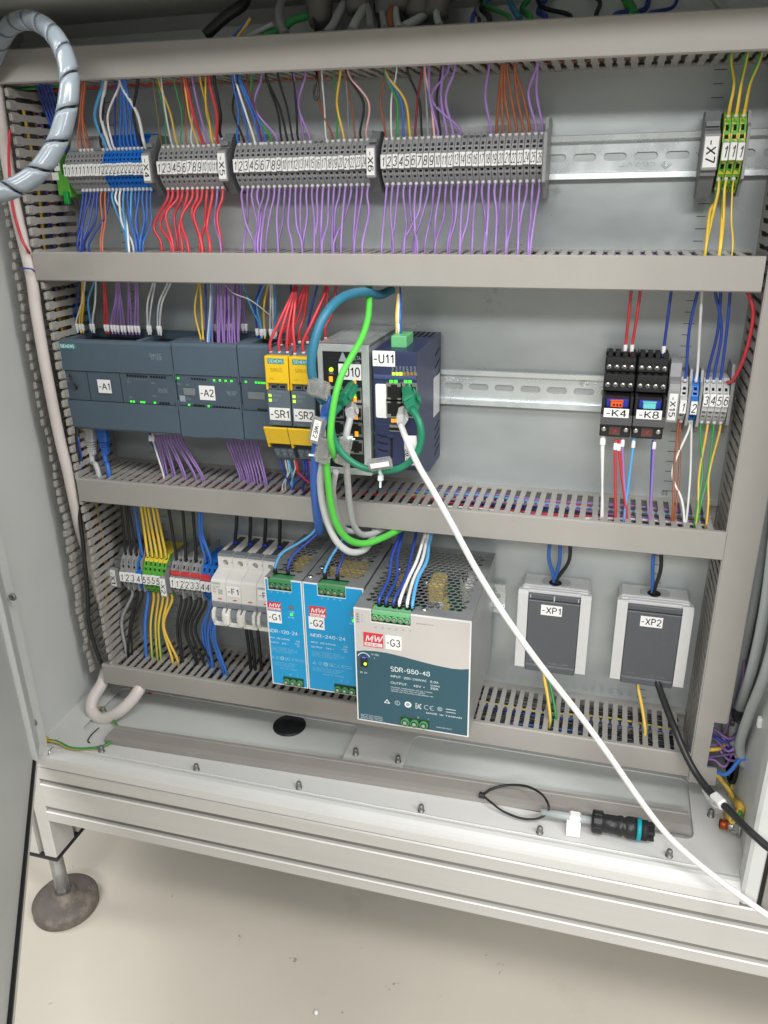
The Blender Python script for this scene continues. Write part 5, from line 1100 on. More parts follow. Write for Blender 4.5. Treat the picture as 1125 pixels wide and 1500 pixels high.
# ------------------------------------------------------------------ power supplies
def hexgrid(x0, x1, d0, d1, zt, pitch):
    hl = []; row = 0; dd = pitch*.5
    while dd < d1-d0-pitch*.4:
        xx = pitch*(.55 if row % 2 == 0 else 1.05)
        while xx < x1-x0-pitch*.45: hl.append((xx, dd, pitch*1.02, pitch*1.02, -.8, 'H')); xx += pitch
        dd += pitch*.866; row += 1
    return hl
def psu(x0, x1, D, label, conn, lowc, screwx, face):
    zt, zb = 264.0, 138.7; w = x1-x0
    t = thing('power_supply', ((x0+x1)/2, 138.7, 8), label, 'power supply', 'power supplies in the lower row')
    b = B(); b.box(x0+.2, x0+1.3, zb, zt-.05, 10, D-1.2); b.box(x1-1.3, x1-.2, zb, zt-.05, 10, D-1.2); b.box(x0+1.3, x1-1.3, zb, zb+1, 10, D-1.2); b.box(x0+1.3, x1-1.3, zb+1, zt-1, 10, 11); b.obj('case', [sidem], t)
    b = B()
    # top sheet: solid margins, perforated field
    mb = 15 if D > 140 else 18
    f0, f1, g0, g1 = x0+6, x1-6, 16, D-mb
    for (a, c, e, f) in ((x0+.2, f0, 10, D-1), (f1, x1-.2, 10, D-1), (f0, f1, 10, g0), (f0, f1, g1, D-1)):
        if e == g1:
            for (aa, cc) in ((f0, conn[0]-.4), (conn[1]+.4, f1)):
                if cc > aa: b.box(aa, cc, zt-.9, zt, e, f)
            b.box(conn[0]-.4, conn[1]+.4, zt-.9, zt, g1, D-13); b.box(conn[0]-.4, conn[1]+.4, zt-.9, zt, D-2.4, D-1)
        else: b.box(a, c, zt-.9, zt, e, f)
    b.holes((f0, zt-.1, g1), (1, 0, 0), (0, 0, -1), f1-f0, g1-g0, hexgrid(f0, f1, g0, g1, zt, 6.6), 0, 0)
    b.obj('perforated_top', [gun], t)
    b = B(); b.box(x0+1.4, x1-1.4, 226, 228, 12, D-14); cb = b.obj('circuit_board', [pcb], t)
    random.seed(int(x0))
    comps = []
    for k in range(int(w*D/900)):
        a, e, s_ = random.uniform(x0+6, x1-16), random.uniform(20, D-40), random.uniform(6, 15)
        b = B(); h = random.uniform(8, 30)
        kind = random.choice(['c', 'c', 'b', 'b', 'w'])
        if kind == 'c': b.cyl((a+s_/2, 228, e+s_/2), (0, 1, 0), s_/2, h, 14); b.obj('capacitor', [random.choice([blackm, steel, black])], cb)
        else: b.box(a, min(a+s_, x1-3), 228, 228+h*.8, e, e+s_*1.3, c=.8); b.obj('component', [capy if kind == 'b' else capw], cb)
    if D > 140:
        b = B(); b.box(x1-30, x1-14, 228, 252, 30, 52, c=3); b.box(x1-24, x1-10, 228, 255, 56, 74, c=3); b.obj('white_filler', [capw], cb)
        b = B(); b.box(x0+52, x0+68, 228, 256, 52, 80, c=2); b.obj('wound_core', [capy], cb)
    else: b = B(); b.box(x0+8, x1-8, 228, 254, 40, 66, c=2); b.obj('wound_core', [capy], cb)
    # screws on the top
    for a, e in screwx:
        s_ = B(); s_.lathe((a, zt, e), (0, 1, 0), [(3, 0), (3, .8), (2, 1.6), (.3, 1.8)], 12); s_.obj('case_screw', [chrome], t)
    # front
    def cut(a, c, z0_, z1_): return (a, c, z0_, z1_)
    b = B(); out = [(x0, zb), (x1, zb), (x1, zt)]+[(conn[1], zt), (conn[1], zt-13), (conn[0], zt-13), (conn[0], zt)]+[(x0, zt)]
    sheet(b, [out], (D-1.2, D), lambda u, v, k: (u, v, k)); fr_ = b.obj('front_frame', [mat('psu_rim', (226, 227, 226), .4)], t)
    face(t, fr_, x0, x1, zb, zt, D)
    # output connector and its screws
    n = conn[2]; cw = (conn[1]-conn[0]-1)/n
    b = B(); b.box(conn[0]+.3, conn[1]-.3, zt-12.6, zt-1.6, D-14, D-5); b.box(conn[0]+.3, conn[1]-.3, zt-5.4, zt-.4, D-6, D-.5, c=.6)
    for i in range(n): b.cyl((conn[0]+.5+cw*(i+.5), zt-8.6, D-6), (0, 0, 1), cw*.47, 5.4, 16)
    oc = b.obj('output_connector', [tb_green if D < 140 else tb_lgreen], t)
    b = B(); b.box(conn[0], conn[1], zt-13, zt-.2, D-15, D-13); b.obj('connector_recess', [dark], t)
    b = B()
    for i in range(n): b.cyl((conn[0]+.5+cw*(i+.5), zt-8.6, D-.9), (0, 0, 1), cw*.33, .45, 12)
    b.obj('screw_wells', [dark], oc)
    for i in range(n):
        s_ = B(); c_ = V((conn[0]+.5+cw*(i+.5), zt-8.6, D-.4)); s_.cyl(c_, (0, 0, 1), cw*.24, .25, 10); s_.obj('clamp_screw', [screw], oc)
    # input connector below
    a, c, z0_, z1_, n = lowc
    b = B(); b.box(a, c, z0_, z1_, D-.5, D+.5, c=.3); b.obj('connector_recess', [mat('connector_dark_green', (28, 62, 44), .5)], t)
    cw = (c-a-1)/n
    b = B()
    for i in range(n): b.cyl((a+.5+cw*(i+.5), (z0_+z1_)/2, D), (0, 0, 1), min(cw*.46, (z1_-z0_)*.44), 3, 16)
    ic = b.obj('input_connector', [tb_green], t)
    b = B()
    for i in range(n): b.cyl((a+.5+cw*(i+.5), (z0_+z1_)/2, D+3), (0, 0, 1), cw*.3, .3, 12)
    b.obj('screw_wells', [dark], ic)
    for i in range(n):
        s_ = B(); s_.cyl((a+.5+cw*(i+.5), (z0_+z1_)/2, D+3.3), (0, 0, 1), cw*.21, .3, 10); s_.obj('clamp_screw', [screw], ic)
    return t
def brand(fr_, x, z, D, w, h):
    b = B(); b.box(x-w/2, x+w/2, z-h/2, z+h/2, D+.2, D+.5); bd = b.obj('brand_mark', [mwred], fr_)
def mw_mark(t, x, z, D, w, h):
    b = B(); b.box(x-w/2, x+w/2, z-h/2, z+h/2, D+.1, D+.5); bd = b.obj('brand_mark', [mwred], t)
    k = B(); k.text('MW', (x+.3, z-h*.12, D+.5), h*.50, (1, 0, 0), (.22, 1, 0), w=w*.82, bold=.0, lift=.1)
    k.box(x-w*.45, x+w*.45, z-h*.44, z-h*.2, D+.5, D+.56); k.obj('lettering', [prnt_w], bd)
    k = B(); k.text('MEAN WELL', (x, z-h*.395, D+.56), h*.15, w=w*.78, bold=.03, lift=.1); k.obj('lettering', [mwred], bd)
def small_lines(b, x, z, w, n, D, h=1.1, gap=1.9, seed=1):
    rr = random.Random(seed)
    W_ = ['THIS DEVICE', 'USE COPPER', 'WIRE ONLY', 'MAXIMUM', 'SURROUNDING AIR', 'TEMPERATURE', 'INDOOR USE', 'SUITABLE FOR', 'POLLUTION', 'DEGREE 2', 'INPUT', 'AND', 'OUTPUT']
    for i in range(n):
        s_ = ' '.join(rr.choice(W_) for _ in range(3)); b.text(s_, (x, z-i*gap, D), h, al='l', w=w*rr.uniform(.75, 1), lift=.06)
def marks(b, x, z, D, s, wd):
    """a row of approval marks: triangle, ring, CE, EAC ..."""
    def ring(cx, cz_, r, tw=.35, a0=0, a1=360):
        n = 14; q = [(cx+r*math.cos(math.radians(a0+(a1-a0)*i/n)), cz_+r*math.sin(math.radians(a0+(a1-a0)*i/n))) for i in range(n+1)]
        for i in range(n):
            p_, q_ = V((*q[i], D+.08)), V((*q[i+1], D+.08)); c = V((cx, cz_, D+.08)); b.poly([p_, q_, c+(q_-c)*(1-tw/r), c+(p_-c)*(1-tw/r)])
    step = wd/6
    for k in range(3):
        a0 = V((x-s*.6+0*k, z-s*.4, D+.08))
    q = [V((x-s*.6, z-s*.4, D+.08)), V((x+s*.6, z-s*.4, D+.08)), V((x, z+s*.5, D+.08))]; c = (q[0]+q[1]+q[2])/3
    for i in range(3): b.poly([q[i], q[(i+1) % 3], c+(q[(i+1) % 3]-c)*.55, c+(q[i]-c)*.55])
    ring(x+step, z, s*.5); b.text('C', (x+step, z-s*.25, D), s*.5, lift=.06)
    ring(x+2*step, z, s*.66, s*.3); b.text('10', (x+2*step, z-s*.25, D), s*.5, lift=.06, bold=.04)
    b.text('EAC', (x+3*step, z-s*.5, D), s, w=s*1.1, bold=.05, lift=.06)
    ring(x+4*step-s*.45, z, s*.5, .35, 60, 300); ring(x+4*step+s*.6, z, s*.5, .35, 60, 300); b.box(x+4*step+s*.2, x+4*step+s*.55, z-.15, z+.15, D+.05, D+.08)
    ring(x+5*step, z+s*.1, s*.45); b.text('UL', (x+5*step, z-s*.1, D), s*.4, lift=.06); b.box(x+6*step-s*.9, x+6*step+s*.9, z-s*.36, z-s*.26, D+.04, D+.08); b.box(x+6*step-s*.9, x+6*step+s*.9, z+s*.26, z+s*.36, D+.04, D+.08)
def knob(t, x, z, D, led, lz):
    b = B(); b.cyl((x, z, D), (0, 0, 1), 2.3, .8, 16); k = b.obj('adjuster', [blue_p if D > 140 else mat('adjuster_grey', (120, 110, 100), .4)], t); b = B(); b.box(x-1.6, x+1.6, z-.3, z+.3, D+.7, D+1); b.obj('screw_slot', [screw], k)
    b = B(); b.cyl((x+(1.2 if D > 140 else 0), lz, D), (0, 0, 1), 1.5, .9, 14); b.obj('power_light', [ledy if D > 140 else ledg], t)
def face3(t, fr_, x0, x1, zb, zt, D):
    q = Q(510, 880, 5.921, D); b = B(); D2 = D+.25
    cv = [q(52, 434), q(130, 430), q(230, 436), q(340, 452), q(480, 486), q(620, 524), q(760, 560), q(900, 588), q(980, 595), q(1046, 592)]
    cv = [(p[0], p[1]) for p in cv]; cv[0] = (x0+1.3, cv[0][1]); cv[-1] = (x1-1.3, cv[-1][1])
    pg = B(); cn = (342.0, 379.0)
    pg_out = cv[::-1]+[] ; up = [(x0+1.3, zt-1.3), (x0+16.2, zt-1.3), (x0+16.2, zt-13.6), (x0+54.4, zt-13.6), (x0+54.4, zt-1.3), (x1-1.3, zt-1.3)]
    sheet(pg, [up+cv[::-1]], (D, D+.15), lambda u, v, k: (u, v, k)); pg.obj('upper_panel', [mwgrey], fr_)
    pg = B(); sheet(pg, [cv+[(x1-1.3, zb+1.3), (x0+1.3, zb+1.3)]], (D, D+.15), lambda u, v, k: (u, v, k)); pg.obj('lower_panel', [mwteal], fr_)
    L = lambda p: (p[0], p[1], D+.15)
    mw_mark(t, *q(219, 340)[:2], D, 19, 15); plate_label(t, '-G3', *q(394, 364)[:2], D+.2, 15.4, 14.6, th=7, tw=13)
    b.text('SDR-960-48', L(q(368, 606)), 4.6, al='l', w=38, bold=.015, lift=.1)
    b.text('INPUT: 200-240VAC  6.0A', L(q(370, 660)), 2.3, al='l', w=46, lift=.1); b.text('50/60HZ', L(q(755, 745)), 1.6, w=9, lift=.1); b.text('OUTPUT:   48V =   20A', L(q(370, 716)), 2.3, al='l', w=46, lift=.1)
    small_lines(b, *q(372, 750)[:2], 43, 3, D+.15, 1.1, 2.2, 4); marks(b, *q(338, 872)[:2], D+.15, 5.2, 62)
    b.text('MADE IN TAIWAN', L(q(830, 1000)), 1.7, w=34, lift=.1); small_lines(b, *q(108, 985)[:2], 27, 4, D+.15, 1.0, 1.9, 9)
    b.text('DC OK', L(q(137, 628)), 1.7, w=7, lift=.1); b.text('+V ADJ', L(q(232, 474)), 1.9, w=8, lift=.1); b.text('+', L(q(228, 505)), 2.6, lift=.1)
    b.text('N', L(q(608, 1018)), 1.8, lift=.1); b.text('L', L(q(697, 1032)), 1.8, lift=.1); small_lines(b, *q(765, 1098)[:2], 19, 1, D+.15, 1.1, 2, 3)
    c = q(137, 490); n = 12
    for i in range(n):
        a0, a1 = math.radians(20+140*i/n), math.radians(20+140*(i+1)/n)
        b.poly([(c[0]+r*math.cos(a), c[1]-1+r*math.sin(a), D+.25) for r, a in ((5.6, a0), (5.6, a1), (6.4, a1), (6.4, a0))])
    b.obj('printing', [prnt_w], fr_)
    b = B()
    for i in range(6): b.text('+V' if i < 3 else '-V', L(q(236+i*60, 238+i*6)), 2, lift=.1)
    small_lines(b, *q(592, 200)[:2], 20, 1, D+.15, 1.1, 2, 3)
    c = q(98, 140)
    for i in range(4): b.box(c[0]-2.4, c[0]-1.2, c[1]+2-i*2.6, c[1]+3.6-i*2.6, D+.15, D+.2); b.text('DC', (c[0]+2.6, c[1]+2-i*2.4, D+.15), 1.1, lift=.06)
    for a in ((-3.4, -3.1), (-.6, -.3)): b.box(c[0]+a[0], c[0]+a[1], c[1]-6.6, c[1]+5, D+.15, D+.2)
    b.obj('printing', [prnt_g], fr_)
    b = B(); c = q(138, 538); b.box(c[0]-3.6, c[0]+3.6, c[1]-4.6, c[1]+6, D, D+.4, c=.3); b.obj('adjuster_window', [black], t)
    c1, c2 = q(138, 486), q(150, 544); knob(t, c1[0], c1[1], D+.3, ledy, c2[1])
def blueface(cut_, tagst, title, d):
    def f(t, fr_, x0, x1, zb, zt, D):
        c0, c1 = cut_; w = x1-x0
        pg = B(); sheet(pg, [[(x0+1.2, zb+1.2), (x1-1.2, zb+1.2), (x1-1.2, zt-1.4), (c1+.4, zt-1.4), (c1+.4, zt-13.4), (c0-.4, zt-13.4), (c0-.4, zt-1.4), (x0+1.2, zt-1.4)]], (D, D+.15), lambda u, v, k: (u, v, k)); pg.obj('front_panel', [mwblue], fr_)
        q = Q(380, 830, 7.031, D); L = lambda p: (p[0], p[1], D+.15); b = B()
        mw_mark(t, *q(*d['mw'])[:2], D, d['mws'][0], d['mws'][1]); plate_label(t, tagst, *q(*d['tag'])[:2], D+.2, d['tags'][0], d['tags'][1], th=d['tags'][1]*.5, tw=d['tags'][0]*.86)
        b.text(title, L(q(*d['t'])), 3.6, al='l', w=d['tw'], bold=.0, lift=.1)
        x, z = q(*d['t'])[:2]
        b.text('INPUT: 100-240VAC', (x, z-7.4, D+.15), 1.8, al='l', w=d['tw']*.72, lift=.1); b.text(d['ia'], (x+d['tw'], z-8, D+.15), 1.7, lift=.1, al='c'); b.text('50/60HZ', (x+d['tw']-1, z-10.8, D+.15), 1.1, lift=.1, w=5.5)
        b.text('OUTPUT:  24V =', (x, z-12.8, D+.15), 1.8, al='l', w=d['tw']*.66, lift=.1); b.text(d['oa'], (x+d['tw'], z-13.6, D+.15), 1.7, lift=.1)
        for i in range(4): b.text('-V' if i < 2 else '+V', L(q(d['v'][0]+i*d['v'][2], d['v'][1]+i*d['v'][3])), 1.6, lift=.1)
        b.text('N', L(q(*d['n'])), 1.5, lift=.1); b.text('L', L(q(*d['l'])), 1.5, lift=.1)
        b.obj('printing', [prnt_w], fr_)
        b = B(); small_lines(b, x, z-18, d['tw']*.98, 4, D+.15, 1.0, 1.8, 5); marks(b, x+2.5, z-d['mz'], D+.15, d['ms'], d['tw']); small_lines(b, x, z-d['mz']-6, d['tw'], 3, D+.15, 1.0, 1.9, 7); b.text('MADE IN TAIWAN', (x+d['tw']*.6, z-d['mz']-13, D+.15), 1.4, w=d['tw']*.6, lift=.1)
        b.obj('printing', [prnt_s], fr_)
        c1_, c2_ = q(*d['k']), q(*d['led']); knob(t, c1_[0], c1_[1], D+.1, ledg, c2_[1])
        b = B(); b.text('+V ADJ', (c1_[0], c1_[1]-5.6, D+.15), 1.3, w=6, lift=.1); b.text('DC OK', (c2_[0], c2_[1]-4.6, D+.15), 1.4, w=6, lift=.1); b.obj('printing', [prnt_w], fr_)
    return f
D12 = 120.2
psu(218.9, 258.9, D12, 'narrow blue fronted power supply tagged -G1 beside the breakers', (222.6, 247.6, 4), (231.5, 254.5, 139.4, 150, 3), [(232, 40)], blueface((222.6, 247.6), '-G1', 'NDR-120-24', dict(mw=(155, 405), mws=(14.4, 9.6), tag=(158, 517), tags=(15, 13.2), t=(94, 668), tw=32, ia='2.5A', oa='5A', v=(125, 268, 62, 5), n=(322, 1118), l=(395, 1128), mz=30, ms=3.4, k=(328, 420), led=(326, 490))))
psu(259.7, 322.7, D12, 'wider blue fronted power supply tagged -G2 in the middle', (275.4, 304.2, 4), (288, 312, 139.2, 150.4, 3), [(263.6, 108), (268, 86)], blueface((275.4, 304.2), '-G2', 'NDR-240-24', dict(mw=(600, 465), mws=(17.6, 12), tag=(590, 580), tags=(16.6, 14), t=(528, 716), tw=37, ia='2.5A', oa='10A', v=(643, 332, 63, 7), n=(845, 1182), l=(912, 1192), mz=31, ms=3.8, k=(968, 480), led=(962, 555))))
psu(324.4, 434.4, 156.8, 'large grey and dark teal power supply tagged -G3', (341, 378.6, 6), (368, 396.4, 140.6, 151, 3), [(389, 146), (345, 70)], face3)
# dark screw hole details on the right side of the large supply
for z, d in ((232, 120), (196, 150), (168, 100), (205, 60)):
    pass
# ------------------------------------------------------------------ socket boxes
def socket(label, st, px, qv, open_lid):
    (bl, br, tl, tr_) = px     # photo corners: back top left/right, front top left/right
    zt = P(*bl, 3)[1]; x0 = P(*bl, 3)[0]; x1 = P(*br, 3)[0]; D = (PZ(*tl, zt)[2]+PZ(*tr_, zt)[2])/2; h = 96
    t = thing('socket_box', ((x0+x1)/2, zt-h, 0), label, 'socket', 'grey flap-lid socket boxes')
    cx = (x0+x1)/2; zb = zt-h-1
    b = B(); b.box(x0, x1, zb, zt, .3, D-12, c=3); b.box(x0+1.5, x1-1.5, zb+2, zt-.6, D-12.5, D-9, c=1); b.obj('back_box', [lgrey], t)
    b = B(); b.prism([(zt-3, D-14), (zt-1, D-4), (zt-4, D), (zb+7, D+1), (zb+4, D-3), (zb+4, D-14)], x0-1.5, x0+8.6, 'x'); b.prism([(zt-3, D-14), (zt-1, D-4), (zt-4, D), (zb+7, D+1), (zb+4, D-3), (zb+4, D-14)], x1-8.6, x1+1.5, 'x')
    b.box(x0+8.4, x1-8.4, zt-8, zt-1.2, D-14, D-5, c=.6); b.obj('lid_frame', [lgrey], t)
    b = B(); b.box(x0+8.9, x1-8.9, zb+11, zt-10, D-8, D+.4, c=.7); lid = b.obj('flap_lid', [sockd], t)
    b = B(); b.box(x0+8.9, x1-8.9, zt-9.4, zt-4, D-9, D-1.4, c=.4); b.obj('hinge_strip', [sockd], t); b = B(); b.box(x0+9.2, x1-9.2, zb+3, zb+10.4, D-9, D+.2, c=.8); b.obj('lower_strip', [sockd], t)
    b = B(); b.box(x0+9.2, x1-9.2, zb+11, zb+11.7, D+.3, D+.6); b.box(x0+9.2, x1-9.2, zt-10.6, zt-10, D+.3, D+.6); b.obj('lid_edge', [bgrey], lid)
    if not open_lid:
        b = B(); b.box(cx-.5, cx+.5, zt-10, zt-4, D-1.5, D-.9); b.box(x0+10.5, x0+11.2, zt-8, zt-4.4, D-1.5, D-.9); b.box(x1-11.2, x1-10.5, zt-8, zt-4.4, D-1.5, D-.9); b.obj('hinge_pins', [lgrey], t)
    b = B(); b.text('ALING CONEL', (cx+9, zb+14, D+.4), 2.1, w=21, lift=.1); b.text('IP44', (x0+18, zb+15, D+.4), 1.9, w=7, lift=.1); b.obj('lettering', [bgrey if not open_lid else mat('lid_print', (112, 115, 120), .4)], lid)
    b = B(); sheet(b, [rounded(cx-14, cx+14, 8, D-16, 6)], (zt, zt+.8), tr); gl = b.obj('entry_pad', [mat('entry_pad_grey', (176, 178, 178), .5)], t)
    b = B(); b.lathe((cx-1, zt+.5, D*.48), (0, 1, 0), [(6.5, 0), (6.5, 1), (5, 1.2), (.5, 1.25)], 18); b.obj('entry_hole', [dark], t)
    plate_label(t, st, cx-2, zt-19.5, D+.6, 21, 11.5, th=6.8, tw=18.5)
    return cx-1, zt, D*.48, zb, cx
s1 = socket('left grey socket box with a closed dark lid tagged -XP1', '-XP1', ((768, 839.5), (866.5, 851), (762, 864), (864, 875)), 0, False)
s2 = socket('right grey socket box with a shiny dark lid tagged -XP2', '-XP2', ((907.5, 854.5), (1011, 864.5), (906, 880), (1016, 891)), 0, True)
# ------------------------------------------------------------------ wires of row three
random.seed(41)
DB = 310.4
def up3(p0, col, T, nm, g, r=1.7, dend=46, ferr=None, bl=None, zb_=.5):
    p0 = V(p0); xe = XD(T, DB, dend); zm = p0[1]*(1-zb_)+DB*zb_
    xm = p0[0]*.5+xe*.5 if bl is None else XD(bl, zm, (p0[2]+dend)/2)
    return wire(col, [p0, (p0[0], p0[1]+9, p0[2]+.5), (xm, zm, (p0[2]+dend)/2), (xe, DB+1, dend), (xe, DB+13, dend)], nm, g, r=r, ferr=ferr)
def dn3(p0, col, T, nm, g, r=1.7, dend=50, bl=None, mid=.5):
    p0 = V(p0); xe = XD(T, 97.5, dend); zm = p0[1]*(1-mid)+97.5*mid
    xm = p0[0]*.5+xe*.5 if bl is None else XD(bl, zm, (p0[2]+dend)/2)
    return wire(col, [p0, (p0[0], p0[1]-9, p0[2]+1), (xm, zm, (p0[2]+dend)/2), (xe, 101, dend), (xe, 86, dend)], nm, g, r=r)
g = 'wires on the lower row of terminals'
T7 = lambda X: 140+X/5.625
for i, (X, c, r) in enumerate(((200, 'black', 1.5), (240, 'black', 1.7), (252, 'black', 1.7), (300, 'blue', 2.2))): up3((xs1[i], ZR3+23, 46), c, T7(X), '%s wire into the top of terminal %s after -X1' % (c, NW[i+1]), g, r)
for i, X in enumerate((358, 385, 410, 450, 480)): up3((xpe[i], ZR3+23, 46), 'yellow-green', T7(X), '%s yellow and green wire above the earth terminals after -X1' % ('first', 'second', 'third', 'fourth', 'fifth')[i], g, 2.0)
for i, (k, X) in enumerate(((0, 585), (2, 708), (4, 793))): up3((xs2[k]+1, ZR3+23, 46), 'black', T7(X), '%s black wire into the grey terminals after -X2' % ('first', 'second', 'third')[i], g, 2.1)
for i, (k, X) in enumerate(((6, 852), (7, 862), (7, 880))): up3((xs2[k]+i*.8-1, ZR3+23, 46+i), 'blue', T7(X), '%s blue wire into the blue terminals beside the breaker' % ('first', 'second', 'third')[i], g, 1.9, bl=T7(X))
TB = lambda X: 100+X/3.516
for i, (x, c, X, r, bl) in enumerate(((xs1[0], 'grey', 300, 2.2, 275), (xs1[1], 'black', 310, 2.2, 322), (xs1[2], 'black', 330, 1.6, 330), (xs1[3], 'blue', 403, 2.4, 395))): dn3((x, ZR3-23, 46), c, TB(X), '%s wire under terminal %s after -X1' % (c, NW[i+1]), g, r, bl=TB(bl))
for i, (X, bl) in enumerate(((435, 425), (462, 450), (480, 466), (535, 488), (562, 492))): dn3((xpe[i], ZR3-23, 46), 'yellow-green' if i in (1, 2) else ('yellow' if i > 2 else 'yellow-green'), TB(X), '%s earth wire under the yellow and green terminals' % ('first', 'second', 'third', 'fourth', 'fifth')[i], g, 1.9, bl=TB(bl))
for i, (X, bl) in enumerate(((585, 560), (590, 575), (660, 600), (665, 612), (700, 632), (745, 655))): dn3((xs2[i], ZR3-23, 46), 'black', TB(X), 'black wire %s from the left under the grey terminals after -X2' % NW[i+1], g, 2.0, bl=TB(bl))
for i, (X, bl) in enumerate(((725, 690), (735, 705), (745, 720), (790, 735), (800, 745), (815, 755))): dn3((xs2[6+min(i//2, 3)]+(i % 2)*1.6-1, ZR3-23+(i % 2)*4, 46), 'blue', TB(X), 'blue wire %s from the left under the blue terminals' % NW[i+1], g, 1.9, bl=TB(bl), dend=46+i*3)
for i, X in enumerate((465, 625, 815, 985)):
    xx = 137+17.8*(i+.5); up3((xx, 252, 33), 'black', 290+(X+12)/8.33, '%s black wire with a blue ferrule above the breakers' % ('first', 'second', 'third', 'fourth')[i], 'black wires above the breakers', 2.4, 40, ferr='blue')
for i, (X, e) in enumerate(((590, 645), (728, 775), (640, 700))): dn3(P(290+X/8.33, 770+1200/8.33, 52-i*6), 'black', 290+e/8.33, '%s black wire under the breakers' % ('left', 'middle', 'right')[i], 'black wires under the breakers', 2.3, 44)
QQ = lambda X, Y, d: P(370+X/3.04, 740+Y/3.04, d)
g = 'wires into the power supplies'
def pw(c, X, Y, d, mids, nm, r=1.7):
    p = QQ(X, Y, d); wire(c, [p, (p[0], p[1]+8, p[2]-.5)]+[QQ(*m_) for m_ in mids], nm, g, r=r, ferr='black')
pw('light blue', 103, 304, 110, [(130, 215, 104), (200, 172, 98), (262, 130, 92), (285, 95, 88), (288, 60, 84)], 'light blue and white wire into the -G1 power supply')
pw('dark blue', 159, 308, 110, [(180, 225, 104), (240, 170, 97), (285, 130, 92), (300, 95, 86), (302, 60, 82)], 'dark blue wire into the -G1 power supply')
pw('light blue', 323, 324, 110, [(345, 240, 104), (385, 175, 92), (415, 120, 74), (425, 85, 60), (425, 60, 55)], 'light blue wire into the -G2 power supply')
pw('dark blue', 378, 330, 110, [(396, 250, 104), (412, 190, 92), (430, 130, 70), (440, 95, 58), (440, 60, 55)], 'dark blue wire into the -G2 power supply')
for i, (c, X, mids) in enumerate((('dark blue', 566, [(605, 330, 120), (620, 230, 90), (650, 150, 64), (655, 120, 56), (655, 95, 54)]), ('dark blue', 597, [(640, 330, 120), (645, 230, 90), (662, 150, 64), (668, 120, 56), (668, 95, 54)]), ('dark blue', 631, [(682, 320, 120), (705, 230, 90), (722, 155, 64), (728, 125, 56), (728, 95, 54)]),
        ('white', 656, [(690, 335, 122), (730, 250, 95), (755, 170, 66), (768, 130, 56), (770, 95, 54)]), ('white', 690, [(715, 335, 122), (755, 245, 94), (772, 170, 66), (782, 130, 56), (784, 95, 54)]), ('light blue', 713, [(735, 330, 122), (775, 250, 94), (785, 180, 66), (796, 135, 56), (798, 95, 54)]))):
    pw(c, X, 448+i*4, 146, mids, '%s wire, %s from the left, into the large -G3 power supply' % (c, NW[i+1]), 2.0)
for nm, s_, tops in (('-XP1', s1, (808, 820, 834)), ('-XP2', s2, (960, 968))):
    for i, T in enumerate(tops):
        c = 'blue' if (i < 2 and nm == '-XP1') or i == 0 else 'black'
        up3((s_[0]+(i-1)*2, s_[1]-1, s_[2]+i), c, T, '%s %s wire into the top of the %s socket box' % (('left', 'middle', 'right')[i], c, nm), 'wires into the socket boxes', 2.3, 40, bl=T-(4 if i == 0 else 0))
    b0 = (s_[4]-6, s_[3]+2, 30)
    dn3(b0, 'yellow-green', 806 if nm == '-XP1' else 945, 'yellow and green wire under the %s socket box' % nm, 'earth wires under the socket boxes', 2.2, 55)
    if nm == '-XP1': dn3((b0[0]+4, b0[1], 28), 'green', 814, 'green wire beside the earth wire under -XP1', 'earth wires under the socket boxes', 1.7, 52)
# ------------------------------------------------------------------ cables
def cable(col, pts, label, r, n=8, name='cable', cat='cable', group=None, sides=14):
    b = B(); path = spline(pts, n); b.tube(path, r, sides)
    return b.obj(name, [WC[col]], None, label, cat, group, org=path[0])
def frame_at(o, dirv, up):
    X_ = V(dirv).normalized(); Zv = V(up); Zv = (Zv-X_*Zv.dot(X_)).normalized(); Y_ = Zv.cross(X_)
    return Matrix(((X_.x, Y_.x, Zv.x, o[0]), (X_.y, Y_.y, Zv.y, o[1]), (X_.z, Y_.z, Zv.z, o[2]), (0, 0, 0, 1)))
def rj45(parent, at, dirv, up, mt, boot=True, k=.85):
    """plug with its nose at `at`; dirv points from the nose back along the cable"""
    M = frame_at(at, dirv, up) @ Matrix.Scale(k, 4)
    b = B(M); b.box(-8, 13, -5.8, 5.8, -4, 4, c=.8); pl = b.obj('plug', [clear if not boot else mt], parent)
    b = B(M); b.box(10, 21, -6.4, 6.4, -5, 5, c=1.6); b.prism([(21, -4), (21, 4), (30, 3), (30, -3)], -4, 4, 'd')
    for i in range(3): b.box(22+i*3.2, 24+i*3.2, -4.6+i*.4, 4.6-i*.4, -4.4+i*.3, 4.4-i*.3, c=.5)
    b.obj('boot', [mt], pl)
    b = B(M); b.box(-6, 16, -2, 2, 4.2, 5.4, c=.4); b.box(12, 24, -2.6, 2.6, 6, 8, c=.6); b.obj('latch', [mt], pl)
teal_p = [(555, 432, 60), (530, 428, 92), (500, 437, 118), (476, 462, 138), (461, 500, 148), (456, 540, 150), (464, 572, 144), (474, 588, 136)]
tc_ = cable('teal', [P(*p) for p in [(575, 424, 45)]+teal_p], 'thick teal cable arching from the duct down beside the silver switch', 4.0)
gr1 = cable('bright green', [P(*p) for p in ((541, 420, 58), (541, 438, 78), (539, 466, 100), (530, 495, 120), (515, 522, 137), (502, 546, 149), (493, 573, 156), (487, 604, 160), (484, 640, 162), (488, 661, 156), (493, 674, 142))], 'bright green cable arching from the second duct in front of the switch', 2.8)
gr2 = cable('bright green', [P(*p) for p in ((479, 652, 150), (478, 672, 150), (480, 700, 146), (485, 740, 138), (495, 772, 130), (512, 791, 120), (535, 796, 108), (560, 788, 92), (585, 776, 70), (600, 770, 52))], 'bright green cable sagging below the third duct', 3.3)
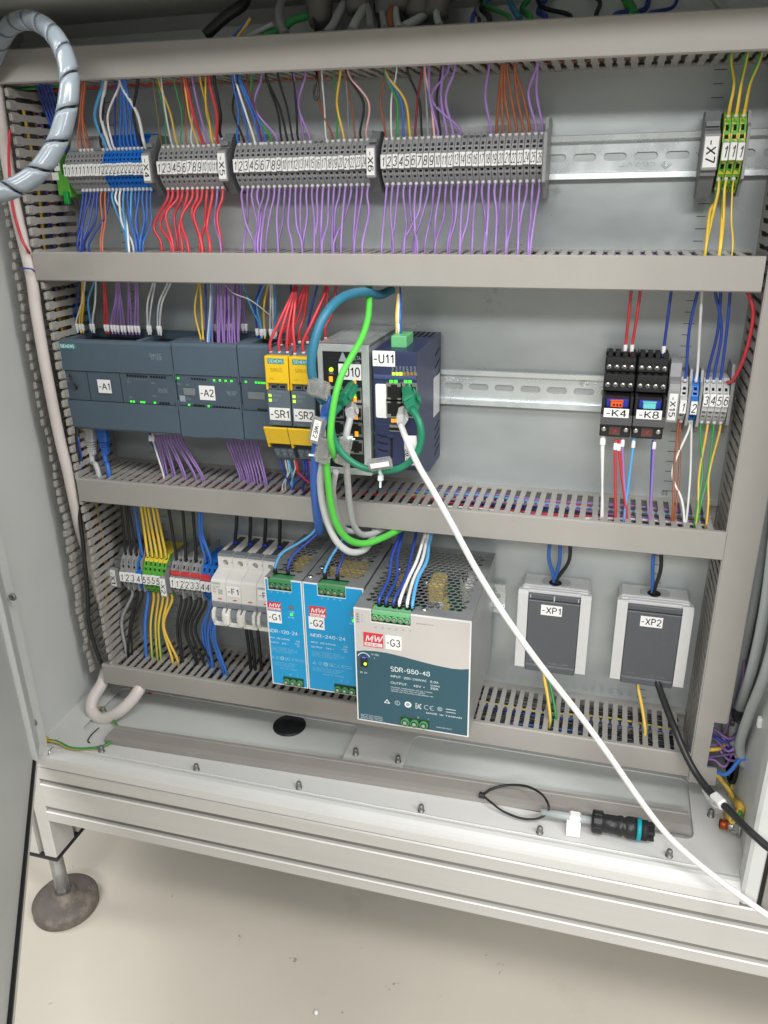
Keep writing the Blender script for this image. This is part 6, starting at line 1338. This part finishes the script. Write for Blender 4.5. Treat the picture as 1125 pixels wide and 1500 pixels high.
pg = cable('patch green', [P(*p) for p in ((497, 596, 142), (487, 610, 152), (487, 635, 156), (500, 662, 156), (525, 682, 155), (555, 689, 154), (585, 686, 153), (608, 668, 152), (617, 642, 152), (614, 618, 150), (604, 600, 144))], 'dark green patch cable looping from the switch to the gateway', 2.9)
p0 = qu(520, 640); rj45(pg, (p0[0]-2, p0[1], 112), V(P(497, 596, 142))-V((p0[0]-2, p0[1], 112)), (.8, .3, .2), WC['patch green'])
p0 = qg(408, 720); rj45(pg, (p0[0], p0[1], 112), V(P(604, 600, 144))-V((p0[0], p0[1], 112)), (.8, .35, .2), WC['patch green'], k=1.1)
wc = cable('white', [P(*p) for p in ((587, 622, 134), (598, 650, 150), (614, 684, 160), (634, 718, 166), (662, 768, 172), (700, 838, 176), (740, 902, 178), (790, 972, 178), (845, 1042, 178), (892, 1106, 177), (935, 1168, 175), (975, 1220, 174), (1015, 1258, 176), (1060, 1294, 184), (1125, 1341, 200), (1180, 1376, 215))], 'long white network cable running from the gateway down to the lower right corner', 2.7, n=10)
p0 = qg(330, 880); rj45(wc, (p0[0]+2, p0[1]-1, 112), V(P(587, 622, 134))-V((p0[0]+2, p0[1]-1, 112)), (.8, .3, .2), WC['white'], k=.72)
m_ = V(P(602, 660, 148)); u = V((.05, -1, 0))
fm = frame_at(m_, u, (0, 0, 1)); b = B(fm); b.box(-13, 13, -5.4, 5.4, -.3, .3); tg = b.obj('cable_tag', [white_p], wc); b = B(fm); b.text('-WE', (3, -2.2, .3), 4.6, (-1, 0, 0), (0, -1, 0)); b.obj('lettering', [ink], tg)
gc = 'grey network cables at the switch'
g1 = cable('light grey', [P(*p) for p in ((513, 612, 140), (507, 640, 146), (507, 668, 140), (509, 702, 128), (512, 738, 116), (517, 766, 106), (528, 782, 96), (545, 782, 82), (562, 774, 66), (572, 768, 54))], 'grey network cable dropping from the middle of the switch into the duct below', 3.1, group=gc)
p0 = qu(500, 800); rj45(g1, (p0[0], p0[1]-2, 112), V(P(513, 612, 140))-V((p0[0], p0[1]-2, 112)), (.8, .3, .2), WC['light grey'])
g2_ = cable('light grey', [P(*p) for p in ((470, 668, 140), (469, 700, 138), (472, 735, 134), (481, 768, 130), (494, 794, 126), (512, 808, 118), (530, 807, 106), (540, 798, 92), (548, 782, 74), (550, 770, 60))], 'grey network cable hanging lowest in a loop below the third duct', 3.3, group=gc)
g3_ = cable('light grey', [P(*p) for p in ((492, 690, 118), (488, 720, 112), (494, 752, 104), (504, 774, 94), (520, 778, 74), (528, 768, 56))], 'short grey network cable behind the bright green one', 2.8, group=gc)
bc = cable('ethernet blue', [P(*p) for p in ((476, 610, 136), (466, 640, 144), (462, 672, 142), (461, 704, 136), (463, 738, 124), (466, 766, 108), (468, 778, 92), (466, 774, 70), (464, 766, 56))], 'blue network cable running down left of the bright green cables', 4.2)
p0 = qu(300, 800); rj45(bc, (p0[0], p0[1]+2, 112), V(P(476, 610, 136))-V((p0[0], p0[1]+2, 112)), (.8, .3, .2), WC['ethernet blue'])
def sleeve(parent, pa, pb, w, st=None, tagw=6, up=(0, 0, 1)):
    pa, pb = V(pa), V(pb); M = frame_at((pa+pb)/2, pb-pa, up); L = (pb-pa).length
    b = B(M); b.box(-L/2, L/2, -w/2, w/2, 2.9, 4.4, c=.5); b.box(-L/2+1, L/2-1, -w/2-2, w/2+2, 1.4, 2.2, c=.3); b.box(-L/2+2, -L/2+6, -w/2+1, w/2-1, -4, 3, c=.6); b.box(L/2-6, L/2-2, -w/2+1, w/2-1, -4, 3, c=.6); s_ = b.obj('label_sleeve', [clear], parent)
    if st is not None:
        b = B(M); b.box(-L*.38, L*.38, -tagw/2, tagw/2, 4.7, 5.1); tg = b.obj('paper_tag', [white_p], s_)
    if st:
        b = B(M); b.text(st, (0, -1.6, 5.1), 3.6, (-1, 0, 0), (0, -1, 0), w=L*.55, bold=.02) if False else b.text(st, (0, -1.7, 5.1), 3.4, (1, 0, 0), (0, 1, 0), w=L*.55, bold=.02)
        b.v = b.v; o_ = b.obj('lettering', [ink], s_)
def zip_tie(parent, at, ax, r, tail):
    at, ax = V(at), V(ax).normalized(); b = B(); b.lathe(at-ax*1.3, ax, [(r, 0), (r+.9, .2), (r+.9, 2.4), (r, 2.6)], 20); tl = V(tail).normalized()
    b2 = B(frame_at(at+tl*(r+2), tl, ax)); b2.box(-2, 3, -2.6, 2.6, -2, 2, c=.5); b2.box(3, 9, -1.4, 1.4, -.6, .6)
    b.v += b2.v; n = len(b.v)-len(b2.v); b.f += [tuple(i+n for i in f) for f in b2.f]; b.m += b2.m; b.s += b2.s
    b.obj('cable_tie', [prnt_w], parent)
sleeve(bc, P(470, 610, 152), P(462, 648, 154), 9, '-WE2', 6.4)
sleeve(gr2, P(478, 640, 154), P(472, 676, 152), 11)
sleeve(tc_, P(454, 564, 150), P(484, 574, 154), 12)
sleeve(g1, P(508, 640, 152), P(500, 678, 150), 9)
sleeve(pg, P(541, 681, 160), P(576, 676, 160), 7, '', 4)
zip_tie(pg, P(558, 690, 154), (1, .1, 0), 3.4, (0, -1, .2)); zip_tie(tc_, P(465, 574, 144), (.4, -.8, .1), 5.2, (.7, .5, .5)); zip_tie(gr2, P(478, 668, 150), (0, 1, 0), 4.2, (-1, .1, .3)); zip_tie(g1, P(507, 642, 146), (0, 1, 0), 3.6, (.7, .2, .7))
# plugs under the left controller
for c, X, T, lab in (('light grey', 232, 285, 'pale grey network cable plugged into the underside of -A1'), ('ethernet blue', 297, 335, 'blue network cable plugged into the underside of -A1')):
    p = V(P(60+X/3.309, 400+750/3.309, 46)); e = P(60+T/3.309, 400+1000/3.309, 62)
    k = cable(c, [p-V((0, 26, -2)), p-V((-1, 38, -5)), V(P(60+(X*.35+T*.65)/3.309, 400+930/3.309, 58)), (e[0], 332, 62), (e[0], 318, 62)], lab, 2.9)
    M = frame_at(p, (0.06, -1, .1), (0, 0, 1)); b = B(M); b.box(-6, 12, -6, 6, -4.6, 4.6, c=1); pl = b.obj('plug', [WC[c]], k)
    b = B(M); b.box(10, 16, -5.4, 5.4, -4.4, 4.4, c=1.2)
    for i in range(5): b.box(16.6+i*2.6, 18.4+i*2.6, -4.8+i*.35, 4.8-i*.35, -4.2+i*.25, 4.2-i*.25, c=.5)
    b.prism([(16, -3), (16, 3), (30, 2.6), (30, -2.6)], -2.6, 2.6, 'd'); b.obj('boot', [WC[c]], pl)
# left: thick white conduit and its lower loop, thin red and black runs
pipe = mat('white_conduit', (214, 205, 200), .42, var=.03, scale=30)
def hose(mt, pts, lab, r, n=8, cat='conduit', name='conduit', group=None, sides=18):
    b = B(); path = spline(pts, n); b.tube(path, r, sides); return b.obj(name, [mt], None, lab, cat, group, org=path[0])
hose(pipe, [P(*p) for p in ((-12, 60, 70), (2, 180, 74), (22, 300, 76), (45, 400, 78), (52, 450, 79), (61, 505, 80), (71, 560, 80), (87, 640, 80), (99, 690, 79), (109, 738, 74), (118, 778, 64), (134, 830, 48), (150, 890, 34), (165, 950, 28))], 'thick white conduit running down in front of the open left duct', 5.7)
hose(pipe, [P(158, 975, 60), P(150, 1000, 74), P(136, 1024, 90), P(135, 1042, 99), P(150, 1053, 103), P(174, 1043, 98), P(194, 1024, 86), P(205, 1008, 76), P(214, 990, 60)], 'white conduit loop hanging below the lowest duct at the left', 7.2)
wire('red', [P(14, 190, 84), P(13, 240, 86), P(18, 300, 86), P(30, 345, 86), P(40, 366, 85), P(48, 378, 60)], 'red wire lying over the white conduit at upper left', 'red wires at the left', r=1.7)
wire('dark blue', [P(30, 393, 80), P(38, 393, 87), P(48, 395, 84), P(56, 405, 60)], 'short dark blue wire crossing the white conduit', 'short wires over the conduit', r=.9)
hose(WC['black'], [P(*p) for p in ((104, 520, 60), (112, 600, 66), (116, 740, 72), (122, 800, 74), (128, 870, 74), (130, 910, 74), (140, 950, 76), (150, 975, 72), (156, 990, 50))], 'black cable running down between the comb rows of the left duct', 2.4, cat='cable', name='cable')
for i, (c, pts) in enumerate((('black', ((100, 540, 60), (104, 555, 72), (112, 568, 70), (118, 580, 50))), ('dark blue', ((112, 620, 60), (116, 650, 70), (122, 690, 60))), ('brown', ((90, 500, 50), (100, 520, 66), (108, 540, 50))))): wire(c, [P(*p) for p in pts], '%s wire bulging out of the open left duct' % c, 'wires bulging out of the left duct', r=1.4)
# spiral wrap tube at the upper left
def spiral(pts, r, pitch, lab):
    path = spline(pts, 12); S_ = [0]
    for i in range(1, len(path)): S_.append(S_[-1]+(path[i]-path[i-1]).length)
    T_ = S_[-1]
    ups = []; up = V((0, 0, 1))
    for i in range(len(path)):
        t = (path[min(i+1, len(path)-1)]-path[max(i-1, 0)]).normalized(); up = (up-t*up.dot(t)).normalized(); ups.append((t, up.copy()))
    def at(s, a, q):
        s = max(0, min(T_-1e-3, s)); i = 0
        lo, hi = 0, len(S_)-1
        while hi-lo > 1:
            m2 = (lo+hi)//2
            if S_[m2] <= s: lo = m2
            else: hi = m2
        f = (s-S_[lo])/(S_[hi]-S_[lo]); p = path[lo].lerp(path[hi], f); t = ups[lo][0].lerp(ups[hi][0], f).normalized(); u = ups[lo][1].lerp(ups[hi][1], f); u = (u-t*u.dot(t)).normalized(); w = t.cross(u)
        return p+(u*math.cos(a)+w*math.sin(a))*q
    b = B(); N_ = 20; turns = T_/pitch; K = 7; steps = int(turns*N_); ws = [(-.455+.91*j/(K-1))*pitch for j in range(K)]
    for q in (r, r-1.3):
        base = len(b.v)
        for k in range(steps+1):
            th = 2*math.pi*k/N_; s = pitch*k/N_
            for j, w_ in enumerate(ws): b.v.append(at(s+w_, th, q-(.15 if j in (0, K-1) else 0)))
        for k in range(steps):
            for j in range(K-1): b.f.append((base+k*K+j, base+(k+1)*K+j, base+(k+1)*K+j+1, base+k*K+j+1)); b.m.append(0); b.s.append(True)
    n2 = (steps+1)*K
    for k in range(steps):
        for j in (0, K-1): b.f.append((k*K+j, (k+1)*K+j, n2+(k+1)*K+j, n2+k*K+j)); b.m.append(0); b.s.append(False)
    o = b.obj('spiral_tube', [spiralm], None, lab, 'spiral tube', org=path[0])
    b = B(); b.tube([p+ups[i][1]*1.5 for i, p in enumerate(path)], r*.55, 10); b.obj('inner_cable', [mat('inner_grey', (60, 66, 74), .5)], o)
    b = B(); b.tube([p-ups[i][1]*3.5 for i, p in enumerate(path)], r*.4, 8); b.obj('inner_cable', [WC['black']], o)
    return o
spiral([P(*p) for p in ((-60, 296, 250), (-20, 286, 236), (20, 275, 224), (55, 252, 212), (82, 212, 200), (97, 165, 190), (102, 118, 180), (94, 78, 168), (74, 46, 152), (46, 30, 134), (18, 36, 116), (0, 62, 100), (-14, 100, 90))], 7.4, 25, 'translucent spiral wrap tube arching over the upper left corner')
# above the topmost duct: cables and glands in the dark
qt = lambda X, Y, d: P(280+X/2.679, Y/2.679, d)
g = 'cables rising above the topmost duct'
for i, (c, pts, r, lab) in enumerate((('black', ((225, -40, 20), (205, 15, 40), (130, 70, 50), (55, 140, 56)), 6, 'thick black hose above the topmost duct'), ('blue', ((230, 70, 50), (200, 110, 55), (165, 145, 58)), 1.8, 'blue wire beside the black hose above the duct'), ('yellow', ((232, 72, 52), (205, 115, 57), (180, 147, 60)), 1.5, 'yellow wire beside the black hose above the duct'),
        ('cable grey', ((365, -30, 30), (345, 40, 45), (350, 100, 55), (372, 135, 60)), 4.5, 'grey cable bending down left of the glands'), ('light grey', ((320, 95, 60), (270, 120, 62), (220, 145, 64)), 2.5, 'pale cable lying along the duct edge'), ('green', ((470, 60, 35), (400, 80, 45), (360, 112, 52), (280, 140, 60)), 4, 'green cable bending along the duct edge'),
        ('cable grey', ((600, 15, 35), (580, 50, 45), (555, 100, 55), (530, 130, 60)), 4.4, 'grey cable between the first glands'), ('light grey', ((690, -10, 30), (672, 40, 42), (650, 80, 52), (630, 120, 60)), 4.8, 'pale grey cable below the middle gland'), ('cable grey', ((690, 20, 36), (700, 60, 46), (705, 110, 58)), 4, 'short grey cable below the middle gland'),
        ('orange', ((790, 20, 40), (780, 60, 50), (785, 112, 58)), 3, 'orange core between two grey cables'), ('light grey', ((805, 0, 34), (802, 60, 46), (815, 112, 58)), 4.2, 'pale grey cable right of the orange core'), ('cable grey', ((750, 40, 40), (755, 80, 50), (760, 112, 58)), 3.8, 'grey cable left of the orange core'), ('light grey', ((915, 60, 38), (880, 80, 48), (835, 105, 58)), 4.4, 'pale grey cable leaning left'), ('light grey', ((960, 30, 36), (965, 70, 50), (975, 100, 58)), 3.6, 'last pale grey cable of the gland row'),
        ('green', ((1700, -20, 20), (1720, 20, 30), (1740, 60, 40)), 5, 'dim green cable near the right end above the duct'), ('teal', ((1240, -20, 20), (1262, 30, 36), (1290, 75, 50)), 3, 'dim teal cable above the duct'), ('light grey', ((2040, -30, 30), (2075, 20, 40), (2100, 45, 52)), 4, 'pale cable at the far right above the duct'))):
    cable({'light grey': 'cable grey', 'cable grey': 'grey', 'orange': 'brown'}.get(c, c), [qt(*p) for p in pts], lab, r*.78, group=g, n=6)  # darker colours swapped in to imitate the shade above the duct
random.seed(77)
for i in range(14):
    X = random.uniform(300, 1400) if i < 10 else random.uniform(1400, 2150); X2 = X+random.uniform(-140, 140)
    cable(random.choice(['black', 'black', 'grey', 'dark blue', 'green', 'brown']), [qt(X, -60, 8), qt((X+X2)/2+random.uniform(-60, 60), random.uniform(0, 40), 22), qt(X2, 95-(X2-280)*.026, 48), (qt(X2, 120, 58)[0], 724, 58)], 'thin dark cable number %s, from the left, in the tangle above the duct' % NW[i+1], random.uniform(1.2, 2.4), group=g, n=6, sides=8)
for i, (X, Y) in enumerate(((505, 55), (655, 5), (770, 25), (815, -5), (895, 25), (965, 20))):
    p = V(qt(X, Y, 34)); b = B(); ax = V((-.15+.05*i, 1, -.3)).normalized()
    b.lathe(p-ax*10, ax, [(5, 0), (9, 1), (10.5, 5), (10.5, 13), (11.5, 14), (11.5, 22), (8, 24)], 12); gl = b.obj('cable_gland', [mat('gland_grey', (104, 104, 101), .5)], None, '%s grey cable gland above the topmost duct' % ('first', 'second', 'third', 'fourth', 'fifth', 'sixth')[i], 'cable gland', 'grey cable glands', org=p)
# right: three grey cables on the side wall, tie, tangle at the notch, earth wires and bolt
rg = 'grey cables on the right side wall'
for i, (pts, lab) in enumerate((([(1140, 560, 676), (1128, 700, 678), (1112, 830, 680), (1092, 940, 681), (1070, 1030, 682), (1066, 1075, 683), (1085, 1110, 690)], 'left'), ([(1150, 620, 680), (1136, 760, 681), (1122, 880, 682), (1104, 970, 683), (1084, 1035, 683), (1074, 1080, 684), (1088, 1115, 692)], 'middle'), ([(1160, 700, 684), (1150, 820, 684), (1138, 920, 684), (1120, 990, 684), (1098, 1045, 684), (1084, 1090, 685), (1090, 1120, 693)], 'right'))):
    cable('cable grey', [PX(a, e, x) for a, e, x in pts], '%s of three grey cables running down the right side wall' % lab, 4.6, group=rg)
c = V(PX(1082, 1050, 681)); b = B(); b.lathe(c-V((0, 1.6, 0)), (0.1, 1, -.1), [(12, 0), (13, .3), (13, 3.2), (12, 3.5)], 24); b.v = [V((v.x*.5+c.x*.5, v.y, v.z)) for v in b.v]; b.box(c.x-9, c.x-5, c.y-3, c.y+3, c.z+9, c.z+14, c=1); b.obj('cable_tie', [black], None, 'black cable tie holding the three grey cables at the right', 'cable tie', org=c)
c = V(PX(1113, 1058, 690)); b = B(); b.box(c.x-2, c.x+2, c.y-5, c.y+5, c.z-3, c.z+3, c=.8); b.obj('tie_mount', [white_p], None, 'small white cable tie mount on the right side wall', 'tie mount', org=c)
c = V(PX(1092, 932, 690)); b = B(); b.box(c.x-2, c.x+2, c.y-4, c.y+4, c.z-3, c.z+3, c=.8); b.obj('tie_mount', [white_p], None, 'white cable clip beside the right duct', 'tie mount', org=c)
random.seed(8)
for i, c in enumerate(['purple', 'purple', 'dark blue', 'purple', 'yellow', 'purple', 'dark blue', 'blue', 'purple', 'purple']):
    a = V(P(1048+random.uniform(-4, 6), 1068+i*5, 52)); e = V(PX(1082+random.uniform(-6, 8), 1085+random.uniform(-20, 35), 690))
    if c == 'yellow': a = V(P(1044, 1098, 60)); e = V(PX(1072, 1066, 686))
    if c == 'blue': a = V(P(1036, 1122, 66)); e = V(PX(1085, 1112, 688))
    m_ = (a+e)/2+V((random.uniform(-2, 2), random.uniform(-9, 9), random.uniform(0, 12)))
    wire(c, [a-V((8, 4, 4)), a, m_, e, e+V((8, 0, 0))], '%s wire %s passing from the duct notch to the round hole' % (c, NW[i+1]), 'wires at the duct notch', r=2.4 if c in ('blue', 'yellow') else 1.6)
wire('purple', [PX(1092, 940, 684), PX(1088, 990, 682), PX(1078, 1030, 680), PX(1062, 1070, 676), P(1050, 1100, 50)], 'long purple wire coming down the right side wall to the notch', 'wires at the duct notch', r=1.4)
pe = V((pr[0]+2, 55, pr[2]))
ew = wire('yellow-green', [P(1044, 1128, 60), P(1056, 1142, 62), P(1070, 1160, 70), P(1079, 1178, 78), pe+V((0, 14, 2)), pe+V((0, 2, 1))], 'thick yellow and green earth wire ending at the bolt in the right corner', 'earth wires at the bolts', r=2.8)
b = B(); b.tube([V(P(1079, 1172, 76)), pe+V((0, 18, 2)), pe+V((0, 5, 1))], 4.0, 10, rr=[.9, 1, .8]); b.obj('lug_sleeve', [WC['yellow']], ew)
ew = wire('yellow-green', [P(1068, 1130, 40), P(1072, 1150, 50), P(1066, 1178, 66), pe+V((-4, 10, 4)), pe+V((-5, 0, 2))], 'thinner yellow earth wire behind the thick one at the right corner', 'earth wires at the bolts', r=1.9)
b = B(); b.tube([V(P(1062, 1192, 80)), pe+V((-5, 3, 3))], 3.2, 10); b.obj('lug_sleeve', [WC['yellow']], ew)
lb_ = P(64, 1084, 165)
ew = wire('yellow-green', [P(50, 1096, 164), P(62, 1086, 160), PZ(82, 1086, 44), PZ(105, 1096, 41), PZ(135, 1096, 41), PZ(158, 1090, 41), PZ(170, 1078, 42), PZ(172, 1064, 40), PZ(158, 1046, 40), PZ(147, 1036, 42)], 'yellow and green earth wire from the left bolt across the cabinet floor', 'earth wires at the bolts', r=2.0)
b = B(); b.tube([V(P(54, 1096, 164)), V(P(62, 1086, 161)), V(P(70, 1082, 158))], 3.8, 10, rr=[.7, 1, .95]); b.obj('lug_sleeve', [WC['yellow']], ew)
wire('black', [PZ(145, 1066, 39.5), PZ(135, 1075, 39.5), PZ(129, 1084, 39.5), PZ(131, 1088, 39.5)], 'short black wire lying on the cabinet floor at the left', 'loose bits on the floor', r=.9)
b = B(); b.box(-3, 3, 0, .8, -1.5, 1.5, c=.2); p = PZ(219, 1016, 38.2); b.v = [v+V(p) for v in b.v]; b.obj('plastic_scrap', [mat('magenta', (210, 30, 90), .5)], None, 'tiny magenta scrap on the cabinet floor', 'scrap', org=p)
# black cable from the right socket box, with a white flag
kc = cable('black', [P(960, 985, 34), P(965, 1005, 42), P(979, 1044, 66), P(992, 1076, 84), P(1006, 1108, 95), P(1021, 1135, 106), P(1042, 1162, 124), P(1068, 1187, 150), P(1090, 1210, 182), P(1110, 1228, 196), P(1128, 1243, 205), P(1165, 1264, 220)], 'black cable from the right socket box leading out at the right', 3.4, n=8)
u = V(P(1068, 1187, 150))-V(P(1042, 1162, 124)); fm = frame_at(P(1053, 1173, 135), u, (0, 0, 1))
b = B(fm); b.box(-8, 8, -4.4, 4.6, -4.2, 4.2, c=1.4); b.prism([(-8, -4), (6, -4), (-12, -14), (-22, -12), (-25, -1)], 3.0, 3.4, 'd'); b.prism([(-4, -16), (10, -16), (-14, -28)], 3.0, 3.5, 'd') if False else None
fl = b.obj('wire_flag', [white_p], kc)
b = B(fm); b.text('KTL', (2, 0, 4.2), 2.8, (0, 1, 0), (-1, 0, 0), w=6); b.text('KTL SUP', (-11, -9, 3.4), 2.6, (1, .25, 0), (-.25, 1, 0), w=13); b.obj('lettering', [ink], fl)
# loose duct cover lying on the cabinet floor
a_, c_ = V(PZ(170, 1062, 45)), V(PZ(1008, 1188, 45)); u = (c_-a_); u.y = 0; L_ = u.length; u.normalize()
n_ = V((-u.z, 0, u.x)); n_ = n_ if n_.z > 0 else -n_
M = Matrix(((u.x, 0, n_.x, a_.x), (0, 1, 0, 0), (u.z, 0, n_.z, a_.z), (0, 0, 0, 1)))
b = B(M); b.prism([(45, 0), (45.2, 4), (44.4, 5.2), (45.2, 6.4), (45.2, 20), (44.2, 25.4), (38.6, 25.6), (38.6, 24.4), (43.4, 24), (44, 19.6), (44, 1.2), (38.6, 1.2), (38.6, 0)], 0, L_, 'x'); b.obj('duct_cover', [mat('duct_cover_plastic', (148, 144, 138), .4, var=.04, scale=25)], None, 'loose warm grey duct cover lying on the cabinet floor', 'duct cover', org=a_)
# loose connector with grey lead and white flag
a_, c_ = V(PZ(866, 1202, 50)), V(PZ(958, 1219, 49)); u = (c_-a_).normalized(); L_ = (c_-a_).length
t = thing('cable_connector', (a_.x, 38, a_.z), 'black round cable connector with a turquoise ring lying on the cabinet floor', 'connector')
b = B(); b.lathe(a_, u, [(5, 0), (10.4, 1), (10.4, L_*.18), (8.6, L_*.2), (8.8, L_*.42), (9.6, L_*.44), (9.6, L_*.5), (8, L_*.52), (9.8, L_*.56), (10.4, L_*.60), (10.4, L_*.72)], 22)
for i in range(8):
    an = 2*math.pi*i/8; M = frame_at(a_, u, (math.cos(an)*.1, math.cos(an), math.sin(an))); bb = B(M); bb.box(2, L_*.17, -2.6, 2.6, 9.4, 10.9, c=.3); n0 = len(b.v); b.v += bb.v; b.f += [tuple(k+n0 for k in f) for f in bb.f]; b.m += bb.m; b.s += bb.s
b.obj('connector_body', [black], t)
b = B(); b.lathe(a_+u*L_*.72, u, [(9.4, 0), (10.8, .2), (10.8, L_*.07), (9.4, L_*.072)], 24); b.obj('ring', [mat('turquoise_ring', (0, 150, 160), .4)], t)
b = B(); b.lathe(a_+u*L_*.79, u, [(8.6, 0), (9.6, .5), (9.6, L_*.1), (7.4, L_*.11), (7.4, L_*.2), (5, L_*.21), (5, L_*.1)], 20)
for i in range(6):
    an = 2*math.pi*i/6; M = frame_at(a_+u*L_*.88, u, (math.cos(an)*.1, math.cos(an), math.sin(an))); bb = B(M); bb.box(0, L_*.12, -1.8, 1.8, 6.6, 8.8, c=.4); n0 = len(b.v); b.v += bb.v; b.f += [tuple(k+n0 for k in f) for f in bb.f]; b.m += bb.m; b.s += bb.s
b.obj('coupling_nose', [blackm], t)
b = B(); s0 = a_-u*48+V((0, -1, 0)); b.tube([s0, a_-u*20, a_+u*2], 4.0, 14); b.obj('grey_lead', [WC['cable grey']], t)
fm = frame_at(a_-u*15, u, (0, 1, 0)); b = B(fm); b.box(-6, 5, -5, 5, -4.4, 4.5, c=1.5); b.obj('white_sleeve', [white_p], t)
p = PZ(840, 1206, 40); b = B(); c0, c1, c2, c3 = V(PZ(831, 1192, 53)), V(PZ(852, 1193, 52)), V(PZ(849, 1227, 39)), V(PZ(829, 1224, 39)); n0 = b.vv([c0, c1, c2, c3]+[v+V((0, .5, .2)) for v in (c0, c1, c2, c3)]); b.ff([(0, 1, 2, 3), (4, 5, 6, 7), (0, 1, 5, 4), (1, 2, 6, 5), (2, 3, 7, 6), (3, 0, 4, 7)], n0); b.obj('white_flag', [white_p], t)
# black cable tie lying in a loop
lp = [PZ(706, 1165, 47), PZ(722, 1155, 48), PZ(745, 1150, 52), PZ(772, 1152, 56), PZ(793, 1163, 58), PZ(803, 1178, 57), PZ(802, 1190, 52), PZ(788, 1199, 46), PZ(765, 1199, 43), PZ(738, 1189, 43), PZ(720, 1176, 46), PZ(708, 1166, 47)]
b = B(); b.tube(spline(lp, 6), 1.25, 6); c = V(lp[0]); b.box(c.x-3, c.x+3, c.y-2.5, c.y+2.5, c.z-2.4, c.z+2.4, c=.5); b.obj('cable_tie', [black], None, 'loose black cable tie closed into an oval on the cabinet floor', 'cable tie', org=c)
# a speck of litter on the hall floor
p = PZ(463, 1484, -224); b = B(); b.cyl(p, (0, 1, 0), 3, 2.6, 7, r2=1.6); b.obj('paper_scrap', [white_p], None, 'small white scrap lying on the hall floor', 'scrap', org=p)
